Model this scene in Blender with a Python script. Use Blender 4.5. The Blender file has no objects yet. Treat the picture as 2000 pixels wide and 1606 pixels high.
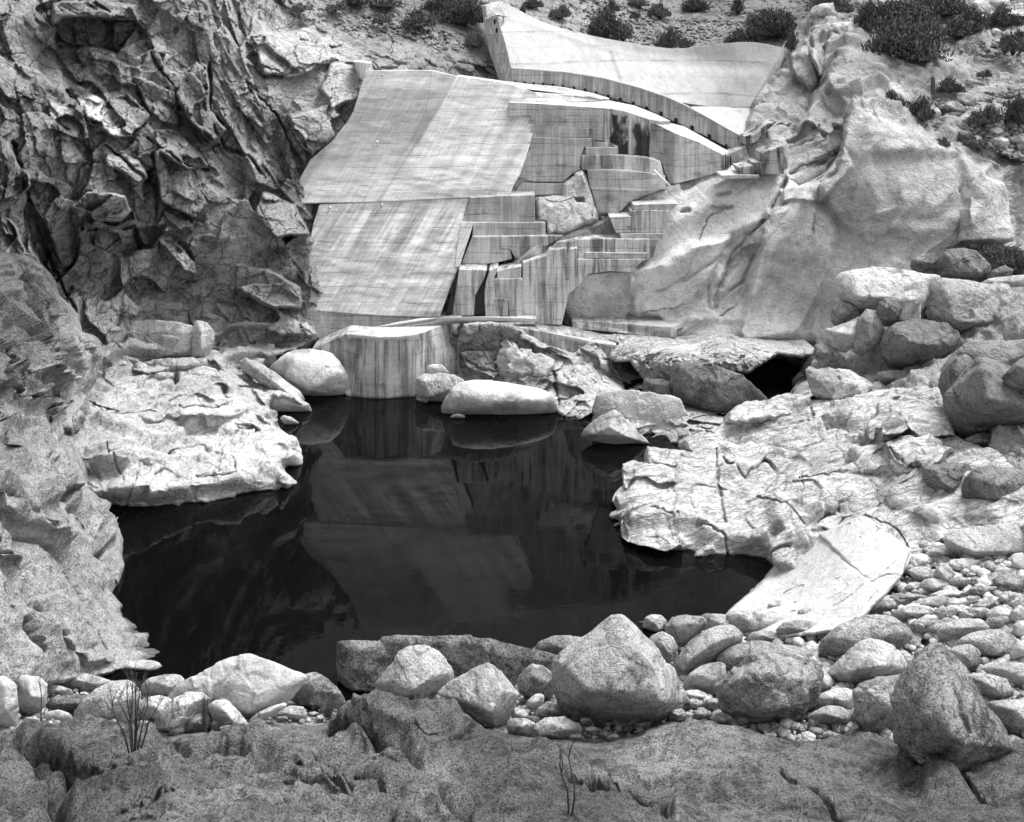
import bpy, bmesh, math, random
import numpy as np
R = math.radians
QL = 1.0   # grid coarseness
F = 2000.0; HC = 30.0; VH = 40.0      # focal length in photo pixels, camera height, horizon row
scene = bpy.context.scene
COL = scene.collection

# ---------------------------------------------------------------- projection helpers
def wp(u, v, d):
    u = np.asarray(u, float); v = np.asarray(v, float); d = np.asarray(d, float)
    return np.stack([(u-1000.0)/F*d, d+0*u, HC-(v-VH)/F*d], -1)
def zd(v, z): return F*(HC-z)/(v-VH)
class ZT(tuple): pass            # a point whose depth is already final
def Z(u, v, z): return ZT((u, v, zd(v, z)))
_go = [0, 36, 43, 50, 60, 71, 76, 80, 83.5, 85.4, 86.5, 88, 90.3, 92, 94, 96, 99, 101, 109, 126, 150, 176, 300]
_gn = [0, 38.5, 46, 54, 66.5, 79.5, 83.5, 85, 86.3, 87, 87.5, 88.2, 89, 89.8, 90.6, 91.5, 93, 94, 99, 112, 130, 150, 280]
def gdep(d): return np.interp(d, _go, _gn)
def fin(pts): return [tuple(p) if isinstance(p, ZT) else (p[0], p[1], float(gdep(p[2]))) for p in pts]
def SC(pts, k=1.137): return [p if isinstance(p, ZT) else ZT((p[0], p[1], p[2]*k)) for p in pts]
def W(u, v): return Z(u, v, -0.05)
def wpo(u, v, d): return wp(u, v, gdep(d))
def T1(x, y): return (560+x/2., y/2.)
def T2(x, y): return (x/2.294, y/2.294)
def T3(x, y): return (1300+x/2.294, y/2.294)
def T4(x, y): return (500+x/2.5, 550+y/2.5)
def T5(x, y): return (x/2.294, 600+y/2.294)
def T6(x, y): return (1100+x/2.222, 600+y/2.222)
def T7(x, y): return (x/2., 1150+y/2.)
def T8(x, y): return (1000+x/2., 1100+y/2.)
def TX(x, y): return (800+.3*x, 380+.3*y)
def TY(x, y): return (960+.25*x, 160+.25*y)
def TZ(x, y): return (900+.325*x, .325*y)
def TV(x, y): return (560+.3487*x, 100+.3487*y)

# ---------------------------------------------------------------- numpy noise
_U = np.uint32
def _hash(ix, iy, iz, seed):
    with np.errstate(over='ignore'):
        h = ix.astype(np.int32).view(_U)*_U(374761393) + iy.astype(np.int32).view(_U)*_U(668265263) + iz.astype(np.int32).view(_U)*_U(2246822519) + _U((seed*974634777) & 0xffffffff)
        h = (h ^ (h >> _U(13)))*_U(1274126177)
        h = (h ^ (h >> _U(16)))*_U(2246822519)
        return h ^ (h >> _U(15))
def _rnd(h, k):
    with np.errstate(over='ignore'):
        h = (h + _U((k*0x9E3779B9) & 0xffffffff))*_U(0x85EBCA6B)
        h = (h ^ (h >> _U(15)))*_U(0xC2B2AE35)
        return ((h ^ (h >> _U(13))) & _U(0xffffff)).astype(np.float64)/float(0xffffff)
from concurrent.futures import ThreadPoolExecutor
_pool = ThreadPoolExecutor(4)
def _par(fn, P, nout):
    n = len(P)
    if n <= 12000: return fn(P)
    ch = [slice(a, min(a+12000, n)) for a in range(0, n, 12000)]
    res = list(_pool.map(lambda c: fn(P[c]), ch))
    return np.concatenate(res) if nout == 1 else tuple(np.concatenate([r[k] for r in res]) for k in range(nout))
def vnoise(P, seed=0): return _par(lambda Q: _vnoise(Q, seed), P, 1)
def _vnoise(P, seed=0):
    i = np.floor(P).astype(np.int64); f = P-i
    w = f*f*f*(f*(f*6-15)+10)
    out = np.zeros(len(P))
    for dx in (0, 1):
        wx = w[:, 0] if dx else 1-w[:, 0]
        for dy in (0, 1):
            wy = w[:, 1] if dy else 1-w[:, 1]
            for dz in (0, 1):
                wz = w[:, 2] if dz else 1-w[:, 2]
                out += wx*wy*wz*_rnd(_hash(i[:, 0]+dx, i[:, 1]+dy, i[:, 2]+dz, seed), 1)
    return out*2-1
def fbm(P, oct=4, seed=0, gain=.5):
    a = 1.; s = 0; t = 0
    for o in range(oct):
        s = s + a*vnoise(P*(2.03**o)+o*17.3, seed+o); t += a; a *= gain
    return s/t
def ridged(P, oct=4, seed=0, gain=.55):
    a = 1.; s = 0; t = 0
    for o in range(oct):
        s = s + a*(1-2*np.abs(vnoise(P*(2.03**o)+o*11.1, seed+o))); t += a; a *= gain
    return s/t
def basis(ax):
    """rows: direction of elongation, then two perpendiculars"""
    a = np.array(ax, float); a /= np.linalg.norm(a)
    b = np.cross(a, [0, 1, 0.]);  b /= np.linalg.norm(b)
    return np.stack([a, b, np.cross(a, b)])
def facet(P, scale, ax=(1, 0, 0), seed=0, warp=.35, slope=.7, wf=1.0, soft=0.): return _par(lambda Q: _facet(Q, scale, ax, seed, warp, slope, wf, soft), P, 3)
def _facet(P, scale, ax, seed, warp, slope, wf, soft):
    """piecewise-planar fractured relief: random offset + random tilt per Voronoi cell"""
    B = basis(ax); s = np.array(scale, float)
    Q = (P@B.T)/s
    if warp:
        Q = Q + warp*np.stack([_vnoise(Q*wf*1.7+3.1, seed+50), _vnoise(Q*wf*1.7+9.7, seed+51), _vnoise(Q*wf*1.7+5.3, seed+52)], -1)
    i = np.floor(Q).astype(np.int64)
    n = len(Q); f1 = np.full(n, 9e9); f2 = np.full(n, 9e9); off = np.zeros(n); cid = np.zeros(n); of2 = np.zeros(n); ws_ = np.full(n, 1e-12)
    for dx in (-1, 0, 1):
        for dy in (-1, 0, 1):
            for dz in (-1, 0, 1):
                c = i + np.array([dx, dy, dz])
                h = _hash(c[:, 0], c[:, 1], c[:, 2], seed)
                D = Q-(c+np.stack([_rnd(h, 1), _rnd(h, 2), _rnd(h, 3)], -1))
                dist = (D*D).sum(-1)
                o = (_rnd(h, 4)-.5)*1.0 + slope*2*(D[:, 0]*(_rnd(h, 5)-.5) + D[:, 1]*(_rnd(h, 6)-.5) + D[:, 2]*(_rnd(h, 7)-.5))
                m = dist < f1
                if soft:
                    wt = np.exp(-dist*(6./soft)); of2 += wt*o; ws_ += wt
                f2 = np.where(m, f1, np.minimum(f2, dist))
                off = np.where(m, o, off); cid = np.where(m, _rnd(h, 8), cid); f1 = np.where(m, dist, f1)
    e = np.sqrt(f2)-np.sqrt(f1)
    if soft:
        off = of2/ws_
    return off, e, cid
def sstep(a, b, x):
    t = np.clip((x-a)/(b-a), 0, 1); return t*t*(3-2*t)

# ---------------------------------------------------------------- 2-D tools
def polysub(poly, seg, amp, seed, closed=True):
    rng = np.random.RandomState(seed); out = []
    P = [np.array(p[:2], float) for p in poly]; n = len(P)
    for k in range(n if closed else n-1):
        a, b = P[k], P[(k+1) % n]; L = np.linalg.norm(b-a); m = max(1, int(L/seg))
        nn = np.array([-(b-a)[1], (b-a)[0]])/max(L, 1e-6)
        for j in range(m):
            t = j/m; q = a+(b-a)*t
            q = q + nn*amp*(rng.rand()*2-1)*(.5 if j == 0 else 1)
            out.append(q)
    if not closed: out.append(P[-1])
    return np.array(out)
def poly_sd(U, V, poly, want_pt=False):
    n = len(U)
    ch = [slice(a, min(a+8000, n)) for a in range(0, max(n, 1), 8000)]
    res = list(_pool.map(lambda c: _poly_sd(U[c], V[c], poly), ch))
    sd = np.concatenate([r[0] for r in res]); pt = np.concatenate([r[1] for r in res])
    return (sd, pt) if want_pt else sd
def _poly_sd(U, V, poly):
    """signed distance (inside > 0) and nearest boundary point, chunked"""
    P = np.asarray(poly)[:, :2]; A = P; Bp = np.roll(P, -1, 0)
    n = len(U); sd = np.zeros(n); npt = np.zeros((n, 2))
    for s in range(0, n, 20000):
        u = U[s:s+20000, None]; v = V[s:s+20000, None]
        ax, ay = A[:, 0][None], A[:, 1][None]; bx, by = Bp[:, 0][None], Bp[:, 1][None]
        ex, ey = bx-ax, by-ay
        t = np.clip(((u-ax)*ex+(v-ay)*ey)/np.maximum(ex*ex+ey*ey, 1e-9), 0, 1)
        qx, qy = ax+t*ex, ay+t*ey
        dd = (u-qx)**2+(v-qy)**2
        k = dd.argmin(1); r = np.arange(len(k))
        cr = ((ay > v) != (by > v)) & (u < ax+(v-ay)*ex/np.where(ey == 0, 1e-9, ey))
        ins = cr.sum(1) % 2 == 1
        sd[s:s+20000] = np.sqrt(dd[r, k])*np.where(ins, 1, -1)
        npt[s:s+20000, 0] = qx[r, k]; npt[s:s+20000, 1] = qy[r, k]
    return sd, npt
class TPS:
    """smooth depth surface through control points (u, v, d); exact for planes (works on 1/d)"""
    def __init__(s, ctrl, lam=1e-4):
        c = np.array(fin(ctrl), float); s.p = c[:, :2]/1000.; y = 100./c[:, 2]; n = len(c)
        K = s.k(s.p, s.p)+lam*np.eye(n); Pm = np.hstack([np.ones((n, 1)), s.p])
        A = np.zeros((n+3, n+3)); A[:n, :n] = K; A[:n, n:] = Pm; A[n:, :n] = Pm.T
        s.w = np.linalg.solve(A, np.concatenate([y, np.zeros(3)])); s.n = n
    def k(s, a, b):
        r2 = ((a[:, None]-b[None])**2).sum(-1); return .5*r2*np.log(r2+1e-12)
    def __call__(s, U, V):
        U = np.atleast_1d(np.asarray(U, float)); V = np.atleast_1d(np.asarray(V, float)); out = np.zeros(len(U))
        for a in range(0, len(U), 50000):
            q = np.stack([U[a:a+50000], V[a:a+50000]], -1)/1000.
            out[a:a+50000] = s.k(q, s.p)@s.w[:s.n]+s.w[s.n]+q@s.w[s.n+1:]
        return 100./np.maximum(out, .05)

# ---------------------------------------------------------------- mesh and object helpers
def link(name, me, mat, parent=None):
    o = bpy.data.objects.new(name, me); COL.objects.link(o)
    if mat: me.materials.append(mat)
    if parent: o.parent = parent
    return o
def mesh_np(name, co, faces, tint=None, smooth=True):
    me = bpy.data.meshes.new(name)
    co = np.asarray(co, np.float32); faces = np.asarray(faces, np.int32)
    k = faces.shape[1]
    me.vertices.add(len(co)); me.vertices.foreach_set('co', co.ravel())
    me.loops.add(faces.size); me.loops.foreach_set('vertex_index', faces.ravel())
    me.polygons.add(len(faces)); me.polygons.foreach_set('loop_start', np.arange(len(faces), dtype=np.int32)*k)
    me.update(calc_edges=True); me.validate()
    at = me.attributes.new('tint', 'FLOAT', 'POINT')
    at.data.foreach_set('value', np.ones(len(me.vertices), np.float32) if tint is None else np.asarray(tint, np.float32))
    if smooth: me.polygons.foreach_set('use_smooth', np.ones(len(me.polygons), bool))
    return me
def mesh_py(name, verts, faces, smooth=False):
    me = bpy.data.meshes.new(name); me.from_pydata([tuple(map(float, v)) for v in verts], [], faces); me.update()
    at = me.attributes.new('tint', 'FLOAT', 'POINT'); at.data.foreach_set('value', np.ones(len(me.vertices), np.float32))
    if smooth: me.polygons.foreach_set('use_smooth', np.ones(len(me.polygons), bool))
    return me
def tag(o, label=None, cat=None, group=None, kind=None):
    if label: o['label'] = label
    if cat: o['category'] = cat
    if group: o['group'] = group
    if kind: o['kind'] = kind
    return o
def empty(name, loc, label, cat, group=None):
    o = bpy.data.objects.new(name, None); COL.objects.link(o); o.location = tuple(map(float, loc)); o.empty_display_size = .3
    tag(o, label, cat, group); return o
def setparent(o, par):
    """parent while keeping the world position of geometry authored in world space"""
    o.parent = par; o.location = -par.location
    return o

def recenter(o):
    """put the origin at the bottom centre of the mesh"""
    me = o.data; n = len(me.vertices); co = np.zeros(n*3, np.float32); me.vertices.foreach_get('co', co); co = co.reshape(-1, 3)
    c = np.array([(co[:, 0].min()+co[:, 0].max())/2, (co[:, 1].min()+co[:, 1].max())/2, co[:, 2].min()])
    me.vertices.foreach_set('co', (co-c).astype(np.float32).ravel()); me.update(); o.location = tuple(map(float, c))
    return o

def layer(name, ctrl, step, mat, poly=None, rect=None, disp=None, tintf=None, roundr=0, roundk=0, skirt=None, edge=(8, 1.2), seed=1, feats=(), cracks=()):
    tps = ctrl if isinstance(ctrl, TPS) else TPS(ctrl); step = step*QL
    if poly is not None:
        P = polysub(poly, edge[0], edge[1], seed)
        u0, v0 = P.min(0)-2*step; u1, v1 = P.max(0)+2*step
    else: u0, v0, u1, v1 = rect
    us = np.arange(u0, u1+step, step); vs = np.arange(v0, v1+step, step)
    U, V = np.meshgrid(us, vs); sh = U.shape; U = U.ravel(); V = V.ravel()
    nc = sh[1]; idx = np.arange(U.size).reshape(sh)
    quads = np.stack([idx[1:, :-1], idx[1:, 1:], idx[:-1, 1:], idx[:-1, :-1]], -1).reshape(-1, 4)
    sd = np.full(U.size, 99.)
    if poly is not None:
        sd, npt = poly_sd(U, V, P, True)
        q = sd[quads]; keep = (q > 0).sum(1) >= 1
        quads = quads[keep]
        out = sd <= 0; U = np.where(out, npt[:, 0], U); V = np.where(out, npt[:, 1], V); sd = np.maximum(sd, 0)
        used = np.unique(quads); remap = -np.ones(idx.size, int); remap[used] = np.arange(len(used))
        quads = remap[quads]; U, V, sd = U[used], V[used], sd[used]
    d = tps(U, V)
    for f in feats: d = d + f(U, V)
    Pw = wp(U, V, d)
    nd = None
    if disp:
        q = disp(Pw, U, V, sd)
        if isinstance(q, tuple):
            if q[0] is not None: d = d + q[0]
            nd = q[1]
        else: d = d + q
    for (pl, w, dep) in cracks:
        A = np.array(pl, float); PP = polysub(pl, 7, 2.0, int(A.sum()) % 1000, False)
        m = (U > PP[:, 0].min()-w*2) & (U < PP[:, 0].max()+w*2) & (V > PP[:, 1].min()-w*2) & (V < PP[:, 1].max()+w*2)
        if m.any():
            u = U[m][:, None]; v = V[m][:, None]; a = PP[:-1][None]; e = (PP[1:]-PP[:-1])[None]
            t = np.clip(((u-a[..., 0])*e[..., 0]+(v-a[..., 1])*e[..., 1])/np.maximum((e**2).sum(-1), 1e-9), 0, 1)
            dd = np.sqrt((u-a[..., 0]-t*e[..., 0])**2+(v-a[..., 1]-t*e[..., 1])**2).min(1)
            wv = w*(.45+.8*np.clip(.5+vnoise(Pw[m]*1.1, 17), 0, 1)); d[m] += dep*.75*np.clip(1-dd/wv, 0, 1)*np.clip(1.+.9*vnoise(Pw[m]*.5, 19), .25, 1)
    if roundr: d = d + roundk*(1-np.clip(sd/roundr, 0, 1))**2*(d/100)
    Pw = wp(U, V, d)
    if nd is not None:      # relief along the surface normal
        A0 = wp(U, V, tps(U, V)); Au = wp(U+4, V, tps(U+4, V))-A0; Av = wp(U, V+4, tps(U, V+4))-A0
        N = np.cross(Au, Av); N /= np.linalg.norm(N, axis=1)[:, None]
        s = np.sign((N*(np.array([0, 0, HC])-A0)).sum(1)); Pw = Pw-N*(s*nd)[:, None]
    tint = None if tintf is None else tintf(Pw, U, V, sd)
    co = Pw
    if skirt is not None:
        e = np.concatenate([quads[:, [0, 1]], quads[:, [1, 2]], quads[:, [2, 3]], quads[:, [3, 0]]])
        es = np.sort(e, 1); key = es[:, 0].astype(np.int64)*len(co)+es[:, 1]
        _, inv, cnt = np.unique(key, return_inverse=True, return_counts=True)
        be = e[cnt[inv] == 1]
        bv = np.unique(be); mp = -np.ones(len(co), int); mp[bv] = np.arange(len(bv))+len(co)
        co = np.concatenate([co, co[bv]+np.array(skirt)])
        if tint is not None: tint = np.concatenate([tint, tint[bv]])
        quads = np.concatenate([quads, np.stack([be[:, 1], be[:, 0], mp[be[:, 0]], mp[be[:, 1]]], -1)])
    me = mesh_np(name, co, quads, tint)
    return link(name, me, mat)

def plate(pts, a=0, gu=0, gv=0, soft=4):
    """a tilted slab of rock: local plane offset inside a pixel polygon (a metres, gu/gv metres per 100 px)"""
    P = np.array(pts, float); c = P.mean(0); lo = P.min(0)-soft*2; hi = P.max(0)+soft*2
    def f(U, V):
        r = np.zeros(len(U)); m = (U > lo[0]) & (U < hi[0]) & (V > lo[1]) & (V < hi[1])
        if m.any():
            sd = poly_sd(U[m], V[m], polysub(P, 9, 2.0, int(P.sum()) % 999))
            r[m] = sstep(-soft, soft*.4, sd)*(a+gu*(U[m]-c[0])/100.+gv*(V[m]-c[1])/100.)
        return r
    return f

# ---------------------------------------------------------------- boulders
_ico = {}
def ico(n):
    if n not in _ico:
        bm = bmesh.new(); bmesh.ops.create_icosphere(bm, subdivisions=n, radius=1.0)
        bm.verts.ensure_lookup_table()
        _ico[n] = (np.array([v.co[:] for v in bm.verts]), np.array([[v.index for v in f.verts] for f in bm.faces])); bm.free()
    return _ico[n]
def hull_planes(pts):
    bm = bmesh.new()
    for p in pts: bm.verts.new(tuple(map(float, p)))
    r = bmesh.ops.convex_hull(bm, input=bm.verts[:])
    bm.normal_update(); N = []; H = []
    c = np.mean([v.co[:] for v in bm.verts if v.link_faces], 0)
    for f in bm.faces:
        n = np.array(f.normal[:]); h = float(n@(np.array(f.verts[0].co[:])-c))
        if h < 0: n, h = -n, -h
        if h < 1e-4: continue
        if any((abs(n-m).max() < .02) for m in N): continue
        N.append(n); H.append(h)
    bm.free(); return c, np.array(N), np.array(H)
def boulder_mesh(name, outline, front, d, p=16, thick=.8, rough=.03, chip=.02, sub=5, seed=0, mat=None, back=.7, under=.5):
    """outline: pixel polygon; front: interior points (u, v, t) with t = how far they stand forward (of half width)"""
    O = np.array([o[:2] for o in outline], float)
    size = .5*min(np.ptp(O[:, 0]), np.ptp(O[:, 1]))*d/F; size = max(size, .35*.5*max(np.ptp(O[:, 0]), np.ptp(O[:, 1]))*d/F)
    c0 = O.mean(0); pts = []
    dO = np.array([o[2] if len(o) > 2 else 0. for o in outline])*size
    dO = dO+under*size*np.clip((O[:, 1]-c0[1])/max(.5*np.ptp(O[:, 1]), 1), 0, 1)
    pts += list(wp(O[:, 0], O[:, 1], d+dO))
    for f in front: pts.append(wp(f[0], f[1], d-f[2]*size*thick*1.2))
    for k, o in enumerate(O):
        q = c0+(o-c0)*.72; pts.append(wp(q[0], q[1], d+size*back))
        q = c0+(o-c0)*.9
        if front is None or len(front) == 0: pts.append(wp(q[0], q[1], d-size*.45))
    pts = np.array(pts)
    c, N, H = hull_planes(pts)
    dirs, faces = ico(sub)
    X = np.maximum(dirs@N.T, 1e-3)/H[None]
    p = p*3.2 if p >= 12 else p*2.0
    mx = X.max(1); r = 1/(mx*((X/mx[:, None])**p).sum(1)**(1./p))
    # keep the outline at its traced size
    od = pts[:len(O)]-c; ol = np.linalg.norm(od, axis=1); on = od/ol[:, None]
    Xo = np.maximum(on@N.T, 1e-3)/H[None]; mo = Xo.max(1); ro = 1/(mo*((Xo/mo[:, None])**p).sum(1)**(1./p))
    r = r*np.clip(np.median(ol/ro), .9, 1.25)
    L = max(size, .2); rng = np.random.RandomState(seed+7)
    off = rng.rand(3)*100
    n1 = fbm(dirs*1.7+off, 3, seed); 
    r = r*(1+rough*1.3*n1)
    Q = c+dirs*r[:, None]
    fo, fe, _ = facet(Q+off, (L*.75,)*3, seed=seed, warp=.25, slope=.9)
    if sub >= 5: fo = fo+.35*facet(Q+off, (L*.3,)*3, seed=seed+5, warp=.3, slope=.9)[0]
    n2 = fbm(Q*(2.2/L)+off, 4, seed+3)
    cr = np.clip(1-fe/.06, 0, 1)*(vnoise(Q/L*1.3+off, seed+9) > .25)
    r = r + L*(chip*(3.2 if p > 40 else 2.)*fo+rough*.55*n2-.02*cr)
    co = c+dirs*r[:, None]
    tn = rng.uniform(.84, 1.12)*(1-rng.uniform(.1, .5)*sstep(.08, .3, fbm(Q/(L*1.1)+off*2, 4, seed+21)))
    me = mesh_np(name, co, faces, tn)
    o = link(name, me, mat)
    return recenter(o)

def auto_outline(u, v, w, h, seed, ang=.5, rot=None):
    rng = np.random.RandomState(seed); n = rng.randint(7, 11)
    th = np.linspace(0, 2*np.pi, n, endpoint=False)+rng.rand(n)*(.5*2*np.pi/n)+rng.rand()*6
    rr = 1+(rng.rand(n)-.5)*.30*ang*2*.6
    e = .85 if ang > .6 else 1.0
    cx = np.sign(np.cos(th))*np.abs(np.cos(th))**e; cy = np.sign(np.sin(th))*np.abs(np.sin(th))**e
    a = R(rng.uniform(-12, 12)) if rot is None else R(rot)
    x = cx*rr*w/2; y = cy*rr*h/2
    out = [(u+x[k]*math.cos(a)-y[k]*math.sin(a), v+x[k]*math.sin(a)+y[k]*math.cos(a)) for k in range(n)]
    m = rng.randint(3, 6); fr = []
    for k in range(m):
        t = rng.rand()*6.28; q = .15+.5*rng.rand()
        fr.append((u+math.cos(t)*q*w/2, v+math.sin(t)*q*h/2, .55+.45*rng.rand()))
    return out, fr

# ---------------------------------------------------------------- concrete solids
def prism(name, pts, off, mat, parent=None, sub=0):
    """solid: front polygon given as (u, v, d) points, extruded by a world vector"""
    pts = fin(pts); A = np.array([wp(*p) for p in pts]); n = len(A); B = A+np.array(off, float)
    verts = list(A)+list(B)
    faces = [tuple(range(n))[::-1], tuple(range(n, 2*n))]
    for k in range(n): j = (k+1) % n; faces.append((k, j, n+j, n+k))
    bm = bmesh.new(); vs = [bm.verts.new(tuple(map(float, v))) for v in verts]
    for f in faces: bm.faces.new([vs[i] for i in f])
    bmesh.ops.recalc_face_normals(bm, faces=bm.faces[:])
    bmesh.ops.triangulate(bm, faces=[f for f in bm.faces if len(f.verts) > 4], ngon_method='EAR_CLIP')
    es = [e for e in bm.edges if len(e.link_faces) == 2 and e.calc_face_angle(0) > .5]
    bmesh.ops.bevel(bm, geom=es, offset=.05, segments=1, affect='EDGES', clamp_overlap=True)
    me = bpy.data.meshes.new(name); bm.to_mesh(me); bm.free()
    at = me.attributes.new('tint', 'FLOAT', 'POINT'); at.data.foreach_set('value', np.ones(len(me.vertices), np.float32))
    o = link(name, me, mat)
    if parent is not None: setparent(o, parent)
    return o
def catmull(P, n):
    P = np.asarray(P, float); m = len(P); out = []
    for t in np.linspace(0, m-1, n):
        i = min(int(t), m-2); f = t-i
        p0, p1, p2, p3 = P[max(i-1, 0)], P[i], P[i+1], P[min(i+2, m-1)]
        out.append(.5*((2*p1)+(-p0+p2)*f+(2*p0-5*p1+4*p2-p3)*f*f+(-p0+3*p1-3*p2+p3)*f**3))
    return np.array(out)
def lerp_line(P, n):
    P = np.asarray(P, float); m = len(P); t = np.linspace(0, m-1, n); i = np.minimum(t.astype(int), m-2); f = (t-i)[:, None]
    return P[i]*(1-f)+P[i+1]*f
def sheet(name, rows, nu, nv, off, mat, parent=None, smooth_u=True, smooth_v=False, tintf=None, bump=.02, seed=3):
    """curved concrete skin lofted through rows of (u, v, d) and given thickness by a world vector"""
    rows = [fin(r) for r in rows]
    rr = [(catmull if smooth_u else lerp_line)(r, nu) for r in rows]
    G = np.array(rr).transpose(1, 0, 2)
    G = np.array([(catmull if smooth_v else lerp_line)(g, nv) for g in G]).transpose(1, 0, 2)   # nv x nu x 3
    U, V, D = G[..., 0].ravel(), G[..., 1].ravel(), G[..., 2].ravel()
    P = wp(U, V, D)
    D = D+bump*fbm(P*np.array([.5, .5, 1.6]), 3, seed)
    P = wp(U, V, D); N = len(P); idx = np.arange(N).reshape(nv, nu)
    q = np.stack([idx[1:, :-1], idx[1:, 1:], idx[:-1, 1:], idx[:-1, :-1]], -1).reshape(-1, 4)
    co = np.concatenate([P, P+np.array(off, float)])
    def side(a): return np.stack([a[1:], a[:-1], a[:-1]+N, a[1:]+N], -1)
    qs = [q, q[:, ::-1]+N, side(idx[0][::-1]), side(idx[-1]), side(idx[:, 0]), side(idx[:, -1][::-1])]
    tint = np.ones(N) if tintf is None else tintf(P, U, V)
    me = mesh_np(name, co, np.concatenate(qs), np.concatenate([tint, tint]), smooth=False)
    o = link(name, me, mat)
    if parent is not None: setparent(o, parent)
    return o
def tube(name, pts, rad, mat, parent=None, seg=6, joined=None):
    """tapered tube through world points; rad a number or list"""
    V = []; Fc = []; pts = [np.array(p, float) for p in pts]; n = len(pts)
    rad = [rad]*n if np.isscalar(rad) else rad
    for k in range(n):
        t = pts[min(k+1, n-1)]-pts[max(k-1, 0)]; t /= max(np.linalg.norm(t), 1e-9)
        a = np.cross(t, [0, 0, 1.] if abs(t[2]) < .9 else [1., 0, 0]); a /= np.linalg.norm(a); b = np.cross(t, a)
        for j in range(seg):
            th = 2*np.pi*j/seg; V.append(pts[k]+rad[k]*(a*math.cos(th)+b*math.sin(th)))
    for k in range(n-1):
        for j in range(seg):
            j2 = (j+1) % seg; Fc.append((k*seg+j, k*seg+j2, (k+1)*seg+j2, (k+1)*seg+j))
    Fc.append(tuple(range(seg))[::-1]); Fc.append(tuple(range((n-1)*seg, n*seg)))
    if joined is not None:
        base = len(joined[0]); joined[0].extend(V); joined[1].extend([tuple(i+base for i in f) for f in Fc]); return
    me = mesh_py(name, V, Fc, True); o = link(name, me, mat)
    if parent is not None: setparent(o, parent)
    return o
# ---------------------------------------------------------------- materials (all neutral grey: the photograph is black and white)
class NT:
    def __init__(s, name):
        s.m = bpy.data.materials.new(name); s.m.use_nodes = True; s.t = s.m.node_tree; s.n = s.t.nodes; s.l = s.t.links
        s.b = s.n['Principled BSDF']; s.pos = s.n.new('ShaderNodeNewGeometry').outputs['Position']
    def _in(s, sock, v):
        if hasattr(v, 'links') or isinstance(v, bpy.types.NodeSocket): s.l.new(v, sock)
        else: sock.default_value = v
    def math(s, op, a, b=0., c=0., clamp=False):
        n = s.n.new('ShaderNodeMath'); n.operation = op; n.use_clamp = clamp
        s._in(n.inputs[0], a); s._in(n.inputs[1], b); s._in(n.inputs[2], c); return n.outputs[0]
    def mapr(s, v, a, b, c=0., d=1., smooth=True):
        n = s.n.new('ShaderNodeMapRange'); n.clamp = True
        if smooth: n.interpolation_type = 'SMOOTHSTEP'
        s._in(n.inputs['Value'], v)
        for k, x in (('From Min', a), ('From Max', b), ('To Min', c), ('To Max', d)): n.inputs[k].default_value = x
        return n.outputs['Result']
    def vmul(s, vec, k):
        n = s.n.new('ShaderNodeVectorMath'); n.operation = 'MULTIPLY'; s._in(n.inputs[0], vec); n.inputs[1].default_value = k; return n.outputs[0]
    def vadd(s, a, b):
        n = s.n.new('ShaderNodeVectorMath'); n.operation = 'ADD'; s._in(n.inputs[0], a); s._in(n.inputs[1], b); return n.outputs[0]
    def rot(s, vec, e):
        n = s.n.new('ShaderNodeMapping'); n.vector_type = 'POINT'; s._in(n.inputs['Vector'], vec); n.inputs['Rotation'].default_value = e; return n.outputs[0]
    def noise(s, vec, scale, detail=4., rough=.55, col=False):
        n = s.n.new('ShaderNodeTexNoise'); s._in(n.inputs['Vector'], vec); n.inputs['Scale'].default_value = scale
        n.inputs['Detail'].default_value = detail; n.inputs['Roughness'].default_value = rough
        return n.outputs['Color'] if col else n.outputs['Fac']
    def voro(s, vec, scale, feature='DISTANCE_TO_EDGE', out='Distance'):
        n = s.n.new('ShaderNodeTexVoronoi'); n.feature = feature; s._in(n.inputs['Vector'], vec); n.inputs['Scale'].default_value = scale
        return n.outputs[out]
    def sep(s, vec):
        n = s.n.new('ShaderNodeSeparateXYZ'); s._in(n.inputs[0], vec); return n.outputs
    def comb(s, x, y, z):
        n = s.n.new('ShaderNodeCombineXYZ'); s._in(n.inputs[0], x); s._in(n.inputs[1], y); s._in(n.inputs[2], z); return n.outputs[0]
    def attr(s, name):
        n = s.n.new('ShaderNodeAttribute'); n.attribute_name = name; return n.outputs['Fac']
    def mul(s, *a):
        r = a[0]
        for x in a[1:]: r = s.math('MULTIPLY', r, x)
        return r
    def finish(s, val, height=None, dist=.1, rough=.9, strength=1.0, spec=.25):
        val = s.math('MINIMUM', s.math('MAXIMUM', val, .012), .8)
        c = s.comb(val, val, val); s._in(s.b.inputs['Base Color'], c)
        s._in(s.b.inputs['Roughness'], rough); s.b.inputs['Specular IOR Level'].default_value = spec
        if height is not None:
            b = s.n.new('ShaderNodeBump'); b.inputs['Distance'].default_value = dist; b.inputs['Strength'].default_value = strength
            s._in(b.inputs['Height'], height); s.l.new(b.outputs[0], s.b.inputs['Normal'])
        return s.m

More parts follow.
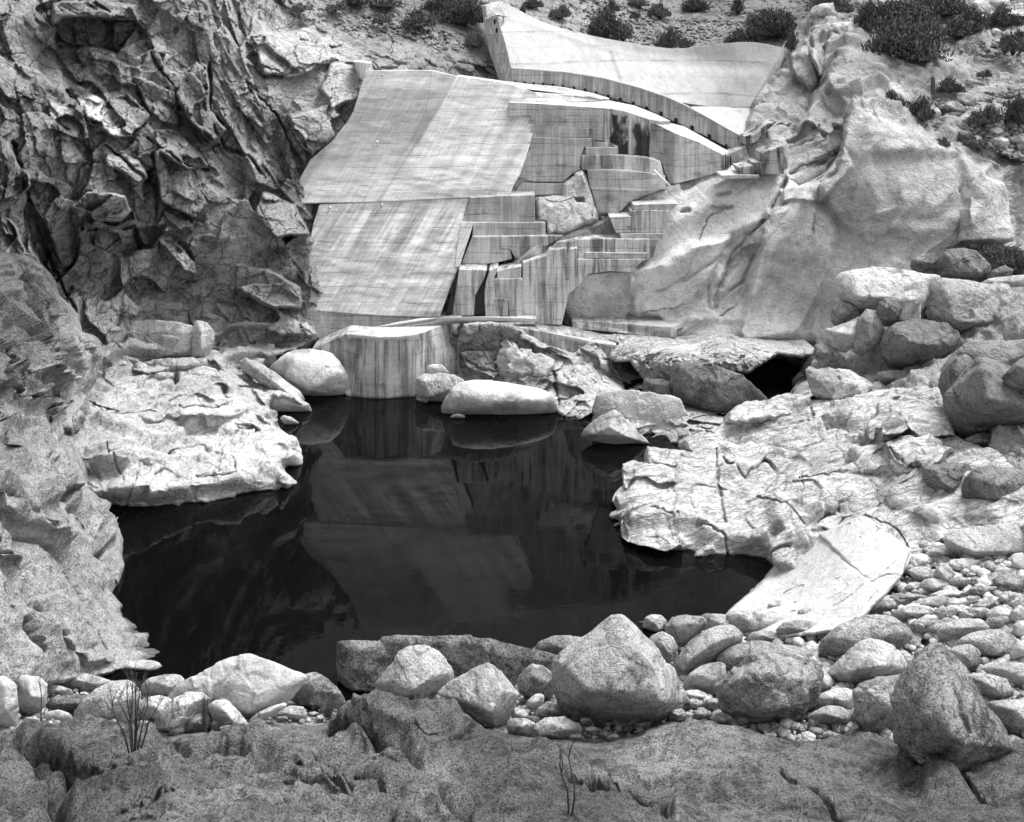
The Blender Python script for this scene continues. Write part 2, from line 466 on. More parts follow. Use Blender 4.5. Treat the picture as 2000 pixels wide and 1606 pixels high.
def rock_mat(name, base, var=.35, grain=6., speck=.5, crack=.25, ckscale=.35, bump=.15, zfade=None, strata=0., dirax=None, lines=0.):
    """speckled granite; grain = grain frequency per metre; zfade=(z0,z1,dark) albedo falls to base*dark above the old water line"""
    t = NT(name); P = t.pos
    if dirax: P = t.rot(P, dirax)
    w = t.noise(P, .8, 2, .5, col=True)
    Pw = t.vadd(P, t.vmul(w, (1.2, 1.2, 1.2)))
    big = t.noise(P, .16, 2, .6); mid = t.noise(P, grain*.13, 4, .62); fine = t.noise(P, grain*.6, 4, .72); tiny = fine
    v = t.math('ADD', 1.-var*.85, t.mul(t.math('ADD', t.math('MULTIPLY', big, .7), t.math('MULTIPLY', mid, 1.0)), var))
    sp = t.mapr(fine, .36, .56, 1-speck, 1.)
    sp2 = t.mapr(t.math('ADD', t.math('MULTIPLY', mid, .5), t.math('MULTIPLY', t.noise(P, grain*.045, 4, .7), .7)), .46, .66, 1-speck*.75, 1.)
    ce = t.voro(Pw, ckscale); ck = t.mapr(ce, .0, .022, 1-crack, 1., False)
    ce2 = t.voro(t.vmul(Pw, (1., 1.3, 2.1)), ckscale*3.1); gate = t.mapr(t.noise(P, .4, 2), .48, .58)
    ck2 = t.math('SUBTRACT', 1., t.mul(t.math('SUBTRACT', 1., t.mapr(ce2, .0, .03, 1-crack*.8, 1., False)), gate))
    val = t.mul(v, sp, sp2, ck, ck2, t.attr('tint'), base)
    h = t.math('ADD', t.math('MULTIPLY', fine, .8), t.math('MULTIPLY', mid, 1.3))
    h = t.math('ADD', h, t.math('ADD', t.mapr(ce, 0, .035, -.7*crack*2, 0, False), t.math('MULTIPLY', t.mapr(ce2, 0, .04, -.5*crack*2, 0, False), gate)))
    if lines > 0:     # foliation: fine sub-parallel grooves
        g = t.noise(t.vmul(t.vadd(t.rot(t.pos, (0.5, .25, .2)), t.vmul(w, (.5, .5, .5))), (.35, 1.2, 3.2)), grain*.22, 5, .65)
        h = t.math('ADD', h, t.math('MULTIPLY', t.mapr(g, .38, .52), lines))
        val = t.mul(val, t.mapr(g, .36, .47, 1-.45*min(lines, 1), 1.))
    if zfade:
        z = t.sep(t.pos)[2]; zz = t.math('ADD', z, t.math('MULTIPLY', t.math('SUBTRACT', t.noise(t.pos, .35, 4), .5), 4.))
        val = t.mul(val, t.mapr(zz, zfade[0], zfade[1], 1., zfade[2]))
    # damp line just above the pool
    z = t.sep(t.pos)[2]
    val = t.mul(val, t.mapr(t.math('ADD', z, t.math('MULTIPLY', t.noise(t.pos, 1.5, 3), .12)), .05, .22, .35, 1.))
    return t.finish(val, h, bump, .93)

def concrete_mat(name, base=.5, streak=.25, stain=.2, lift=1.45, board=.36, dark=0., contrast=1., slope=0., patch=.25):
    """board-marked mass concrete: lift joints, board lines, vertical run-off streaks and blotches"""
    t = NT(name); P = t.pos; x, y, z = t.sep(P)
    wob = t.math('MULTIPLY', t.math('SUBTRACT', t.noise(P, .22, 3), .5), .5)
    wob2 = t.math('MULTIPLY', t.math('SUBTRACT', t.noise(P, 1.4, 4, .65), .5), .22)
    zz = t.math('ADD', z, t.math('ADD', wob, wob2))
    fr = t.math('FRACT', t.math('DIVIDE', zz, lift)); fd = t.math('ABSOLUTE', t.math('SUBTRACT', fr, .5))
    gate = t.mapr(t.noise(t.vmul(P, (.35, .35, 1.6)), 1., 2), .40, .55, .2, 1.)
    jl = t.math('SUBTRACT', 1., t.mul(t.mapr(fd, .452, .492, 0., .42*contrast), gate))
    fb = t.math('FRACT', t.math('DIVIDE', t.math('ADD', z, t.math('MULTIPLY', wob2, .4)), board)); bd = t.math('ABSOLUTE', t.math('SUBTRACT', fb, .5))
    gb = t.mapr(t.noise(t.vmul(P, (.5, .5, 3.)), 1., 3), .42, .6)
    bl = t.math('SUBTRACT', 1., t.mul(t.mapr(bd, .38, .48, 0., .20*contrast), gb))
    lid = t.math('FLOOR', t.math('DIVIDE', zz, lift)); lt = t.noise(t.comb(t.math('MULTIPLY', x, .03), t.math('MULTIPLY', lid, 3.71), 0.), 1., 2, .9)
    # streaks: stretched along height (and along the batter of a sloping face)
    sx = t.math('ADD', x, t.math('MULTIPLY', z, slope))
    sv = t.comb(sx, t.math('MULTIPLY', y, .25 if slope else .8), t.math('MULTIPLY', z, .07))
    s1 = t.noise(sv, 1.1, 5, .7); s2 = t.noise(sv, 4.5, 3, .6)
    st = t.mapr(t.math('ADD', t.math('MULTIPLY', s1, .6), t.math('MULTIPLY', s2, .4)), .41, .58, 1-streak, 1.+streak*.2)
    lst = t.mapr(s2, .62, .72, 1., 1.+streak*.6)
    bt = t.noise(P, .3, 5, .65); blot = t.mapr(bt, .3, .65, 1-stain, 1.+stain*.3)
    gr = t.noise(P, 7., 4, .7); grain = t.mapr(gr, .3, .7, .88, 1.08)
    pn = t.noise(t.vmul(P, (.9, .9, 2.4)), .55, 5, .7); pt = t.mapr(pn, .55, .68, 1., 1.-patch)
    hair = t.voro(t.vadd(P, t.vmul(t.noise(P, 1.2, 3, .6, col=True), (1.6, 1.6, 1.2))), .22); hc = t.mapr(hair, 0., .004, .75, 1., False)
    val = t.mul(jl, bl, t.mapr(lt, .3, .7, .90, 1.07), st, lst, blot, grain, pt, hc, t.attr('tint'), base)
    if dark > 0:   # heavy black seepage curtains
        gt = t.mapr(t.noise(t.vmul(P, (.6, .6, .35)), 1., 3, .6), .38, .62, .15, 1.)
        dk = t.mapr(t.math('ADD', t.math('MULTIPLY', s1, .5), t.math('MULTIPLY', t.noise(sv, 2.2, 4, .7), .5)), .40, .56, 1-dark, 1.)
        dk = t.math('SUBTRACT', 1., t.mul(t.math('SUBTRACT', 1., dk), gt))
        val = t.mul(val, dk)
    z_ = t.sep(P)[2]
    val = t.mul(val, t.mapr(t.math('ADD', z_, t.math('MULTIPLY', t.noise(P, 1.2, 3), .2)), .12, .35, .3, 1.))
    h = t.math('ADD', t.math('ADD', t.math('MULTIPLY', jl, .8), t.math('MULTIPLY', bl, .6)), t.math('ADD', t.math('MULTIPLY', gr, .35), t.math('MULTIPLY', hc, .5)))
    return t.finish(val, h, .05, .88)

def plain_mat(name, base, var=.3, sc=4., rough=.85, bump=.02):
    t = NT(name); n = t.noise(t.pos, sc, 4, .6)
    return t.finish(t.mul(t.mapr(n, .3, .7, 1-var, 1+var), base), n, bump, rough)

M = {}
M['cliff'] = rock_mat('cliff_rock', .36, .5, 6., .45, .4, .30, .22, lines=.08)
M['wall'] = rock_mat('canyon_granite', .70, .30, 11., .28, .2, .10, .28)
M['ledge'] = rock_mat('bleached_ledge_rock', .53, .34, 9., .36, .25, .22, .16, lines=.06)
M['ledge2'] = rock_mat('smooth_bleached_rock', .57, .32, 9., .34, .4, .20, .16, lines=.4)
M['near'] = rock_mat('left_slope_rock', .56, .36, 16., .5, .2, .22, .35, zfade=(7.5, 12.5, .38), lines=0.)
M['fore'] = rock_mat('foreground_rock', .37, .6, 22., .75, .08, .30, .6, lines=0.)
M['gravel'] = rock_mat('gravel_ground', .34, .4, 9., .7, .1, 1.2, .15)
M['b_pale'] = rock_mat('pale_boulder_rock', .61, .28, 16., .36, .2, .30, .14)
M['b_white'] = rock_mat('bleached_boulder_rock', .58, .18, 16., .2, .12, .22, .07)
M['b_mid'] = rock_mat('grey_boulder_rock', .53, .36, 18., .5, .25, .35, .18)
M['b_dark'] = rock_mat('dark_boulder_rock', .22, .4, 14., .55, .25, .4, .12)
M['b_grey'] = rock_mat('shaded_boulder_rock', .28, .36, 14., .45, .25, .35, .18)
M['b_speck'] = rock_mat('speckled_boulder_rock', .40, .4, 18., .7, .2, .3, .24)
M['scree'] = rock_mat('hillside_rubble', .30, .5, 4., .5, .2, 1., .2)
M['conc'] = concrete_mat('dam_face_concrete', .72, .16, .12, 1.0, .33, contrast=.8, slope=-.6, patch=.10)
M['conc_low'] = concrete_mat('lower_face_concrete', .68, .26, .12, 1.2, .36, contrast=.75, slope=-.62, patch=.1)
M['conc_step'] = concrete_mat('stepped_wall_concrete', .54, .28, .3, 1.0, .33, contrast=1.25, patch=.35)
M['conc_arch'] = concrete_mat('spillway_concrete', .43, .14, .08, 3.2, 1.6, contrast=.6, slope=.35, patch=.06)
M['conc_para'] = concrete_mat('parapet_concrete', .42, .42, .16, 1.9, 1.9, contrast=.55, patch=.2)
M['conc_strk'] = concrete_mat('streaked_concrete', .58, .42, .25, 1.5, .4, dark=.6, contrast=.7)
M['conc_blk'] = concrete_mat('seepage_stained_concrete', .42, .4, .3, .8, .3, dark=.9, contrast=1.2)
M['conc_pier'] = concrete_mat('pier_concrete', .50, .45, .25, 1.1, .5, dark=.5, contrast=.7)
M['conc_top'] = concrete_mat('walked_concrete', .50, .10, .12, 9., 9., contrast=.2)
M['black'] = plain_mat('black_opening', .015, .2)
M['seep'] = plain_mat('black_wet_stain', .018, .3, 3., .35)
M['white'] = plain_mat('white_paint', .75, .1)
M['wood'] = plain_mat('dry_twig_bark', .06, .4, 20.)
M['leaf'] = plain_mat('dark_shrub_leaves', .085, .5, 3.)
M['leaf2'] = plain_mat('grey_shrub_leaves', .12, .5, 3.)
M['cactus'] = plain_mat('cactus_skin', .12, .3, 9.)
M['metal'] = plain_mat('grey_metal', .45, .2, 9., .5)

def water_mat():
    t = NT('pool_water')
    n = t.noise(t.vmul(t.pos, (1., 1.6, 1.)), 1.4, 3, .55); n2 = t.noise(t.pos, .12, 2, .5)
    h = t.mul(n, t.mapr(n2, .40, .62, .15, 1.))
    b = t.n.new('ShaderNodeBump'); b.inputs['Distance'].default_value = .007; b.inputs['Strength'].default_value = .5
    t._in(b.inputs['Height'], h); t.l.new(b.outputs[0], t.b.inputs['Normal'])
    t.b.inputs['Base Color'].default_value = (.0025, .0025, .0025, 1); t.b.inputs['Roughness'].default_value = .02
    t.b.inputs['IOR'].default_value = 1.33; t.b.inputs['Specular IOR Level'].default_value = .26
    return t.m
M['water'] = water_mat()
# ---------------------------------------------------------------- world, sun, camera
def set_world():
    w = bpy.data.worlds.new('World'); scene.world = w; w.use_nodes = True; nt = w.node_tree
    sk = nt.nodes.new('ShaderNodeTexSky'); sk.sky_type = 'NISHITA'; sk.sun_disc = False
    sk.sun_elevation = R(SUN_EL); sk.sun_rotation = R(SUN_AZ); sk.air_density = 1.; sk.dust_density = 3.; sk.ozone_density = 1.
    bw = nt.nodes.new('ShaderNodeRGBToBW'); bg = nt.nodes['Background']
    nt.links.new(sk.outputs[0], bw.inputs[0]); nt.links.new(bw.outputs[0], bg.inputs[0]); bg.inputs[1].default_value = SKY
    L = bpy.data.lights.new('sun', 'SUN'); L.energy = SUN; L.angle = R(SUN_ANG); L.color = (1, 1, 1)
    o = bpy.data.objects.new('sun', L); COL.objects.link(o)
    # sky azimuth: rotation 0 = +Y, growing clockwise (towards +X)
    a, e = R(SUN_AZ), R(SUN_EL)
    from mathutils import Vector
    dirv = Vector((math.sin(a)*math.cos(e), math.cos(a)*math.cos(e), math.sin(e)))
    o.rotation_euler = dirv.to_track_quat('Z', 'Y').to_euler(); o.location = (0, 20, 90)
SUN_EL, SUN_AZ, SUN, SUN_ANG, SKY = 66., 75., 1.5, 32., .15
set_world()
cam = bpy.data.cameras.new('camera'); co_ = bpy.data.objects.new('camera', cam); COL.objects.link(co_)
co_.location = (0, 0, HC); co_.rotation_euler = (R(90), 0, 0)
cam.sensor_width = 36; cam.sensor_fit = 'HORIZONTAL'; cam.lens = 36.; cam.shift_y = -(803-VH)/2000.; cam.clip_end = 3000; cam.clip_start = .5
scene.camera = co_
vs_ = scene.view_settings; vs_.view_transform = 'Standard'; vs_.look = 'None'; vs_.gamma = 1.; vs_.use_curve_mapping = False; vs_.exposure = 1.33
scene.display_settings.display_device = 'sRGB'
scene.cycles.max_bounces = 4; scene.cycles.diffuse_bounces = 3; scene.cycles.glossy_bounces = 2; scene.cycles.use_adaptive_sampling = True; scene.cycles.adaptive_threshold = .03
# ================================================================ TERRAIN
DIAG = (.62, .35, -.72)        # run of the fractures down the left cliff
def w2(U, V, pts, soft):
    """soft mask of a pixel polygon"""
    P = np.array(pts, float); r = np.zeros(len(U)); lo = P.min(0)-soft; hi = P.max(0)+soft
    m = (U > lo[0]) & (U < hi[0]) & (V > lo[1]) & (V < hi[1])
    if m.any(): r[m] = sstep(-soft, soft, poly_sd(U[m], V[m], P))
    return r

def folds(U, V, items):
    """creases (positive) and swells (negative) along pixel polylines: (line, half width, metres)"""
    r = np.zeros(len(U))
    for pl, w, a in items:
        PP = polysub(pl, 14, 3.0, int(abs(sum(p[0]+p[1] for p in pl))) % 997, False)
        m = np.where((U > PP[:, 0].min()-w*2.5) & (U < PP[:, 0].max()+w*2.5) & (V > PP[:, 1].min()-w*2.5) & (V < PP[:, 1].max()+w*2.5))[0]
        for s in range(0, len(m), 40000):
            k = m[s:s+40000]; u = U[k][:, None]; v = V[k][:, None]; A = PP[:-1][None]; e = (PP[1:]-PP[:-1])[None]
            t = np.clip(((u-A[..., 0])*e[..., 0]+(v-A[..., 1])*e[..., 1])/np.maximum((e**2).sum(-1), 1e-9), 0, 1)
            dd = ((u-A[..., 0]-t*e[..., 0])**2+(v-A[..., 1]-t*e[..., 1])**2).min(1)
            r[k] += a*(np.exp(-dd/(w*w)) if a < 0 else 1.5*np.exp(-np.sqrt(dd)/(w*.5)))
    return r
FGF = [([T7(0,560),T7(100,532),T7(200,528),T7(330,545),T7(440,565)], 14, -.35), ([T7(90,600),T7(260,690),T7(420,735),T7(540,700),T7(640,690)], 13, -.7), ([T7(690,590),T7(850,572),T7(1000,600),T7(1100,655),T7(1230,650)], 14, -.55),
       ([T7(1300,515),T7(1420,470),T7(1600,460),T7(1750,520),T7(1850,620),T7(1960,700)], 20, -.8), ([T7(1400,565),T7(1500,530),T7(1580,550),T7(1640,620),T7(1660,700)], 12, -.5), ([T7(860,790),T7(1000,760),T7(1130,800),T7(1240,880)], 22, -.6),
       ([T7(300,850),T7(420,800),T7(560,780),T7(640,830)], 20, -.6), ([T7(640,900),T7(760,870),T7(860,900)], 16, -.5), ([T7(0,720),T7(90,740),T7(150,820)], 22, -.8), ([T7(980,690),T7(1150,700),T7(1300,740),T7(1450,800),T7(1600,880)], 15, -.45), ([T7(1700,620),T7(1850,720),T7(2000,800)], 16, -.5),
       ([T8(100,740),T8(300,800),T8(480,860)], 12, -.4), ([T8(640,955),T8(720,905),T8(900,860),T8(1100,800),T8(1350,790),T8(1560,830),T8(1750,900)], 22, -.6), ([T8(550,650),T8(800,640),T8(1000,700)], 26, -.5), ([T8(0,880),T8(200,900),T8(450,960)], 18, -.4), ([T8(1250,700),T8(1400,740),T8(1560,760)], 14, -.3), ([T8(1650,900),T8(1850,860),T8(2050,900)], 24, -.5),
       ([T7(0,600),T7(110,625),T7(160,720),T7(200,820),T7(250,930)], 15, 1.5), ([T7(150,650),T7(280,735),T7(430,780),T7(600,735),T7(690,760),T7(800,750)], 9, .8), ([T7(640,565),T7(760,625),T7(940,625),T7(1060,690),T7(1230,700),T7(1390,775)], 8, .6),
       ([T7(1280,540),T7(1400,520),T7(1480,560),T7(1560,590),T7(1620,680),T7(1750,780),T7(1850,860),T7(2000,925)], 10, 1.0), ([T7(1230,640),T7(1330,700),T7(1400,770),T7(1280,790),T7(1100,760)], 7, .5), ([T8(0,770),T8(200,822),T8(450,865),T8(560,915),T8(615,980)], 8, .6), ([T8(265,775),T8(500,870),T8(600,960),T8(720,890),T8(900,845),T8(1060,785),T8(1300,750)], 8, .55),
       ([T7(640,850),T7(800,835),T7(900,800),T7(860,740)], 8, .5), ([T7(380,900),T7(520,860),T7(640,850)], 8, .5), ([T7(1500,930),T7(1560,820),T7(1480,740),T7(1380,690)], 8, .5), ([T7(200,545),T7(330,590),T7(480,600),T7(640,640)], 6, .35), ([T8(1560,760),T8(1700,820),T8(1900,960)], 7, .4), ([T8(1050,860),T8(1200,930),T8(1300,1010)], 6, .3)]
NSF = [([T5(170,600),T5(230,800),T5(330,930),T5(420,1020),T5(440,1110)], 7, .9), ([T5(440,960),T5(445,1090),T5(520,1200)], 6, .6), ([T5(0,1080),T5(100,1160),T5(230,1280),T5(400,1370),T5(490,1520)], 6, .6), ([T5(0,980),T5(130,1050),T5(250,1130),T5(350,1250),T5(440,1330)], 5, .4),
       ([T5(160,1330),T5(230,1420),T5(300,1470)], 6, .5), ([T5(80,640),T5(150,800),T5(260,960),T5(330,1080)], 6, .6), ([T5(0,360),T5(100,410),T5(230,450)], 6, .9), ([T5(230,330),T5(300,420),T5(320,500),T5(290,590)], 7, 1.), ([T5(180,540),T5(250,620),T5(350,760),T5(430,860)], 6, .8), ([T5(20,1250),T5(90,1400),T5(150,1560)], 5, .5), ([T5(0,820),T5(90,900),T5(180,1020)], 5, .5),
       ([T5(250,760),T5(340,880),T5(430,960),T5(460,1060)], 12, -.8), ([T5(200,1000),T5(320,1130),T5(440,1230),T5(560,1290),T5(680,1430)], 18, -.7), ([T5(60,900),T5(160,1000),T5(230,1080)], 12, -.5), ([T5(30,1130),T5(160,1260),T5(330,1380),T5(420,1500)], 13, -.6), ([T5(490,960),T5(530,1040),T5(550,1160)], 9, -.5), ([T5(20,700),T5(90,760),T5(150,880)], 12, -.7), ([T5(0,540),T5(100,560),T5(200,690)], 12, -.9), ([T5(30,270),T5(140,300),T5(290,330)], 9, -1.), ([T5(80,420),T5(200,450),T5(300,480)], 8, -.7), ([T5(100,1380),T5(200,1480),T5(260,1600)], 14, -.5)]
RWF = [([T3(540,800),T3(500,880),T3(450,980),T3(370,1060),T3(290,1180),T3(220,1350)], 8, 1.0), ([T3(620,860),T3(570,980),T3(490,1100),T3(400,1230),T3(350,1380),T3(330,1500)], 16, -1.1), ([T3(870,475),T3(845,560),T3(825,680),T3(740,790),T3(670,860)], 12, -1.2), ([T3(805,520),T3(795,640),T3(720,760),T3(600,820)], 9, 1.1),
       ([T3(0,1200),T3(130,1110),T3(250,1050),T3(400,1000)], 13, -1.1), ([T3(-40,1310),T3(100,1250),T3(220,1180),T3(300,1090)], 9, .7), ([T3(-60,1060),T3(100,960),T3(260,900),T3(400,860)], 14, -.8), ([T3(860,150),T3(760,300),T3(715,450),T3(640,590)], 14, -1.2), ([T3(690,250),T3(660,380),T3(600,520),T3(500,600)], 12, 1.2),
       ([T3(1455,740),T3(1370,800),T3(1345,900),T3(1340,1000)], 9, -.8), ([T3(1330,840),T3(1325,960),T3(1310,1080)], 7, .6), ([T3(1060,830),T3(1040,930),T3(880,985)], 6, -.4), ([T3(-110,1480),T3(60,1440),T3(250,1420),T3(330,1440)], 10, -.6), ([T3(260,1150),T3(190,1290),T3(200,1380)], 8, .6), ([T3(700,1000),T3(640,1200),T3(640,1400)], 20, -.5), ([T3(960,480),T3(1150,560),T3(1400,660),T3(1550,760)], 14, -.9)]
back_ctrl = [(-150,-30,62),(0,-30,69),(200,-30,77),(400,-30,90),(480,-20,104),(-150,300,57),(0,300,62),(200,300,70),(380,300,80),(520,300,93),(600,345,98),
 (-150,660,56),(0,600,63),(150,600,68.5),(300,620,76),(450,630,80),(600,640,84.5),(100,100,70),(300,150,77),(560,100,107),(650,120,106),(700,250,103),(640,285,101),
 (590,420,92.3),(490,400,87),(610,500,90),(800,130,112),(900,150,115),(700,0,125),(950,60,131),(1000,0,150),(1300,0,176),(1600,0,172),(1300,100,146),(1600,130,138),
 (1200,60,150),(1000,220,121),(1200,300,138),(1450,300,134),(900,400,120),(1000,600,116),(1300,600,125),(760,400,115),(1700,300,135),(1700,600,130)]
BACK = TPS(back_ctrl)
CL = [T2(0,0),T2(1060,-30),T2(1110,200),T2(1090,330),T2(1180,420),T2(1300,520),T2(1340,700),T2(1330,830),T2(1400,1000),T2(1380,1300),T2(1440,1500),T2(-300,1560),T2(-300,0)]
MASS = [T2(1110,60),T2(1400,120),T2(1640,230),T2(1600,420),T2(1560,560),T2(1400,660),T2(1340,650),T2(1290,500),T2(1180,400),T2(1100,330)]
RIBS = [T2(900,0),T2(1100,0),T2(1110,340),T2(1390,640),T2(1380,900),T2(1180,900),T2(1000,560),T2(930,350)]
HILLTOP = [(700,-60),(1800,-60),(1800,260),(1000,260),(960,130),(700,120),(560,30)]
def back_disp(P, U, V, sd):
    cl = w2(U, V, CL, 25); ms = w2(U, V, MASS, 12); rb = w2(U, V, RIBS, 15); hl = w2(U, V, HILLTOP, 25)
    sc = 1.0
    o = 1.3*fbm(P/14., 3, 4)
    f1, e1, _ = facet(P, (7., 4.6, 5.), DIAG, 11, .25, .8)
    f2, e2, _ = facet(P, (3., 2.2, 2.4), DIAG, 12, .22, .8)
    f3, e3, _ = facet(P, (1.4, 1.1, 1.2), DIAG, 13, .22, .8)
    f4, e4, _ = facet(P, (.6, .5, .5), DIAG, 23, .2, .8)
    up = np.array([.25, .3, -1.])
    r1, _, _ = facet(P, (9., 1.6, 1.6), up, 14, .4, .8)
    r2, _, _ = facet(P, (3., .7, .7), up, 15, .4, .9)
    calm = sstep(-.15, .3, fbm(P/7., 2, 77))
    frac = 2.7*f1 + (1-calm)*(1.1*f2 + .40*f3+.12*f4) + calm*(.45*f2+.10*f3)+.08*fbm(P/1.2, 3, 78)
    ribs = 1.2*f1+1.3*r1+.35*r2+.4*f3
    smooth = 1.6*f1+.55*f2*(.4+calm)+.12*f3
    hill = .35*f2+.35*f3+.9*fbm(P/6., 4, 31)
    base = .9*f1+.8*f2+.4*f3
    wsum = cl*(1-rb)
    o = o + frac*wsum + ribs*rb
    rest = (1-np.clip(cl+rb, 0, 1))
    o = o + rest*(ms*smooth+(1-ms)*(hl*hill+(1-hl)*base))
    return o
def back_tint(P, U, V, sd):
    t = .8+.35*fbm(P/10., 3, 8)
    _, _, c = facet(P, (4.5, 3., 3.), DIAG, 12, .35, .9)
    cl = w2(U, V, CL, 20)
    t = t*(1+cl*(c-.5)*.5)
    t = np.where(cl > 0, t, t); t = t*(1-.0*cl)+ (1-cl)*w2(U, V, MASS, 12)*.35 + (1-cl)*.1
    # shapes of their own: the dark varnished plate, pale spotted plate, wet black rock beside the dam
    t = t*(1-.68*w2(U, V, [T2(250,215),T2(330,205),T2(420,235),T2(530,280),T2(548,380),T2(540,410),T2(320,435),T2(290,350),T2(245,270)], 3)*sstep(-.5, .1, fbm(P/1.2, 3, 5)+.3))
    t = t*(1-.6*w2(U, V, [T2(600,340),T2(640,380),T2(660,420),T2(655,490),T2(610,440)], 3))
    pl = w2(U, V, [T2(345,440),T2(440,430),T2(500,540),T2(560,590),T2(510,610),T2(400,540)], 3)
    t = t+pl*1.1*(vnoise(P*3.5, 4) < .35)
    t = t*(1-.6*w2(U, V, [T2(1200,1060),T2(1380,1060),T2(1385,1200),T2(1340,1290),T2(1200,1180)], 12)*sstep(-.3, .2, fbm(P/1.5, 3, 6)))
    hl = w2(U, V, HILLTOP, 25)
    t = t*(1-.12*hl)
    bleach = sstep(540, 640, V+15*fbm(P/3., 3, 2))*cl
    return np.clip(t*(1+.35*bleach), .15, 2.)
bf = [plate([T2(250,150),T2(300,90),T2(600,95),T2(600,130),T2(520,230),T2(420,200),T2(260,210)], 3.6, 0, 2.2, 5),
      plate([T2(240,20),T2(400,0),T2(600,30),T2(620,95),T2(440,75),T2(300,75),T2(240,105)], -2.4, 0, -1.5, 4),
      plate([T2(250,215),T2(420,235),T2(530,280),T2(548,400),T2(320,435),T2(245,270)], -.3, -1., 1.2, 4),
      plate([T2(345,440),T2(560,400),T2(670,520),T2(600,610),T2(510,610),T2(400,540)], -1.2, -1.4, -1.6, 4),
      plate([T2(880,280),T2(920,300),T2(940,500),T2(1005,580),T2(950,640),T2(850,540),T2(790,420)], -3.4, 2.8, -1.2, 4),
      plate([T2(700,590),T2(780,580),T2(900,690),T2(930,740),T2(840,760),T2(700,660)], -2.2, 1.5, -2.6, 4),
      plate([T2(820,740),T2(880,790),T2(925,910),T2(880,980),T2(720,900),T2(700,680),T2(780,660)], -2.0, 2.4, -1., 4),
      plate([T2(480,690),T2(620,720),T2(660,800),T2(600,830),T2(560,770),T2(480,740)], -1.6, 0, -2.5, 4),
      plate([T2(600,350),T2(700,380),T2(790,420),T2(800,560),T2(720,540),T2(660,480)], -1., 1.5, -.5, 4),
      plate([T2(330,930),T2(390,860),T2(560,880),T2(600,980),T2(480,1030),T2(380,1060)], -1.8, -1., 2.8, 5),
      plate([T2(380,1000),T2(450,1030),T2(600,1010),T2(640,1100),T2(560,1150),T2(400,1090)], 2.2, 0, 2.0, 5),
      plate([T2(600,1030),T2(740,1010),T2(680,1110),T2(620,1120)], 2.0, 0, 1., 4),
      plate([T2(700,1060),T2(760,1060),T2(870,1180),T2(880,1230),T2(820,1210)], -1.8, 1., -2., 3),
      plate([T2(740,940),T2(860,1000),T2(860,1030),T2(740,1040),T2(700,1010)], -1.5, 0, -3., 3),
      plate([T2(0,620),T2(60,700),T2(125,800),T2(130,830),T2(80,890),T2(0,900)], -3.2, 2, 0, 5),
      plate([T2(0,960),T2(60,1010),T2(120,1140),T2(60,1160),T2(0,1130)], -3.5, 1, -2.5, 4),
      plate([T2(130,900),T2(200,1000),T2(260,1180),T2(240,1230),T2(150,1120),T2(110,960)], 2.2, 0, 0, 6),
      plate([T2(1180,860),T2(1320,920),T2(1380,1050),T2(1230,1060),T2(1150,960)], -2.2, .5, -2.0, 4),
      plate([T2(1060,1190),T2(1200,1210),T2(1340,1290),T2(1345,1380),T2(1210,1370),T2(1060,1290)], -2.2, 0, -1.5, 4),
      plate([T2(1030,1330),T2(1180,1350),T2(1400,1440),T2(1420,1500),T2(1250,1500),T2(1100,1420)], -1.0, .5, -3.0, 5),
      plate([T2(1300,520),T2(1480,470),T2(1560,560),T2(1400,690),T2(1330,620)], -2.6, 0, -1.2, 6),
      plate([T2(1130,170),T2(1400,130),T2(1500,260),T2(1340,340),T2(1180,330)], -2.2, .3, -1.4, 6),
      plate([T2(1480,290),T2(1640,270),T2(1600,440),T2(1490,480),T2(1440,400)], -2.0, 0, -1., 5),
      plate([T2(1180,200),T2(1340,330),T2(1180,350),T2(1110,260)], 1.4, 0, 1., 5)]
bcr = [([T2(610,100),T2(700,290),T2(790,400),T2(800,560)], 4, 1.6), ([T2(940,280),T2(940,500),T2(1000,560)], 5, 3.), ([T2(60,640),T2(130,900),T2(230,1180)], 6, 2.5),
       ([T2(660,620),T2(830,740),T2(930,760)], 4, 1.8), ([T2(470,650),T2(700,840),T2(700,980)], 4, 1.6), ([T2(230,1180),T2(330,1380),T2(350,1500)], 5, 2.),
       ([T2(960,560),T2(1000,660),T2(1110,700),T2(1190,800)], 4, 2.), ([T2(1110,370),T2(1240,520),T2(1330,700)], 4, 2.), ([T2(1170,290),T2(1290,340),T2(1370,290)], 3, 1.2)]
o = layer('canyon_wall', BACK, 2.1, M['cliff'], rect=(-150, -30, 1720, 668), disp=back_disp, tintf=back_tint, feats=bf, cracks=bcr)
tag(o, kind='structure')

# ---------------------------------------------------------------- right-hand granite wall with the hillside above it
rw_ctrl = [Z(1000,640,2.4),Z(1110,645,2.7),Z(1350,665,2.8),Z(1600,668,3.0),Z(1900,660,5.5),(1120,590,90.5),(1230,560,90.5),(1230,450,92),(1215,395,93.4),(1300,365,95),(990,520,86.9),(1000,560,89.5),(1040,478,87.4),(1100,455,89.4),(1100,520,90.5),(1180,428,91.6),
 (1420,300,101.5),(1460,250,107),(1530,95,124),(1560,0,140),(1600,100,119),(1620,200,108),(1700,232,97),(1660,330,92.5),(1560,350,94),(1500,450,90),(1400,560,88),(1700,500,85),(1700,400,86),
 (1850,350,86),(1950,370,86),(1970,480,80),(1850,550,78.5),(1650,600,82),(2010,420,89),(2030,550,73),(1750,-20,144),(1750,130,114),(2030,-20,140),(2010,150,108),(2020,280,98),(1850,250,99),(1900,30,130),
 Z(1700,800,3.6),Z(1900,860,5.0),Z(2040,760,8),Z(1620,780,2.6)]
RW = TPS(rw_ctrl)
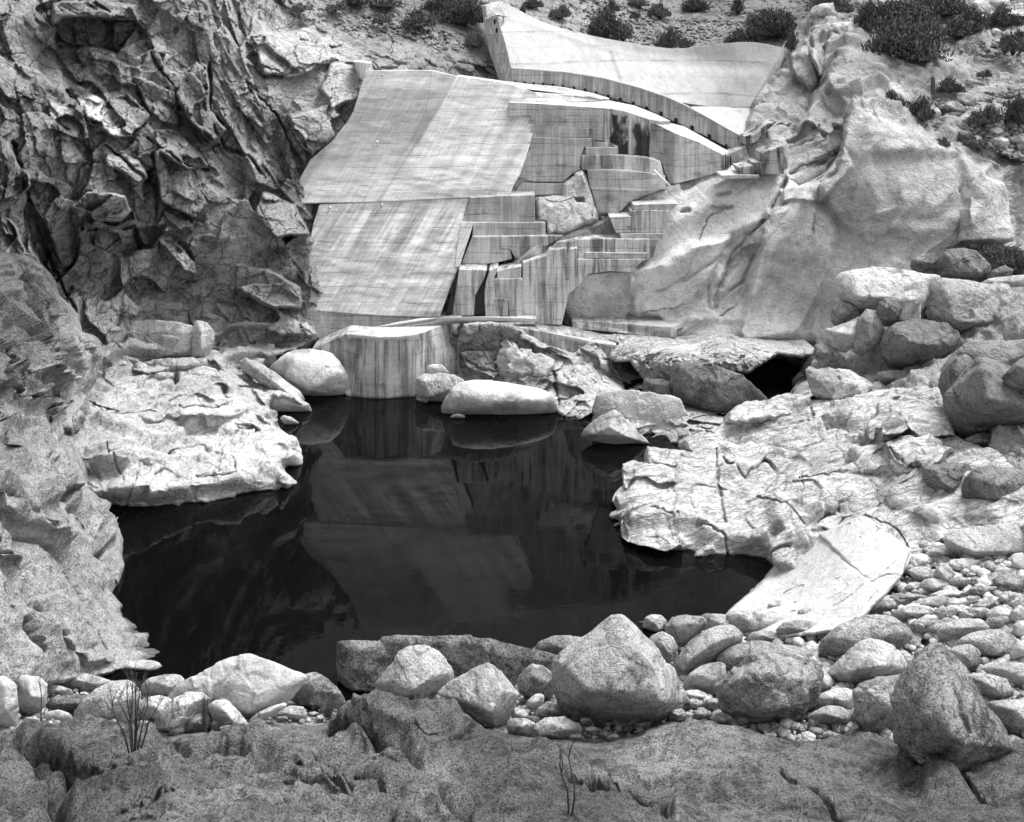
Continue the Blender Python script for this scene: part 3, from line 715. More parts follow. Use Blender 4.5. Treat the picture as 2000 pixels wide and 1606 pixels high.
rw_poly = [(985,530),(1040,478),(1110,452),(1180,428),(1215,392),(1300,362),(1380,330),(1418,305),(1424,290),(1455,292),(1452,262),(1470,200),(1498,140),(1528,92),(1545,60),(1590,20),(1620,-30),(2060,-30),(2060,960),(1800,960),(1620,800),(1585,720),(1590,672),(1110,662),(1000,650),(985,600)]
NOSE = [(1680,225),(1720,228),(1800,260),(1900,300),(1965,340),(1978,380),(1975,440),(1960,492),(1900,520),(1800,530),(1700,665),(1110,665),(1110,560),(1240,430),(1420,310),(1500,330),(1650,330),(1665,260)]
UP = [(1700,-60),(2100,-60),(2100,360),(1960,330),(1880,290),(1760,225),(1740,130),(1700,60)]
LAYR = [T3(545,650),T3(640,600),T3(815,590),T3(820,650),T3(790,740),T3(700,810),T3(560,825)]
def rw_disp(P, U, V, sd):
    no = w2(U, V, NOSE, 14); up = w2(U, V, UP, 14); ly = w2(U, V, LAYR, 6)
    low = sstep(700, 780, V)
    o = 1.6*fbm(P/np.array([13., 13., 9.]), 2, 61) + .42*fbm(P/3.6, 3, 62)+.09*fbm(P/.8, 3, 65)
    dg = basis((.6, .3, .7)); q = (P@dg.T)/np.array([14., 3.4, 3.4])
    o = o - 1.5*np.maximum(ridged(q, 2, 63), 0)*no
    f1, e1, _ = facet(P, (6., 4.5, 4.5), DIAG, 41, .2, .8, soft=.2); f2, e2, _ = facet(P, (2.2, 1.8, 1.8), DIAG, 42, .2, .8, soft=.15); f3, _, _ = facet(P, (.9, .7, .7), DIAG, 43, .2, .8)
    rough = np.clip(1-no-.45*up, 0, 1)
    o = o + rough*(1.3*f1+.5*f2+.15*f3) + up*(.5*f1+.25*f2+.12*f3)+low*(.6*f2+.2*f3)
    g, _, _ = facet(P, (7., 3., .55), (1, .1, .45), 44, .3, 1.2)
    o = o*(1-.4*ly) + ly*(.3*g)
    dm = w2(U, V, [(940,360),(1330,360),(1330,500),(1150,620),(940,640)], 25); o = o*(1-.75*dm)
    o = o + no*(.07*fbm(P/.35, 3, 67)+.15*np.maximum(ridged(P/np.array([3., 3., 2.]), 3, 68), 0))
    o = o + no*(.16*f2)*sstep(.1, .5, fbm(P/5., 2, 66))
    return None, (o*(.5+.35*(1-no))+.52*folds(U, V, RWF))*(.3+.7*sstep(0, 12, sd))
def rw_tint(P, U, V, sd):
    no = w2(U, V, NOSE, 14)
    b = fbm(P/np.array([7., 7., 4.5]), 4, 71); c = fbm(P/np.array([2.5, 2.5, 1.]), 4, 72)
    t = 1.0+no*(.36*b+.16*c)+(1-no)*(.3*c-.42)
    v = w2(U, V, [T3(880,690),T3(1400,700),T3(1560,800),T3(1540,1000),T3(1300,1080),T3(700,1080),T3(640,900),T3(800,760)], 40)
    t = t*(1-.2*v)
    # pale run-off films spread below the concrete steps and drip lines
    for k, (x, y, w, h) in enumerate([(1350,480,110,22),(1290,520,60,30),(1400,600,60,14),(1560,370,60,14),(1720,195,50,30),(1480,520,60,20)]):
        t = t+.35*np.exp(-((U-x+ (V-y)*.9)/w)**2-((V-y)/h)**2)*sstep(-.5, .3, fbm(P/2., 3, 80+k))
    return np.clip(t, .3, 1.7)
rwf = [plate([(1104,575),(1120,548),(1150,534),(1236,528),(1226,600),(1216,668),(1100,668)], -1.1, 0, .5, 9),
       plate([(1240,528),(1290,512),(1350,480),(1420,468),(1400,520),(1360,575),(1330,610),(1236,612)], -1.3, .4, .6, 14),
       plate([T3(870,470),T3(960,478),T3(1200,600),T3(1400,650),T3(1570,770),T3(1560,1090),T3(1100,1190),T3(800,1010),T3(700,850),T3(800,700),T3(835,560)], -1.8, .3, 1.2, 11),
       plate([T3(470,960),T3(640,900),T3(760,1030),T3(700,1300),T3(560,1560),T3(330,1560),T3(360,1330),T3(420,1130)], -1.2, .5, .3, 14),
       plate([T3(520,850),T3(690,835),T3(820,700),T3(840,760),T3(700,900),T3(530,900)], -.9, 0, -.8, 7),
       plate([T3(960,720),T3(1300,700),T3(1380,900),T3(1200,1000),T3(1000,980)], .7, 0, -.4, 22),
       plate([T3(760,270),T3(900,140),T3(1000,200),T3(960,420),T3(830,480),T3(740,400)], -1.2, .6, 0, 12),
       plate(LAYR, .8, 0, 0, 5), plate([(1955,300),(2060,330),(2060,540),(1985,520),(1972,440),(1985,380)], 3.5, 0, 0, 6),
       plate([T3(640,80),T3(760,20),T3(770,150),T3(700,200),T3(690,330),T3(650,240)], -1.8, 1., -1, 5),
       plate([T3(560,230),T3(640,180),T3(690,300),T3(640,370),T3(580,330)], -1.6, 0, -1, 5),
       plate([T3(1420,780),T3(1540,830),T3(1550,960),T3(1530,1090),T3(1320,1080),T3(1350,900)], -1.1, .6, 0, 8),
       plate([T3(380,1110),T3(420,1100),T3(330,1330),T3(250,1420),T3(215,1390),T3(280,1220)], .9, 1., 0, 7),
       plate([T6(420,40),T6(560,20),T6(600,60),T6(480,130)], -.4, 0, 0, 5)]
rwc = [([T3(540,800),T3(500,870),T3(460,980),T3(395,1035)], 4, .9), ([T3(380,1100),T3(290,1180),T3(230,1300),T3(225,1370)], 7, 1.1), ([T3(400,1140),T3(340,1260),T3(250,1330)], 5, .8),
       ([T3(555,780),T3(700,730),T3(815,650)], 2.5, .7), ([T3(560,820),T3(640,820),T3(730,790)], 2.5, .6), ([T3(620,600),T3(720,590),T3(815,590)], 2.5, .6),
       ([T3(690,830),T3(680,900),T3(660,1040)], 4, .5), ([T3(830,560),T3(825,650),T3(760,790),T3(700,830)], 5, 1.), ([T3(500,565),T3(590,545)], 3, .7),
       ([T6(320,30),T6(500,0),T6(620,-40)], 2, .5), ([T3(240,1420),T3(300,1380)], 3, .8), ([T3(150,1080),T3(200,960),T3(300,920)], 3, .6), ([T3(240,870),T3(290,860)], 5, 1.),
       ([T3(210,930),T3(300,925)], 4, .8), ([T3(70,950),T3(100,945)], 7, 1.), ([T3(1340,900),T3(1330,1060)], 3, .4),([T3(650,100),T3(650,250),T3(690,340)], 5, 1.5)]
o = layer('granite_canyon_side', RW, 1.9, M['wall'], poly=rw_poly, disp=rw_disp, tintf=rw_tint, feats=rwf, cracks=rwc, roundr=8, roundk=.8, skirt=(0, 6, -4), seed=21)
tag(o, kind='structure')

# hills and cliff carried on above the picture, so the canyon closes round the pool
def upper(name, tps, us, v, rise, mat, seed):
    us = np.array(us, float); base = wp(us, us*0+v, tps(us, us*0+v)+.6)
    n = 24; rows = []
    for k in range(n):
        t = k/(n-1); q = base+np.array([r for r in rise(us)])*t*np.array([[1, 1, 1]])
        rows.append(q)
    G = np.array(rows); P = G.reshape(-1, 3); f, _, _ = facet(P, (9, 6, 6), DIAG, seed, .4, .9); P = P+np.stack([f*2, -f*3, f*1.], -1)*np.repeat(np.linspace(0, 1, n)**.5, len(us))[:, None]
    idx = np.arange(len(P)).reshape(n, len(us)); q = np.stack([idx[:-1, :-1], idx[:-1, 1:], idx[1:, 1:], idx[1:, :-1]], -1).reshape(-1, 4)
    tag(link(name, mesh_np(name, P, q, smooth=False), mat), kind='structure')
upper('upper_cliff', BACK, np.linspace(-150, 520, 70), -24, lambda u: np.stack([-30+u*0, 40+u*0, 120+u*0], -1), M['cliff'], 5)
upper('upper_hillside', BACK, np.linspace(500, 1720, 90), -24, lambda u: np.stack([u*0, 95+u*0, 125+u*0], -1), M['cliff'], 6)
upper('upper_right_hillside', RW, np.linspace(1560, 2060, 50), -24, lambda u: np.stack([45+u*0, 60+u*0, 80+u*0], -1), M['cliff'], 7)

# ---------------------------------------------------------------- terrace tool
def terrace(P, V, H, r, amt, seed, wob=.6, ws=3.):
    s = P[:, 2]+wob*fbm(P/ws, 2, seed)+1.3*wob*facet(P, (2.6, 2., 2.), (1, .3, 0), seed+1, .12, .25, soft=.1)[0]
    k = np.floor(s/H); f = s/H-k
    zt = H*(k+sstep(0, r, f))-(s-P[:, 2])
    return amt*(zd(V, zt)-zd(V, P[:, 2]))

# left ledges of bleached rock
c_ctrl = [W(*T5(490,892)),W(*T5(700,900)),W(*T5(870,882)),W(*T5(1080,857)),W(*T5(1340,790)),W(*T5(1360,714)),W(*T5(1395,472)),W(*T5(1250,474))]+[
 Z(*T5(x, y), z) for x, y, z in [(1340,400,.9),(1290,340,1.3),(1180,290,1.9),(1010,220,2.9),(960,180,3.5),(700,60,5.3),(480,160,4.7),(400,60,6.2),(350,400,4.2),(320,600,3.1),(480,650,2.7),(750,520,2.4),
 (1000,600,1.6),(900,430,2.7),(1150,450,1.5),(1050,750,.8),(1200,620,.8),(600,850,.7),(1190,560,.9),(250,450,6.5),(450,800,1.3),(1300,620,.5),(1100,20,5.3),(1340,60,4.9),(1330,180,2.9)]]
CC = TPS(c_ctrl)
c_poly = [T5(*p) for p in [(440,900),(490,892),(570,897),(620,897),(700,900),(800,902),(830,880),(870,882),(930,888),(1000,868),(1080,858),(1060,840),(1150,826),(1290,818),(1345,790),(1270,735),(1270,712),(1360,712),
 (1362,672),(1330,600),(1262,573),(1250,500),(1250,474),(1330,470),(1395,470),(1370,430),(1340,395),(1300,345),(1230,300),(1180,285),(1200,240),(1330,200),(1420,120),(1380,60),(1050,40),(700,20),(420,0),(230,60),(180,300),(240,560),(300,700),(400,850)]]
def c_disp(P, U, V, sd):
    f1, _, _ = facet(P, (4.2, 3., 2.4), (1, .35, -.25), 81, .15, .6, soft=.15); f2, e2, _ = facet(P, (1.9, 1.4, 1.2), (1, .35, -.25), 82, .15, .7, soft=.15); f3, _, _ = facet(P, (.8, .6, .6), (1, .35, -.3), 83, .4, 1.); f4, _, _ = facet(P, (.5, .4, .35), (1, .35, -.3), 84, .3, .8)
    t = terrace(P, V, 1.7, .6, .95, 85, .45, 8.)
    a = sstep(0, 10, sd)
    return t*a, (.75*f1+.26*f2+.08*f3+.03*f4+.04*fbm(P/1.2, 3, 87))*(.12+.88*a)
def c_tint(P, U, V, sd):
    t = 1+.2*fbm(P/4., 3, 86)
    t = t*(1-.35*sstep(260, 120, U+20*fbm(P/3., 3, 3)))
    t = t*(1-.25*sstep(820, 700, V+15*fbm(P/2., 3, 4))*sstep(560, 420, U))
    return np.clip(t, .3, 1.4)
ccr = [([T5(480,600),T5(520,720),T5(560,780)], 3, .6), ([T5(880,740),T5(1050,745)], 3, .5), ([T5(1050,570),T5(1160,565)], 3, .5), ([T5(1050,700),T5(1055,750)], 3, .5), ([T5(760,640),T5(900,620),T5(1050,690)], 3, .5),
       ([T5(640,650),T5(600,800),T5(570,890)], 3, .5), ([T5(800,440),T5(960,440),T5(1040,420)], 3, .6), ([T5(980,600),T5(1000,690)], 3, .4), ([T5(350,400),T5(480,470),T5(700,460)], 3, .5)]
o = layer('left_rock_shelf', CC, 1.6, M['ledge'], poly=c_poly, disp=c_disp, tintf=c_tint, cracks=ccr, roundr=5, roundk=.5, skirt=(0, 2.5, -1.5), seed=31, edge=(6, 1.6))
tag(o, kind='structure')

# near slope on the left
n_ctrl = [W(240,1128),W(222,1168),W(332,1262),W(214,990),W(236,1045),W(260,1306),(132,830,58),(150,640,62.5),(60,500,61),(-40,500,57),(-40,800,46),(-40,1050,39),(-40,1330,36.),(100,1000,47),(100,1250,41.),
          Z(200,1190,1.6),Z(180,1300,.9),(40,900,45.5),(100,760,56.5),(20,650,53)]
NS = TPS(n_ctrl)
n_poly = [(-40,480),(50,498),(85,520),(100,560),(140,600),(150,640),(190,660),(205,700),(180,745),(140,790),(128,830),(150,870),(180,920),(205,965),(216,990),(232,1030),(241,1060),(239,1092),(251,1120),(243,1135),(222,1160),(232,1170),(250,1190),(290,1224),(318,1244),(334,1262),(312,1290),(262,1306),(190,1325),(-40,1360)]
def n_disp(P, U, V, sd):
    ax = (.75, .1, -.62)
    f1, e1, _ = facet(P, (7., 2.8, 2.8), ax, 91, .25, .7, soft=.22); f2, _, _ = facet(P, (2.6, 1.4, 1.4), ax, 92, .25, .75, soft=.22); f3, _, _ = facet(P, (.9, .5, .5), ax, 93, .3, .8)
    B = basis(ax); q = (P@B.T)/np.array([6., 1.1, 1.1])
    up = sstep(900, 700, V)
    g = ridged(q+.3*fbm(P/2., 2, 3)[:, None], 4, 94)
    blk, _, _ = facet(P, (2.2, 1.6, 1.3), DIAG, 95, .4, .9)
    return None, (.75*f1+.16*f2*(.8+up)+.05*f3 +.85*folds(U, V, NSF)+.6*fbm(q*np.array([1.1, .5, .5]), 4, 98)*(1-.4*up)+.07*fbm(P/.4, 3, 5)+ up*.8*blk)*(.08+.92*sstep(0, 38, sd))
def n_tint(P, U, V, sd): return np.clip(1.02+.22*fbm(P/2.5, 4, 96), .4, 1.5)
ncr = [(pl, 4, .3+.3*a) for pl, w, a in NSF if a > 0]
nfo = [plate([T5(300,830),T5(430,880),T5(470,960),T5(450,1090),T5(380,1010),T5(300,920)], -.9, .4, 0, 6), plate([T5(200,720),T5(330,760),T5(390,850),T5(300,830),T5(220,800)], -.9, 0, -.5, 6), plate([T5(170,1310),T5(250,1330),T5(450,1500),T5(500,1580),T5(380,1600),T5(240,1440)], -.7, .3, -.2, 8),
       plate([T5(0,480),T5(90,520),T5(190,650),T5(220,780),T5(120,740),T5(0,640)], -1.0, .5, 0, 8), plate([T5(490,950),T5(545,1020),T5(560,1150),T5(520,1240),T5(470,1130)], -.6, .4, 0, 5), plate([T5(0,760),T5(120,820),T5(260,1000),T5(220,1060),T5(80,960),T5(0,900)], -.8, .4, 0, 8),
       plate([T5(0,1010),T5(150,1090),T5(330,1240),T5(300,1300),T5(120,1180),T5(0,1120)], -.7, .3, -.3, 8), plate([T5(0,270),T5(120,290),T5(290,320),T5(300,440),T5(200,420),T5(60,380),T5(0,360)], -1.4, 0, -1.2, 6), plate([T5(60,110),T5(230,240),T5(260,330),T5(120,290),T5(30,220)], -1.2, .4, -1.2, 6)]
o = layer('left_rock_slope', NS, 1.6, M['near'], poly=n_poly, disp=n_disp, tintf=n_tint, cracks=ncr, feats=nfo, roundr=9, roundk=1.6, skirt=(-1., 3.5, -1.5), seed=33, edge=(6, 1.6))
tag(o, kind='structure')

# rock along the far shore, under the concrete ledge
s_ctrl = [W(814,784),W(860,790),W(1085,806),W(1140,826),W(1250,864),W(1310,866),(905,640,74.6),(990,632,75.4),Z(900,740,.9),Z(1060,745,1.3),Z(1000,705,2.1),Z(1180,745,.9),(1230,715,86),(1330,715,87),(1540,728,89),(1600,712,88),(1230,755,77.5),(1540,765,79),
          Z(1200,765,.8),Z(1250,800,.9),Z(1350,835,.9),Z(1480,850,1.2),Z(1560,770,2.2),(1180,700,76.5),(1120,690,76),Z(1000,770,.6),(1600,660,80),(1200,660,84)]
SR = TPS(s_ctrl)
s_poly = [(812,738),(812,784),(840,790),(865,792),(900,800),(1084,806),(1098,818),(1140,826),(1180,866),(1310,867),(1420,870),(1560,800),(1600,760),(1600,690),(1400,670),(1160,660),(1120,690),(1060,670),(1000,634),(960,628),(905,632),(893,670),(893,730)]
def s_disp(P, U, V, sd):
    f1, _, _ = facet(P, (3.4, 2.4, 2.), (1, .3, -.6), 101, .2, .8); f2, e, _ = facet(P, (1.4, 1., .9), (1, .3, -.6), 102, .2, .9); f3, _, _ = facet(P, (.6, .4, .35), (1, .3, -.6), 103, .4, 1.)
    a = .3+.7*sstep(0, 10, sd)
    return a*(1.1*f1+.35*f2+.10*f3)
def s_tint(P, U, V, sd):
    t = .95+.25*fbm(P/2., 3, 104)
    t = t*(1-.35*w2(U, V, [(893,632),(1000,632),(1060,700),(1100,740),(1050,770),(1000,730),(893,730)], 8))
    t = t*(1-.45*sstep(745, 725, V)*sstep(1170, 1200, U))  # shade of the recess below the bench, put into the rock tint
    return np.clip(t, .2, 1.4)
o = layer('far_shore_rock', SR, 1.6, M['ledge'], poly=s_poly, disp=s_disp, tintf=s_tint, roundr=4, roundk=.4, skirt=(0, 3, -1.5), seed=35, edge=(6, 1.5),
          cracks=[([T4(985,350),T4(1100,430),T4(1200,440)], 4, .7), ([T4(1200,300),T4(1330,400),T4(1450,440),T4(1470,560)], 5, .9), ([T4(1190,230),T4(1200,330),T4(1170,420)], 4, .6), ([T4(1460,460),T4(1480,600)], 5, .8)])
tag(o, kind='structure')

# flat bench with its undercut lip
p_ctrl = [Z(*T6(x, y), z) for x, y, z in [(0,95,3.5),(130,120,3.4),(520,150,3.35),(1090,185,3.35),(520,190,3.3),(900,190,3.3),(1090,200,3.3),(250,160,3.3),(700,230,3.1)]]
lip = zd(T6(500,240)[1], 3.0)
p_ctrl += [ZT((*T6(480,335), lip+2.5)), ZT((*T6(330,300), lip+1.8)), ZT((*T6(760,285), lip+.2)), Z(*T6(200,220), 2.5), ZT((*T6(480,250), lip)), ZT((*T6(870,245), lip+.3))]
PL = TPS(p_ctrl)
p_poly = [T6(*p) for p in [(-10,88),(130,112),(520,140),(820,150),(1092,180),(1100,205),(1040,219),(1000,216),(930,206),(870,242),(845,262),(800,290),(760,284),(700,282),(600,262),(480,240),(478,336),(400,322),(350,318),(330,290),(290,235),(225,238),(188,215),(205,180),(235,160),(140,142),(100,118)]]
def p_disp(P, U, V, sd):
    f2, _, _ = facet(P, (2.4, 1.4, 1.), (1, .2, 0), 112, .2, .7); f3, _, _ = facet(P, (.8, .5, .3), (1, .2, -.5), 113, .4, 1.)
    fl = sstep(695, 680, V)
    rib = ridged((P@basis((.5, .3, -.8)).T)/np.array([2.5, .6, .6]), 2, 115)
    return (1-fl)*(.45*f2+.15*f3-.25*rib*sstep(700, 712, V))+fl*.12*f2
o = layer('flat_rock_bench', PL, 1.3, M['ledge2'], poly=p_poly, disp=p_disp, tintf=lambda P, U, V, sd: np.clip(1.+.22*fbm(P/np.array([5., .8, 1.]), 4, 5)-.25*sstep(700, 715, V), .3, 1.4), roundr=5, roundk=.9, skirt=(0, 5, -.3), seed=37, edge=(5, 1.5))
tag(o, kind='structure')

# right-hand mass of bleached rock
g_ctrl = [W(*T6(x, y)) for x, y in [(205,975),(300,1025),(530,1090),(720,1100),(900,1132)]]+[Z(*T6(x, y), z) for x, y, z in [(200,912,.15),(215,840,.5),(260,770,.8),(255,685,1.3),(360,612,1.8),(510,590,1.9),(620,600,2.1),(710,490,2.4),(740,435,2.7),
 (880,400,3.1),(1040,375,3.3),(1350,400,4.2),(1600,390,5.2),(1700,650,5.2),(1380,600,4.1),(1000,600,2.8),(700,650,2.0),(680,900,1.1),(1000,800,2.5),(1200,700,3.3),(1500,760,4.5),(1720,940,4.6),(1200,960,2.5),(1050,1040,1.6),(950,1100,.8),(1500,1000,3.5),(1650,1060,3.7),(500,1000,.8),(400,850,1.1),(500,700,1.6),(2040,800,6),(2040,1000,5),(1250,480,4.)]]
GG = TPS(g_ctrl)
g_poly = [T6(*p) for p in [(200,965),(245,950),(250,1000),(300,1022),(360,1038),(420,1052),(470,1075),(530,1088),(590,1090),(640,1085),(660,1088),(720,1100),(770,1105),(830,1122),(880,1122),(900,1132),(1000,1180),(1200,1150),(1500,1120),(1600,1065),(1660,1010),(1800,1040),(2060,1040),(2060,800),(1900,640),(1700,560),(1700,370),(1500,350),(1330,360),(1200,400),(1075,402),(1065,385),(1025,374),(960,376),(880,402),(800,408),(745,432),(715,462),(708,492),(665,530),(650,552),(605,560),(560,558),(515,575),(508,592),(555,625),(505,622),(365,604),(358,625),(358,675),(300,668),(258,678),(254,700),(262,770),(225,800),(210,840),(235,880),(200,900),(198,915),(250,930)]]
def g_disp(P, U, V, sd):
    f1, _, _ = facet(P, (5.5, 3.2, 2.6), (1, .2, .35), 121, .3, .7, soft=.35); f2, _, _ = facet(P, (2.2, 1.4, 1.2), (1, .2, .35), 122, .35, .7, soft=.3); f3, _, _ = facet(P, (.7, .4, .3), (1, .2, .4), 123, .5, 1.)
    B = basis((1, .15, .4)); q = (P@B.T)/np.array([5., 1.5, 1.5])
    rg = ridged(q+.35*np.stack([fbm(P/3., 2, 6)]*3, -1), 4, 125)
    a = sstep(0, 8, sd)
    t = terrace(P, V, 1.2, .55, .35, 124, .4, 6.)
    return a*t, (.1+.9*a)*(.6*fbm(P/3.4, 4, 126, .45)+1.0*f1+.22*f2+.03*f3)
gcr = [([T6(665,600),T6(668,720),T6(690,850),T6(705,945)], 4, .8), ([T6(1310,905),T6(1480,1010),T6(1510,1060)], 3, .5), ([T6(1090,995),T6(1180,950),T6(1200,880),T6(1350,800),T6(1500,780)], 4, .6),
       ([T6(690,620),T6(780,690),T6(870,640),T6(950,690)], 4, .7), ([T6(870,640),T6(920,680)], 6, .9), ([T6(1060,390),T6(1090,500),T6(1180,540)], 4, .8), ([T6(1020,670),T6(1050,800),T6(1000,900)], 3, .4),
       ([T6(810,830),T6(950,870),T6(1100,930)], 3, .45), ([T6(250,960),T6(400,880),T6(500,920)], 4, .5), ([T6(1370,610),T6(1500,700),T6(1560,740)], 4, .7), ([T6(1000,1060),T6(900,1090)], 3, .6), ([T6(1070,480),T6(1280,560),T6(1360,590)], 4, .6),
       ([T6(580,940),T6(700,1000),T6(720,1090)], 3, .5), ([T6(1030,770),T6(1200,720),T6(1430,720),T6(1560,740)], 3, .45),([T6(980,980),T6(1100,890),T6(1250,800)], 3, .4)]
gf = [plate([T6(*p) for p in [(365,604),(505,622),(490,690),(360,680)]], -.5, 0, -.6, 3), plate([T6(*p) for p in [(258,678),(480,690),(490,760),(262,775)]], -.6, .2, -.6, 3), plate([T6(*p) for p in [(300,900),(370,880),(480,930),(530,1020),(420,1040),(260,1000)]], -.7, .5, -.3, 5),
      plate([T6(*p) for p in [(740,435),(880,400),(970,390),(990,450),(800,500),(705,495)]], -.9, .4, -.5, 5), plate([T6(*p) for p in [(1400,620),(1560,560),(1700,640),(1600,730),(1450,680)]], -1.2, 0, -.8, 8), plate([T6(*p) for p in [(1330,430),(1480,380),(1640,350),(1700,560),(1560,560),(1400,560),(1320,530)]], -1.6, .5, -1., 8),
      plate([T6(*p) for p in [(1400,500),(1460,480),(1500,540),(1440,580),(1380,570)]], -.9, .3, -.3, 5)]
o = layer('right_rock_shelf', GG, 1.6, M['ledge2'], poly=g_poly, disp=g_disp, tintf=lambda P, U, V, sd: np.clip(1.04+.14*fbm(P/3., 4, 127), .5, 1.3), cracks=gcr, feats=gf, roundr=6, roundk=.6, skirt=(.3, 3, -1.5), seed=39, edge=(6, 1.4))
tag(o, kind='structure')

# gravelly ground under the boulders
j_ctrl = [Z(-50,1300,2.0),W(220,1338),W(420,1362),W(640,1368),W(900,1330),W(1100,1325),W(1250,1268),W(1420,1205),Z(1500,1165,.3),Z(1600,1120,1.2),Z(1750,1090,3.0),Z(1850,1000,4.1),Z(2060,950,5),Z(2060,1250,4.2),Z(1700,1250,2.6),Z(1500,1300,1.9),Z(0,1430,3.1),Z(500,1430,2.5),Z(1000,1450,2.5),
          Z(1500,1450,3.0),Z(2060,1450,4.4),Z(1250,1380,1.6),Z(2060,860,6)]
GR = TPS(j_ctrl)
j_poly = [(-50,1296),(150,1302),(222,1338),(330,1358),(440,1364),(640,1368),(690,1335),(900,1330),(1100,1325),(1250,1266),(1330,1236),(1420,1203),(1520,1215),(1640,1200),(1750,1110),(1790,1010),(1800,880),(2060,850),(2060,1500),(-50,1500)]
def j_disp(P, U, V, sd):
    f2, _, _ = facet(P, (.9, .8, .8), (1, 0, 0), 132, .2, 1.2); f3, _, _ = facet(P, (.35, .3, .3), (1, 0, 0), 133, .2, 1.2)
    return .12*f2+.08*f3+.3*fbm(P/4., 2, 3)+.25
o = layer('gravel_bank', GR, 2.4, M['gravel'], poly=j_poly, disp=j_disp, tintf=lambda P, U, V, sd: np.clip(1+.3*sstep(1500, 1800, U)+.25*fbm(P/1., 3, 2), .4, 1.6), skirt=(0, 2, -1.5), seed=41)
tag(o, kind='structure')

# foreground outcrop
i_ctrl = [Z(x, y, z) for x, y, z in [(-40,1428,3.3),(60,1410,3.4),(300,1420,3.1),(480,1432,2.9),(650,1410,3.3),(760,1375,3.7),(950,1425,3.1),(1200,1450,2.9),(1350,1412,3.5),(1500,1440,3.1),(1750,1455,3.3),(2050,1425,4.4),(-40,1700,9.6),(500,1700,9.),(1000,1700,9.),(1500,1700,9.),(2050,1700,10.),
 (-40,1530,6.),(250,1510,5.4),(500,1530,5.2),(850,1510,5.5),(1000,1560,5.7),(1300,1530,5.2),(1700,1530,5.3),(2000,1520,6.2),(100,1580,6.)]]
FG = TPS(i_ctrl)
i_poly = [(-40,1425),(20,1428),(60,1412),(120,1408),(200,1418),(300,1420),(330,1434),(400,1430),(480,1434),(560,1420),(640,1412),(660,1395),(700,1382),(760,1375),(830,1380),(880,1392),(950,1425),(1010,1436),(1060,1440),(1180,1452),(1240,1436),(1300,1418),(1350,1412),(1400,1414),(1450,1424),(1500,1442),(1580,1448),(1660,1440),(1750,1452),(1870,1462),(1990,1440),(2060,1425),(2060,1700),(-40,1700)]
def i_disp(P, U, V, sd):
    ax = (.9, -.35, -.1)
    B = basis(ax); wq = np.stack([fbm(P/2.5, 3, 140), fbm(P/2.5, 3, 141), fbm(P/2.5, 3, 142)], -1)
    f1, e1, _ = facet(P, (4., 3., 3.), ax, 143, .3, .65, soft=.3); f2, _, _ = facet(P, (1.4, 1.1, 1.1), ax, 144, .3, .8, soft=.3)
    q = (P@B.T)/np.array([3.6, .9, .9])+wq*.5
    lft = sstep(1300, 700, U)
    a = .1+.9*sstep(0, 22, sd)
    return None, a*(.65*f1*(.5+.6*lft)+.18*f2*(.4+.9*lft)+.09*fbm(P/.3, 4, 147, .6)+.85*folds(U, V, FGF)+(.35+.25*lft)*fbm(q*np.array([1.5,.5,.5])*.75, 5, 148, .5))
def i_tint(P, U, V, sd):
    t = 1+.5*fbm(P/np.array([2.2, 1.2, 1.2]), 4, 149)
    t = t*(1-.35*w2(U, V, [(60,1440),(200,1460),(300,1500),(320,1600),(260,1700),(110,1700),(60,1560)], 20))
    t = t*(1+.55*w2(U, V, [(1130,1450),(1300,1410),(1420,1420),(1510,1470),(1400,1510),(1250,1500)], 25))*(1+.2*w2(U, V, [(420,1530),(620,1520),(760,1600),(640,1680),(400,1680)], 25))
    t = t*(1-.35*w2(U, V, [(880,1450),(1000,1470),(1250,1540),(1180,1700),(950,1700)], 30))
    t = t*(1-.3*w2(U, V, [(1800,1500),(2060,1450),(2060,1700),(1700,1700)], 40))
    return np.clip(t, .25, 1.8)
icr = [(pl, 4.5, .32+.2*a) for pl, w, a in FGF if a > 0]
ifo = [plate([T7(160,560),T7(400,560),T7(640,600),T7(640,690),T7(420,740),T7(250,700),T7(150,640)], -0.36, 0.00, -0.41, 9), plate([T7(400,740),T7(620,690),T7(660,780),T7(600,930),T7(330,930),T7(360,800)], -0.32, 0.00, -0.23, 12),
       plate([T7(1300,520),T7(1400,462),T7(1600,450),T7(1760,500),T7(1900,560),T7(1800,600),T7(1650,580),T7(1480,520)], -0.41, 0.00, -0.27, 9), plate([T7(1400,550),T7(1560,520),T7(1640,640),T7(1560,680),T7(1450,600)], -0.32, 0.14, -0.18, 8),
       plate([T7(700,580),T7(1000,560),T7(1200,640),T7(1380,700),T7(1390,770),T7(1200,740),T7(900,700),T7(700,660)], -0.32, 0.00, -0.32, 10), plate([T7(640,850),T7(900,760),T7(1140,800),T7(1200,900),T7(640,930)], -0.27, 0.00, -0.27, 12),
       plate([T8(0,700),T8(200,720),T8(500,820),T8(560,900),T8(300,870),T8(0,800)], -0.27, 0.00, -0.23, 9), plate([T8(250,640),T8(560,620),T8(900,650),T8(1010,740),T8(760,800),T8(480,760)], -0.23, 0.00, -0.09, 14), plate([T8(640,910),T8(900,860),T8(1200,800),T8(1500,850),T8(1500,1010),T8(640,1010)], -0.23, 0.00, -0.09, 12)]
o = layer('foreground_rock', FG, 1.5, M['fore'], poly=i_poly, disp=i_disp, tintf=i_tint, cracks=icr, feats=ifo, roundr=12, roundk=1.6, skirt=(0, 2.5, -2.5), seed=43, edge=(7, 1.5))
tag(o, kind='structure')

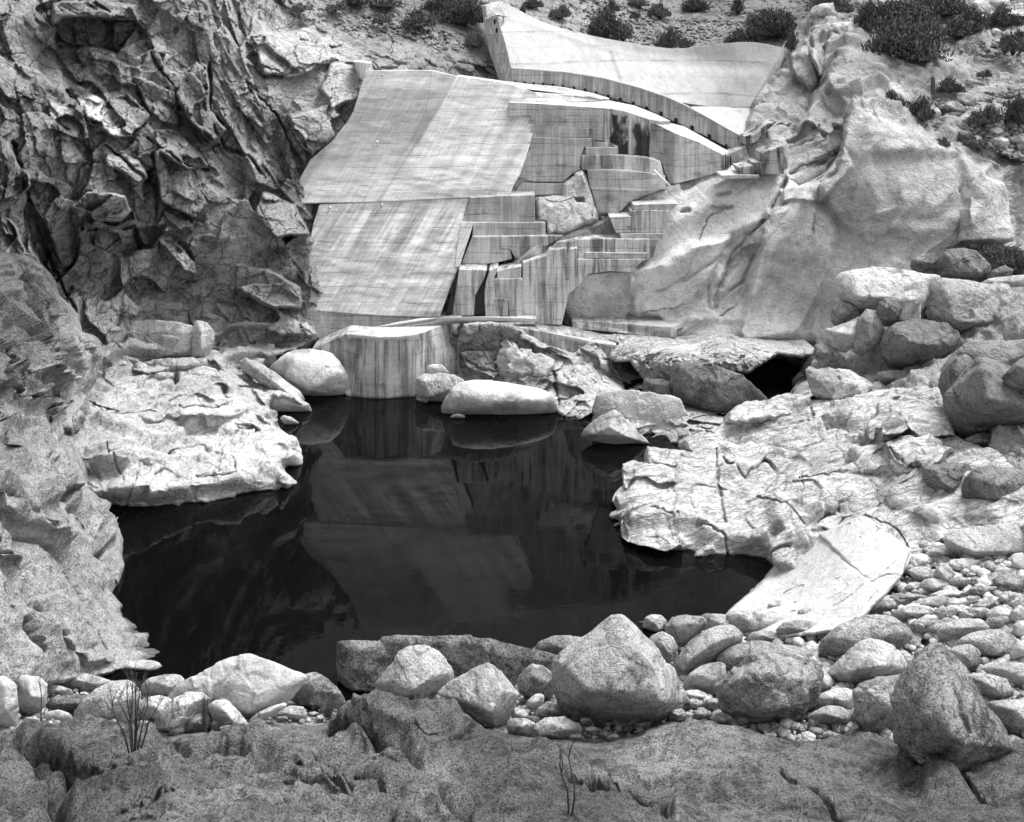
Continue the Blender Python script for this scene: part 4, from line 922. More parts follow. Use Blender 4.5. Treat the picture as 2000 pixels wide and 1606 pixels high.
# pale flat slab sloping into the pool
h_ctrl = [Z(*T6(x, y), z) for x, y, z in [(690,1340,.05),(900,1130,.0),(1085,990,1.9),(1290,905,3.7),(1505,1050,4.3),(1450,1190,4.0),(1200,1380,2.9),(900,1400,1.6),(1150,1180,2.5)]]
h_poly = [T6(*p) for p in [(640,1400),(700,1330),(780,1250),(840,1190),(905,1128),(1000,1050),(1085,988),(1110,985),(1180,950),(1290,903),(1340,925),(1420,985),(1508,1045),(1510,1085),(1460,1180),(1400,1240),(1250,1400),(900,1440)]]
o = layer('rock_slab', h_ctrl, 1.8, M['b_white'], poly=h_poly, disp=lambda P, U, V, sd: .12*fbm(P/3., 4, 3)+.10*facet(P, (2.5, 1.2, 1.2), (1, .5, 0), 4, .4, .8)[0], roundr=5, roundk=.5, skirt=(.3, 1.2, -1.), seed=45,
          feats=[plate([T6(*p) for p in [(1110,985),(1290,903),(1508,1045),(1460,1190),(1400,1240),(1340,1195)]], .25, .6, .1, 3)], cracks=[([T6(1085,990),T6(1220,1100),T6(1340,1195)], 2.5, .25), ([T6(1340,1195),T6(1400,1140),T6(1440,1090)], 1.5, .12)])
recenter(o); tag(o, 'large smooth white rock slab sloping down into the near right corner of the pool', 'rock slab')

# pool
o = link('pool_water', mesh_py('pool_water', [(-60, 20, 0), (70, 20, 0), (70, 100, 0), (-60, 100, 0)], [(0, 1, 2, 3)]), M['water']); tag(o, kind='structure')
o = link('valley_floor', mesh_py('valley_floor', [(-400, -60, -3), (400, -60, -3), (400, 500, -3), (-400, 500, -3)], [(0, 1, 2, 3)]), M['gravel']); tag(o, kind='structure')
# ================================================================ CONCRETE
def P_(pts, T, d):
    """pixel polygon in zoom coordinates with one depth, or a list of depths"""
    out = []
    for k, p in enumerate(pts):
        u, v = T(p[0], p[1]); out.append((u, v, p[2] if len(p) > 2 else d))
    return out
# ---- main dam
dam = empty('gravity_dam', wpo(760, 640, 88), 'huge pale concrete dam with board-marked battered face filling the gorge left of centre', 'dam')
def _pl(v, v0, d0, v1, d1): return 1/(1/d0+(1/d1-1/d0)*(v-v0)/(v1-v0))
up_uv = [
 [(713,138),(780,136.5),(843,137),(845,137),(891,148),(893,148),(985,160),(1030,176),(1048,182)],
 [(703,175),(776,174),(839,175),(841,175),(872,185),(874,185),(970,200),(1026,212),(1046,214)],
 [(690,218),(762,214),(832,216),(834,216),(850,224),(852,224),(955,238),(1020,245),(1044,246)],
 [(675,243),(745,242),(816,245),(818,245),(832,252),(834,252),(942,262),(1014,268),(1038,270)],
 [(649,274),(729,272),(800,276),(802,276),(814,284),(816,284),(930,290),(1010,292),(1032,293)],
 [(605,313),(700,316),(770,330),(772,330),(780,332),(782,332),(910,336),(1005,340),(1016,340)],
 [(584,352),(694,354),(752,356),(754,356),(760,356),(762,356),(888,356),(990,356),(1006,356)],
 [(588,375),(686,376),(744,376),(746,376),(750,376),(752,376),(874,374),(972,373),(999,373)],
 [(576,398),(680,396),(738,394),(740,394),(744,394),(746,394),(860,388),(960,385),(996,384)]]
up_rows = []
for r in up_uv:
    fold = 2.1*float(sstep(335, 137, np.array(float(r[3][1]))))
    up_rows.append([ZT((u, v, _pl(v, 138, 93.6, 398, 89.5)-.0012*(u-740)-(fold if k < 4 else 0))) for k, (u, v) in enumerate(r)])
def up_tint(P, U, V):
    t = np.ones(len(U))
    # left bay's return tinted darker for its shade; dark line along the crease below
    a = w2(U, V, [(845,138),(891,149),(852,224),(816,284),(800,278),(834,216)], 2.5); t = t*(1-.3*a)
    j = np.abs(((V-268)-(U-822)*(-1.5)))/1.8; t = t*(1-.22*np.exp(-(j/3.)**2)*((V > 262)))
    g = np.exp(-(((V-(391-.05*(U-620)))/7.)**2))*sstep(640, 760, U); t = t*(1-.16*g)
    q = w2(U, V, [(870,368),(950,364),(1000,362),(996,376),(900,380),(880,378)], 4); t = t*(1-.14*q)
    st = (P@np.array([1., 0, -.6])); t = t*(1+.22*np.clip(fbm(np.stack([st*1.2, 0*st, P[:, 2]*.05], -1), 4, 29, .6), -.5, .8)*sstep(850, 930, U-(V-300)*-.5))
    return t
sheet('upper_face', up_rows, 230, 150, (0, 9, -1.5), M['conc'], dam, smooth_u=False, smooth_v=False, tintf=up_tint, bump=.09)
lo_uv = [[(624,400),(700,396),(780,391.5),(860,387),(918,383)], [(611,440),(690,438),(775,436),(850,434),(902,434)], [(604,480),(685,480),(770,480),(840,480),(893,480)],
 [(602,520),(680,522),(765,524),(835,525),(894,526)], [(590,553),(675,558),(760,564),(828,568),(880,560)], [(588,605),(670,612),(750,618),(812,620),(858,620)]]
lo_rows = [[ZT((u, v, _pl(v, 398, 89.56, 612, 86.5)-.0012*(u-740))) for u, v in r] for r in lo_uv]
def lo_tint(P, U, V):
    t = np.ones(len(U))
    # banded water stains from old pool levels, and the darker strip under the lip
    g = np.exp(-(((V-(410-.055*(U-620)))/11.)**2))*sstep(620, 720, U); t = t*(1-.2*g)
    for y, s, a in ((536, 6, .16), (553, 4, -.08), (570, 8, .1), (596, 7, .12)): t = t*(1-a*np.exp(-(((V-y-4*fbm(P/3., 2, 7))/s)**2)))
    st = (P@np.array([1., 0, -.62]))
    f = 1.1*fbm(np.stack([st*1.0, 0*st, P[:, 2]*.04], -1), 5, 9, .6); ln = sstep(.0, .5, fbm(np.stack([st*.9, 0*st+7, P[:, 2]*.25], -1), 2, 19))
    t = t*(1+(.75*np.clip(f, -.45, .8))*sstep(398, 420, V)*sstep(545, 470, V))*(1-.10*ln)
    return t
sheet('lower_face', lo_rows, 160, 120, (0, 9, -1), M['conc_low'], dam, smooth_u=False, smooth_v=False, tintf=lo_tint, bump=.09)
prism('footing', [(588,604,84.8),(858,619,83.8),(900,621,84),(900,650,84),(790,664,83.5),(628,668,83.8),(600,640,84.5)], (0, 6, 0), M['conc_step'], dam)
prism('left_key_block', [(690,120,101),(726,124,101),(716,138,100.6),(708,158,100.2),(698,150,100.6)], (-.5, 4, 0), M['conc_step'], dam)
prism('crest_shelf', [(893,147,101.),(985,160,101),(1040,166,102),(1100,171,103),(1165,184,104),(1190,192,104),(1189,195,103.4),(1150,190,102.4),(1080,180,101.2),(1000,171,100.2),(893,150,100.6)], (0, 4.5, -.2), M['conc_top'], dam)
prism('face_return', [ZT((901,434,88.7)),ZT((925,434,88.7)),ZT((917,462,88.3)),ZT((897,522,87.5)),ZT((888,522,87.5)),ZT((892,480,88.1))], (0, 3, 0), M['conc_low'], dam)
# joint where the foot of the face curls to the fall
prism('gap', P_([(310,492),(322,488),(276,795),(232,795)], TX, 83.6), (0, 1, 0), M['seep'], dam)
prism('fall_slab', P_([(320,486),(505,492),(480,560),(428,655),(418,790),(268,795)], TX, 83.8), (0, 3, 0), M['conc_strk'], dam)
prism('wet_gap', P_([(505,484),(520,500),(492,560),(486,640),(494,787),(418,787),(424,655),(478,560),(488,510)], TX, 83.9), (0, 2, 0), M['seep'], dam)
prism('fall_fin', P_([(520,496,83.6),(575,478),(560,520),(544,560),(548,640),(570,700),(572,795),(494,795),(486,640),(500,560)], TX, 83.5), (0, 3, 0), M['conc_strk'], dam)
prism('black_seep', P_([(552,680),(600,672),(640,690),(648,790),(566,792)], TX, 83.35), (0, 1, 0), M['conc_blk'], dam)

# ---- stepped buttress walls right of the face
stp = empty('stepped_buttress', wpo(1100, 470, 93), 'board-marked concrete buttress of stacked blocks and rounded tiers between the dam face and bare granite', 'buttress')
prism('wall', P_([(300,262),(470,262),(700,270),(880,262),(940,262),(1070,262),(1240,300),(1240,590),(1100,600),(700,620),(700,690),(640,715),(560,790),(556,885),(345,905),(200,905),(150,880),(200,745),(245,600),(270,500),(285,430),(275,345)], TY, 96.2), (0, 12, 0), M['conc_step'], stp)
prism('top_block', P_([(140,160),(460,178),(640,190),(780,200),(884,206),(884,462),(790,452),(788,372),(760,368),(330,330),(300,262),(140,268)], TY, 95.9), (0, 1.2, 0), M['conc_step'], stp)
def blk_tint(P, U, V):
    t = np.ones(len(U)); n = fbm(P/np.array([1.1, 1.1, 2.2]), 4, 12)
    a = w2(U, V, [TY(*p) for p in [(935,250),(990,262),(1060,265),(1075,330),(1070,440),(1072,580),(990,580),(985,500),(925,495),(920,440),(950,380)]], 3)*sstep(-.35, .05, n)
    b = w2(U, V, [TY(*p) for p in [(1105,290),(1230,310),(1240,400),(1238,590),(1180,592),(1110,580),(1130,480),(1095,380)]], 3)*sstep(-.25, .15, n)
    return np.clip(t*(1-.93*a)*(1-.88*b), .03, 1)
sheet('stained_block', [[(*TY(885,207),95.7),(*TY(940,212),95.75),(*TY(1060,236),95.75),(*TY(1130,258),95.7),(*TY(1242,300),95.5)], [(*TY(885,592),95.7),(*TY(940,592),95.75),(*TY(1060,592),95.75),(*TY(1130,592),95.7),(*TY(1242,592),95.5)]], 90, 90, (0, 3, 0), M['conc_strk'], stp, smooth_u=False, tintf=blk_tint)
prism('course', P_([(318,335),(330,335),(760,368),(760,434),(310,431),(290,431)], TY, 95.55), (0, 1, 0), M['conc_step'], stp)
prism('course', P_([(320,433),(786,442),(786,510),(726,512),(700,575),(690,690),(648,705),(560,782),(340,782),(200,745),(245,612),(262,600),(305,512),(280,510)], TY, 95.3), (0, 1.2, 0), M['conc_step'], stp)
prism('course', P_([(235,790),(555,795),(556,880),(345,885),(165,888)], TY, 95.2), (0, 2.2, 0), M['conc_step'], stp)
# shelves seen from above
prism('upper_shelf', [(1040,181,99.2),(1080,184,99.5),(1160,190,100.4),(1180,196,100.9),(1130,199,99.),(1062,199,98.),(1030,199,97.6)], (0, 2, 0), M['conc_step'], stp)
ts = [(995,200,96.6),(1075,204.5,96.4),(1120,207.5,96.4),(1181,211.6,96.4),(1225,219,96.4),(1270,234.5,96.1),(1290,237,96.1),(1310,236,97),(1280,222,98.4),(1240,206,100.6),(1190,196,101.5),(1100,198.4,98.8),(1030,199,97.2)]
prism('walkway', ts, (0, .02, -.35), M['conc_top'], stp)
# rounded tiers
def tier(name, T, top, bot, d0, bulge, mat, par, depth=5.):
    n = len(top); mid = (n-1)/2.
    def dd(k): return d0-bulge*(1-((k-mid)/mid)**2)
    rows = [[(*T(*p), dd(k)) for k, p in enumerate(top)], [(*T(*p), dd(k)) for k, p in enumerate(bot)]]
    return sheet(name, rows, 60, 16, (0, depth, 0), mat, par)
tier('upper_tier', TY, [(703,575),(860,574),(1000,576),(1130,582),(1250,600),(1320,622)], [(705,690),(860,690),(1000,690),(1130,700),(1250,712),(1345,730)], 95.0, 1.3, M['conc_strk'], stp, 3)
tier('middle_tier', TY, [(748,686),(860,684),(1000,688),(1120,698),(1250,714),(1356,738)], [(770,830),(860,832),(1000,836),(1120,842),(1250,846),(1362,838)], 94.3, 1.4, M['conc_step'], stp, 3)
tier('lower_tier', TY, [(776,826),(900,826),(1020,832),(1130,838),(1230,842),(1312,846)], [(835,1026),(900,1034),(960,1030),(1010,1010),(1100,930),(1312,850)], 93.6, 1.0, M['conc_step'], stp, 3)
prism('small_step', P_([(735,512),(985,510),(988,574),(735,574)], TY, 95.0), (0, 1.4, 0), M['conc_step'], stp)
prism('small_step', P_([(790,470),(940,478),(982,508),(790,508)], TY, 95.5), (0, 1., 0), M['conc_strk'], stp)
# lower blocks beside the lower face
prism('lower_block', P_([(395,20),(600,8),(815,3),(817,180),(340,181)], TX, 90.3), (0, 6, 0), M['conc_step'], stp)
prism('lower_block', P_([(340,182),(882,182),(888,268),(408,274),(412,200)], TX, 89.4), (0, 6, 0), M['conc_step'], stp)
prism('lower_block', P_([(408,274),(590,272),(590,356),(654,356),(668,420),(560,446),(480,456),(420,470),(324,480)], TX, 88.2), (0, 6, 0), M['conc_step'], stp)
prism('streaked_panel', P_([(590,272),(1000,268),(960,300),(860,350),(690,422),(655,356),(590,354)], TX, 88.0), (0, 4, 0), M['conc_strk'], stp)
# right block with the walkway
rb = empty('right_abutment_block', wpo(1380, 350, 100), 'tall concrete block with a sloping walkway on top, right of the black-stained wall', 'abutment')
prism('side_wall', P_([(1240,312,97.8),(1430,400,95.8),(1436,796,95.6),(1390,800,96.2),(1330,640,97.),(1240,582,97.8)], TY, 97), (1, 7, 0), M['conc_step'], rb)
prism('front_wall', P_([(1431,400,95.8),(1620,470,97.2),(1800,566,98.6),(1800,700,98.4),(1620,752,97.2),(1437,798,95.7)], TY, 97), (.5, 6, 0), M['conc_step'], rb)
prism('walkway', P_([(1240,311,98.2),(1330,315,99.6),(1400,318,100.6),(1500,345,101.5),(1860,545,102.4),(1850,562,101),(1800,566,99),(1620,470,97.6),(1431,399,96.1)], TY, 98), (0, .02, -.3), M['conc_top'], rb)
prism('end_wall', P_([(1800,566,98.6),(1856,560,100),(1990,500,103),(2000,560,103),(1900,640,101),(1800,700,98.5)], TY, 97), (.5, 4, 0), M['conc_strk'], rb)
for k, x in enumerate((1812, 1832, 1850, 1868)): prism('pilaster', P_([(x,570+k*3),(x+9,572+k*3),(x+9,690-k*14),(x,694-k*14)], TY, 98.3+.5*k), (0, .6, 0), M['conc_blk'], rb)

# ---- arch spillway dam above
arc = empty('spillway_dam', wpo(1200, 200, 112), 'smooth pale concrete spillway chute curving above the dam, with square drain holes', 'spillway')
rws = [
 [(980,2,126),(1065,45,128),(1140,66,129),(1220,82,129),(1315,95,128),(1380,88.5,126),(1465,82.5,122),(1528,93,117)],
 [(984,31,124.5),(1062,56,126.5),(1140,82,127.5),(1225,106,127.5),(1318,119,126.5),(1400,123,124),(1460,124,120),(1514,124,116)],
 [(978,60,119.5),(1060,80,123),(1138,105,124),(1220,126,124),(1305,140,123.5),(1395,148,121.5),(1450,150,118),(1498,152,115)],
 [(988,95,115.5),(1058,108,118.5),(1136,130,120),(1218,150,120.5),(1298,166,120.5),(1390,178,119),(1440,180,116.5),(1482,180,114)],
 [(998,133,113),(1056,141,114),(1135,156,115.5),(1216,178,116),(1292,194,117),(1386,208,117),(1432,209,115),(1465,209,113)]]
def arch_tint(P, U, V):
    t = np.ones(len(U)); bnd = np.interp(U, [980,1062,1140,1225,1318,1400,1514], [30,56,82,106,119,123,124])
    t = t*np.where(V < bnd, 1.07, .95)*(1-.12*np.exp(-((V-bnd-4)/6.)**2))
    for x0, x1 in ((1037,1046),(1094,1108),(1136,1146),(1231,1243),(1394,1402),(1465,1478)):      # formwork joints
        l = np.abs(U-(x0+(V-20-(x0-1000)*.2)*(x1-x0)/28.)); t = t*(1-.14*np.exp(-(l/1.)**2)*(V < bnd+4))
    s = np.abs(U-(1196+(V-110)*.33)); t = t*(1-.3*np.exp(-(s/4.)**2)*(V > 100)*(V < 160))
    return t
sheet('chute_face', rws, 260, 120, (1.5, 4, -1.5), M['conc_arch'], arc, tintf=arch_tint, smooth_v=True, bump=.03)
prism('chute_floor', [(1350,208,117),(1386,208,117),(1432,209,115.2),(1466,209,113.2),(1460,240,109.5),(1455,270,106.5),(1430,258,106.5),(1400,238,109),(1355,214,113)], (0, .3, -1.), M['conc_top'], arc)
prt = [(998,132,109),(1054,136,108.6),(1110,141,108.2),(1180,152,107.6),(1250,171,107),(1300,188,106.6),(1336,204,106.2),(1370,222,105.8),(1430,256,105.2),(1456,270,104.8)]
prb = [(998,161,109),(1054,165,108.6),(1110,171,108.2),(1180,186,107.6),(1250,208,107),(1300,230,106.6),(1336,246,106.2),(1370,262,105.8),(1418,287,105.2),(1440,294,104.8)]
sheet('parapet', [prt, prb], 160, 12, (0, .9, 0), M['conc_para'], arc, smooth_u=False)
sheet('parapet_coping', [[(u, v-1.2, d+.75) for u, v, d in prt], [(u, v, d-.12) for u, v, d in prt]], 120, 3, (0, .02, -.15), M['conc_top'], arc, smooth_u=False)
for k, x in enumerate((1110,1176,1251,1344)):
    f_ = np.interp(x, [p[0] for p in prt], [p[1] for p in prt]); g_ = np.interp(x, [p[0] for p in prb], [p[1] for p in prb]); dd = np.interp(x, [p[0] for p in prt], [p[2] for p in prt])-.03
    prism('joint', [(x-.5,f_+1,dd),(x+.5,f_+1,dd),(x+.5,g_-6,dd),(x-.5,g_-6,dd)], (0, .05, 0), M['conc_blk'], arc)
hol = [(330,500),(384,504),(438,508),(496,513),(554,520),(613,527),(681,538),(748,549),(813,567),(886,586),(960,606),(1038,630),(1119,659),(1205,690),(1294,729),(1391,775),(1495,827),(1600,887)]
for k, (x, y) in enumerate(hol):
    u, v = TZ(x, y); dd = np.interp(u, [p[0] for p in prt], [p[2] for p in prt])-.12
    w = 2.0+1.8*k/17.; h = 2.6+2.2*k/17.; s = .35+.9*k/17.; v -= 2.2
    prism('drain_hole', [(u-w,v-h-.2,dd),(u+w,v-h+s,dd),(u+w,v+h+s,dd),(u-w,v+h-.2,dd)], (0, .15, 0), M['black'], arc)
# pale end wall on the left with its two pipe mouths
prism('end_wall', [(*TZ(160,112),116.5),(*TZ(215,88),115),(*TZ(270,260),111.5),(*TZ(302,406),109.2),(*TZ(302,497),109.2),(*TZ(258,490),110.5),(*TZ(243,440),111),(*TZ(196,310),113.5),(*TZ(180,220),115)], (-.5, 1.5, 0), M['conc_para'], arc)
0 and prism('chute_side_wall', [(*TZ(215,88),116.2),(*TZ(278,102),122),(*TZ(330,260),118),(*TZ(305,406),109.6),(*TZ(270,262),112.)], (2, 3, 0), M['conc_arch'], arc)
prism('upper_end_wall', [(*TZ(148,32),123),(*TZ(250,4),125),(*TZ(282,102),122.4),(*TZ(215,90),118.5),(*TZ(160,112),118.5)], (-.5, 2, 0), M['conc_para'], arc)
def disc(name, c, ru, rv, d, mat, par):
    pts = [(c[0]+ru*math.cos(t), c[1]+rv*math.sin(t), d-.03*ru*math.cos(t)) for t in np.linspace(0, 2*np.pi, 18, endpoint=False)]
    return prism(name, pts, (0, .25, 0), mat, par)
disc('pipe_mouth', TZ(203,130), 2.3, 5.5, 114.3, M['black'], arc); disc('pipe_mouth', TZ(216,184), 2.5, 5.6, 112.7, M['black'], arc)

# survey targets on the dam face
for k, ((x, y, dd), lab) in enumerate(zip([(535,135,99.6),(505,510,93.9),(240,878,90.9),(533,863,90.7),(965,843,90.4),(1175,218,99.2),(1310,407,96.3)],
        ['topmost small white survey target, under the left end of the dam crest','small white survey target in the middle of the upper left dam bay','leftmost small white survey target just under the lip of the lower dam face','small white survey target left of centre just under the lip of the lower dam face',
         'small white survey target at the right end of the strip under the dam lip','small white survey target near the right end of the dam crest','small white survey target beside the top corner of the stepped wall'])):
    u, v = TV(x, y); dd = _pl(v, 138, 93.6, 398, 89.5)-1.9*(u < 845 and v < 300)-.2 if v < 392 else _pl(v, 398, 89.56, 612, 86.5)-.2; c = wp(u, v, dd)
    t = empty('survey_target', c, lab, 'survey target', 'survey targets on the dam')
    s = 1.9; prism('panel', [ZT((u-s,v-s,dd)),ZT((u+s,v-s,dd)),ZT((u+s,v+s,dd)),ZT((u-s,v+s,dd))], (0, .4, 0), M['white'], t)
    dd -= .02; prism('mark', [ZT((u-s*.8,v-s*.7,dd)),ZT((u-s*.1,v,dd)),ZT((u-s*.8,v+s*.7,dd))], (0, .015, 0), M['black'], t); prism('mark', [ZT((u+s*.8,v-s*.7,dd)),ZT((u+s*.1,v,dd)),ZT((u+s*.8,v+s*.7,dd))], (0, .015, 0), M['black'], t)

# ---- rock nub between the lower blocks and the tiers
nub = layer('granite_knob', [(*TY(345,905),92.4),(*TY(560,800),92.8),(*TY(640,712),93.2),(*TY(705,690),93.4),(*TY(780,830),92.8),(*TY(830,1020),92.2),(*TY(730,1110),90.6),(*TY(560,1196),89.6),(*TY(430,1200),89.6),(*TY(350,1090),91.2),(*TY(600,960),91.),(*TY(480,1000),90.8),(*TY(700,1000),91.0)], 1.3, M['wall'],
    poly=[TY(*p) for p in [(342,908),(460,890),(552,884),(556,795),(640,735),(655,708),(700,688),(748,720),(775,820),(808,920),(832,1026),(830,1080),(740,1120),(640,1170),(560,1198),(430,1204),(418,1110),(342,1092)]],
    disp=lambda P, U, V, sd: .5*fbm(P/2.5, 4, 3)+.45*facet(P, (2.4, 1.8, 1.6), DIAG, 5, .4, .8)[0], roundr=9, roundk=1.1, skirt=(0, 4, -.5), edge=(5, .8), seed=51,
    cracks=[([TY(345,915),TY(450,930),TY(540,940),TY(640,900),TY(700,930)], 2.5, .4), ([TY(740,1100),TY(700,1130),TY(620,1170)], 2, .3)], feats=[plate([TY(650,905),TY(720,905),TY(725,935),TY(670,935)], .8, 0, 0, 2)])
recenter(nub); tag(nub, 'bulging pale granite knob left bare between concrete blocks beside the rounded tiers', 'rock outcrop')
pz = tube('fallen_pipe', [wpo(*TY(1268,690), 92.6), wpo(*TY(1392,812), 93.2)], .11, M['white']); recenter(pz); tag(pz, 'thin white pipe leaning from the rounded tiers down to the granite', 'pipe')

# ---- stepped concrete blocks set on the granite
gb = empty('concrete_steps', wpo(1240, 430, 90), 'dark-streaked stack of rough concrete steps set into the granite slope right of centre', 'concrete steps')
def blk(name, pts, d, mat, par, dep=3.): return prism(name, P_(pts, TX, d), (0, dep, 0), mat, par)
blk('block', [(1455,66),(1600,60),(1752,60),(1700,104),(1455,106)], 89.0, M['conc_step'], gb); blk('block', [(1440,106),(1690,104),(1690,160),(1650,196),(1648,250),(1452,250),(1410,208),(1442,206)], 88.6, M['conc_strk'], gb)
blk('block', [(1300,146),(1441,142),(1441,206),(1408,208),(1450,250),(1344,252)], 88.2, M['conc_step'], gb); blk('ledge', [(1362,256),(1652,254),(1650,286),(1382,286)], 87.9, M['conc_step'], gb)
gc = empty('streaked_retaining_wall', wpo(1130, 560, 86), 'tall concrete wall streaked black and white below the steps on the granite', 'retaining wall')
blk('upper_course', [(965,306),(1040,306),(1090,290),(1620,290),(1585,412),(1540,420),(1100,420),(1092,352),(910,360)], 87.2, M['conc_strk'], gc)
blk('ledge', [(1142,380),(1160,376),(1552,382),(1524,420),(1140,416)], 86.7, M['conc_step'], gc, 1.)
blk('lower_course', [(1096,421),(1540,421),(1500,450),(1440,508),(1300,500),(1160,520),(1096,610)], 86.4, M['conc_strk'], gc)
prism('front_wall', P_([(735,442,85.2),(785,428),(890,398),(912,360),(1092,352),(1096,600),(1036,650),(990,850),(842,846),(735,800)], TX, 85.4), (0, 4, 0), M['conc_strk'], gc)
prism('black_streak', P_([(1022,306),(1044,306),(1050,420),(1040,560),(1014,556),(1024,420)], TX, 85.32), (0, .05, 0), M['conc_blk'], gc)
gd = empty('weathered_concrete_blocks', wpo(1000, 560, 84), 'pair of weathered concrete blocks between the black wet gap and the streaked wall', 'concrete blocks')
blk('block', [(568,498),(720,466),(728,466),(724,546),(568,546)], 84.4, M['conc_strk'], gd, 2.); blk('block', [(546,550),(724,546),(736,560),(734,802),(650,798),(640,690),(600,676),(552,680),(545,640)], 83.9, M['conc_pier'], gd, 3.)
# upper right small steps on the granite
gs = empty('upper_concrete_steps', wpo(1490, 320, 94), 'small dark stained concrete steps high on the granite below the spillway end', 'concrete steps')
def q3(pts, d, mat, dep=2.5): return prism('step', P_(pts, T3, d), (0, dep, 0), mat, gs)
q3([(430,685),(480,668),(530,655),(532,780),(430,782)], 92.6, M['conc_blk']); q3([(395,730),(432,726),(432,784),(395,786)], 92.2, M['conc_blk']); q3([(325,750),(396,742),(396,780),(340,780)], 92., M['conc_blk']); q3([(250,786),(330,782),(420,784),(420,800),(252,804)], 91.6, M['conc_step'])
q3([(355,612),(402,600),(450,560),(500,545),(440,600),(400,640),(355,650)], 102., M['conc_blk'])

# ---- low wall with sloping top at the foot of the granite
lw = empty('low_concrete_wall', wp(1250, 650, 87), 'long low concrete kerb wall with a sloping top at the foot of the granite face', 'low wall')
prism('front', SC([(*TX(1056,822),80.6),(*TX(1200,824),80.2),(*TX(1460,842),79.6),(*TX(1640,862),79.0),(*TX(1712,862),78.9),(*TX(1740,848),79.6),(*TX(1738,936),78.9),(*TX(1400,906),79.4),(*TX(1060,872),80.4)], 1.088), (0, 1.5, 0), M['conc_pier'], lw)
prism('sloping_top', SC([(*TX(1056,821),80.6),(*TX(1200,823),80.2),(*TX(1460,841),79.6),(*TX(1640,861),79.),(*TX(1712,861),78.9),(*TX(1790,832),80.4),(*TX(1862,788),82.2),(*TX(1500,778),83.4),(*TX(1180,780),83.2)], 1.088), (0, .02, -.4), M['conc_top'], lw)

# ---- pier wall at the water
pr = empty('concrete_pier', wp(740, 778, 82), 'angular concrete pier wall with dark vertical streaks rising from the far edge of the pool', 'pier')
prism('left_wall', SC([(*T4(270,332),74),(*T4(330,306),73.6),(*T4(440,257),71.9),(*T4(596,271),71.3),(*T4(596,590),71.3),(*T4(490,575),71.7),(*T4(440,560),71.9),(*T4(380,430),73),(*T4(300,352),73.8)]), (0, 2.5, 0), M['conc_pier'], pr)
prism('right_wall', SC([(*T4(597,271),71.3),(*T4(700,268),71.5),(*T4(780,259),71.8),(*T4(780,590),71.8),(*T4(597,590),71.3)]), (0, 2.5, 0), M['conc_pier'], pr)
prism('return_wall', SC([(*T4(781,259),71.8),(*T4(830,246),72.3),(*T4(870,227),72.9),(*T4(920,202),73.9),(*T4(985,191),74.6),(*T4(1000,190),74.7),(*T4(990,470),74.),(*T4(781,480),71.8)]), (0, 2.0, 0), M['conc_pier'], pr)
prism('far_kerb', SC([(*T4(985,190),74.7),(*T4(1240,183),75.2),(*T4(1376,180),75.6),(*T4(1376,208),75.6),(*T4(1240,214),75.2),(*T4(990,215),74.7)]), (0, 1.0, 0), M['conc_strk'], pr)
top = [T4(440,255.5),T4(596,270),T4(690,268),T4(780,258),T4(830,245),T4(870,226),T4(920,201),T4(985,189.5),T4(1240,182),T4(1376,179),T4(1240,175),T4(1080,170),T4(900,175),T4(800,178),T4(700,196),T4(560,226)]
tz = [4.97,4.97,4.97,4.97,5.0,5.05,5.15,5.3,5.4,5.45,5.75,5.9,5.8,5.7,5.5,5.3]
prism('pier_top', [Z(p[0], p[1], z) for p, z in zip(top, tz)], (0, .02, -.3), M['conc_top'], pr)
prism('pipe_ring', SC([(*T4(616+12*math.cos(t), 510+12*math.sin(t)), 71.22) for t in np.linspace(.6, 5.6, 14)]+[(*T4(616+8*math.cos(t), 510+8*math.sin(t)), 71.22) for t in np.linspace(5.6, .6, 14)]), (0, .08, 0), M['conc_blk'], pr)
# ---- cracked wall to its right
fw = empty('cracked_concrete_wall', wp(1080, 700, 85), 'cracked concrete wall section with rusty bars between the dark rock and the flat bench', 'wall')
prism('wall', SC([(*T4(1241,216),75.2),(*T4(1400,245),74.8),(*T4(1640,294),74.1),(*T4(1700,306),74.),(*T4(1748,312),74.),(*T4(1735,400),73.9),(*T4(1650,442),73.9),(*T4(1560,432),74.),(*T4(1420,382),74.5),(*T4(1300,330),74.9),(*T4(1241,312),75.1)]), (0, 3, 0), M['conc_pier'], fw)
prism('wall_top', SC([(*T4(1241,215),75.2),(*T4(1400,244),74.8),(*T4(1640,293),74.1),(*T4(1760,310),74.),(*T4(1760,296),74.9),(*T4(1640,278),76.),(*T4(1500,250),77),(*T4(1370,208),79.5),(*T4(1241,208),77.5)]), (0, .02, -.3), M['conc_top'], fw)
prism('opening', SC(P_([(1262,300),(1300,312),(1300,334),(1262,324)], T4, 74.7)), (0, .3, 0), M['black'], fw)
vt, fc = [], []
for a in ([(1310,306),(1336,345),(1338,362)], [(1338,340),(1432,376)], [(1432,345),(1430,382)], [(1290,296),(1330,290),(1420,325),(1500,372),(1640,396)]): tube('', [wp(*T4(*p), 83.4 if p[0] > 1400 else 84.3) for p in a], .05, None, joined=(vt, fc))
setparent(link('rusty_bars', mesh_py('rusty_bars', vt, fc, True), M['black']), fw)
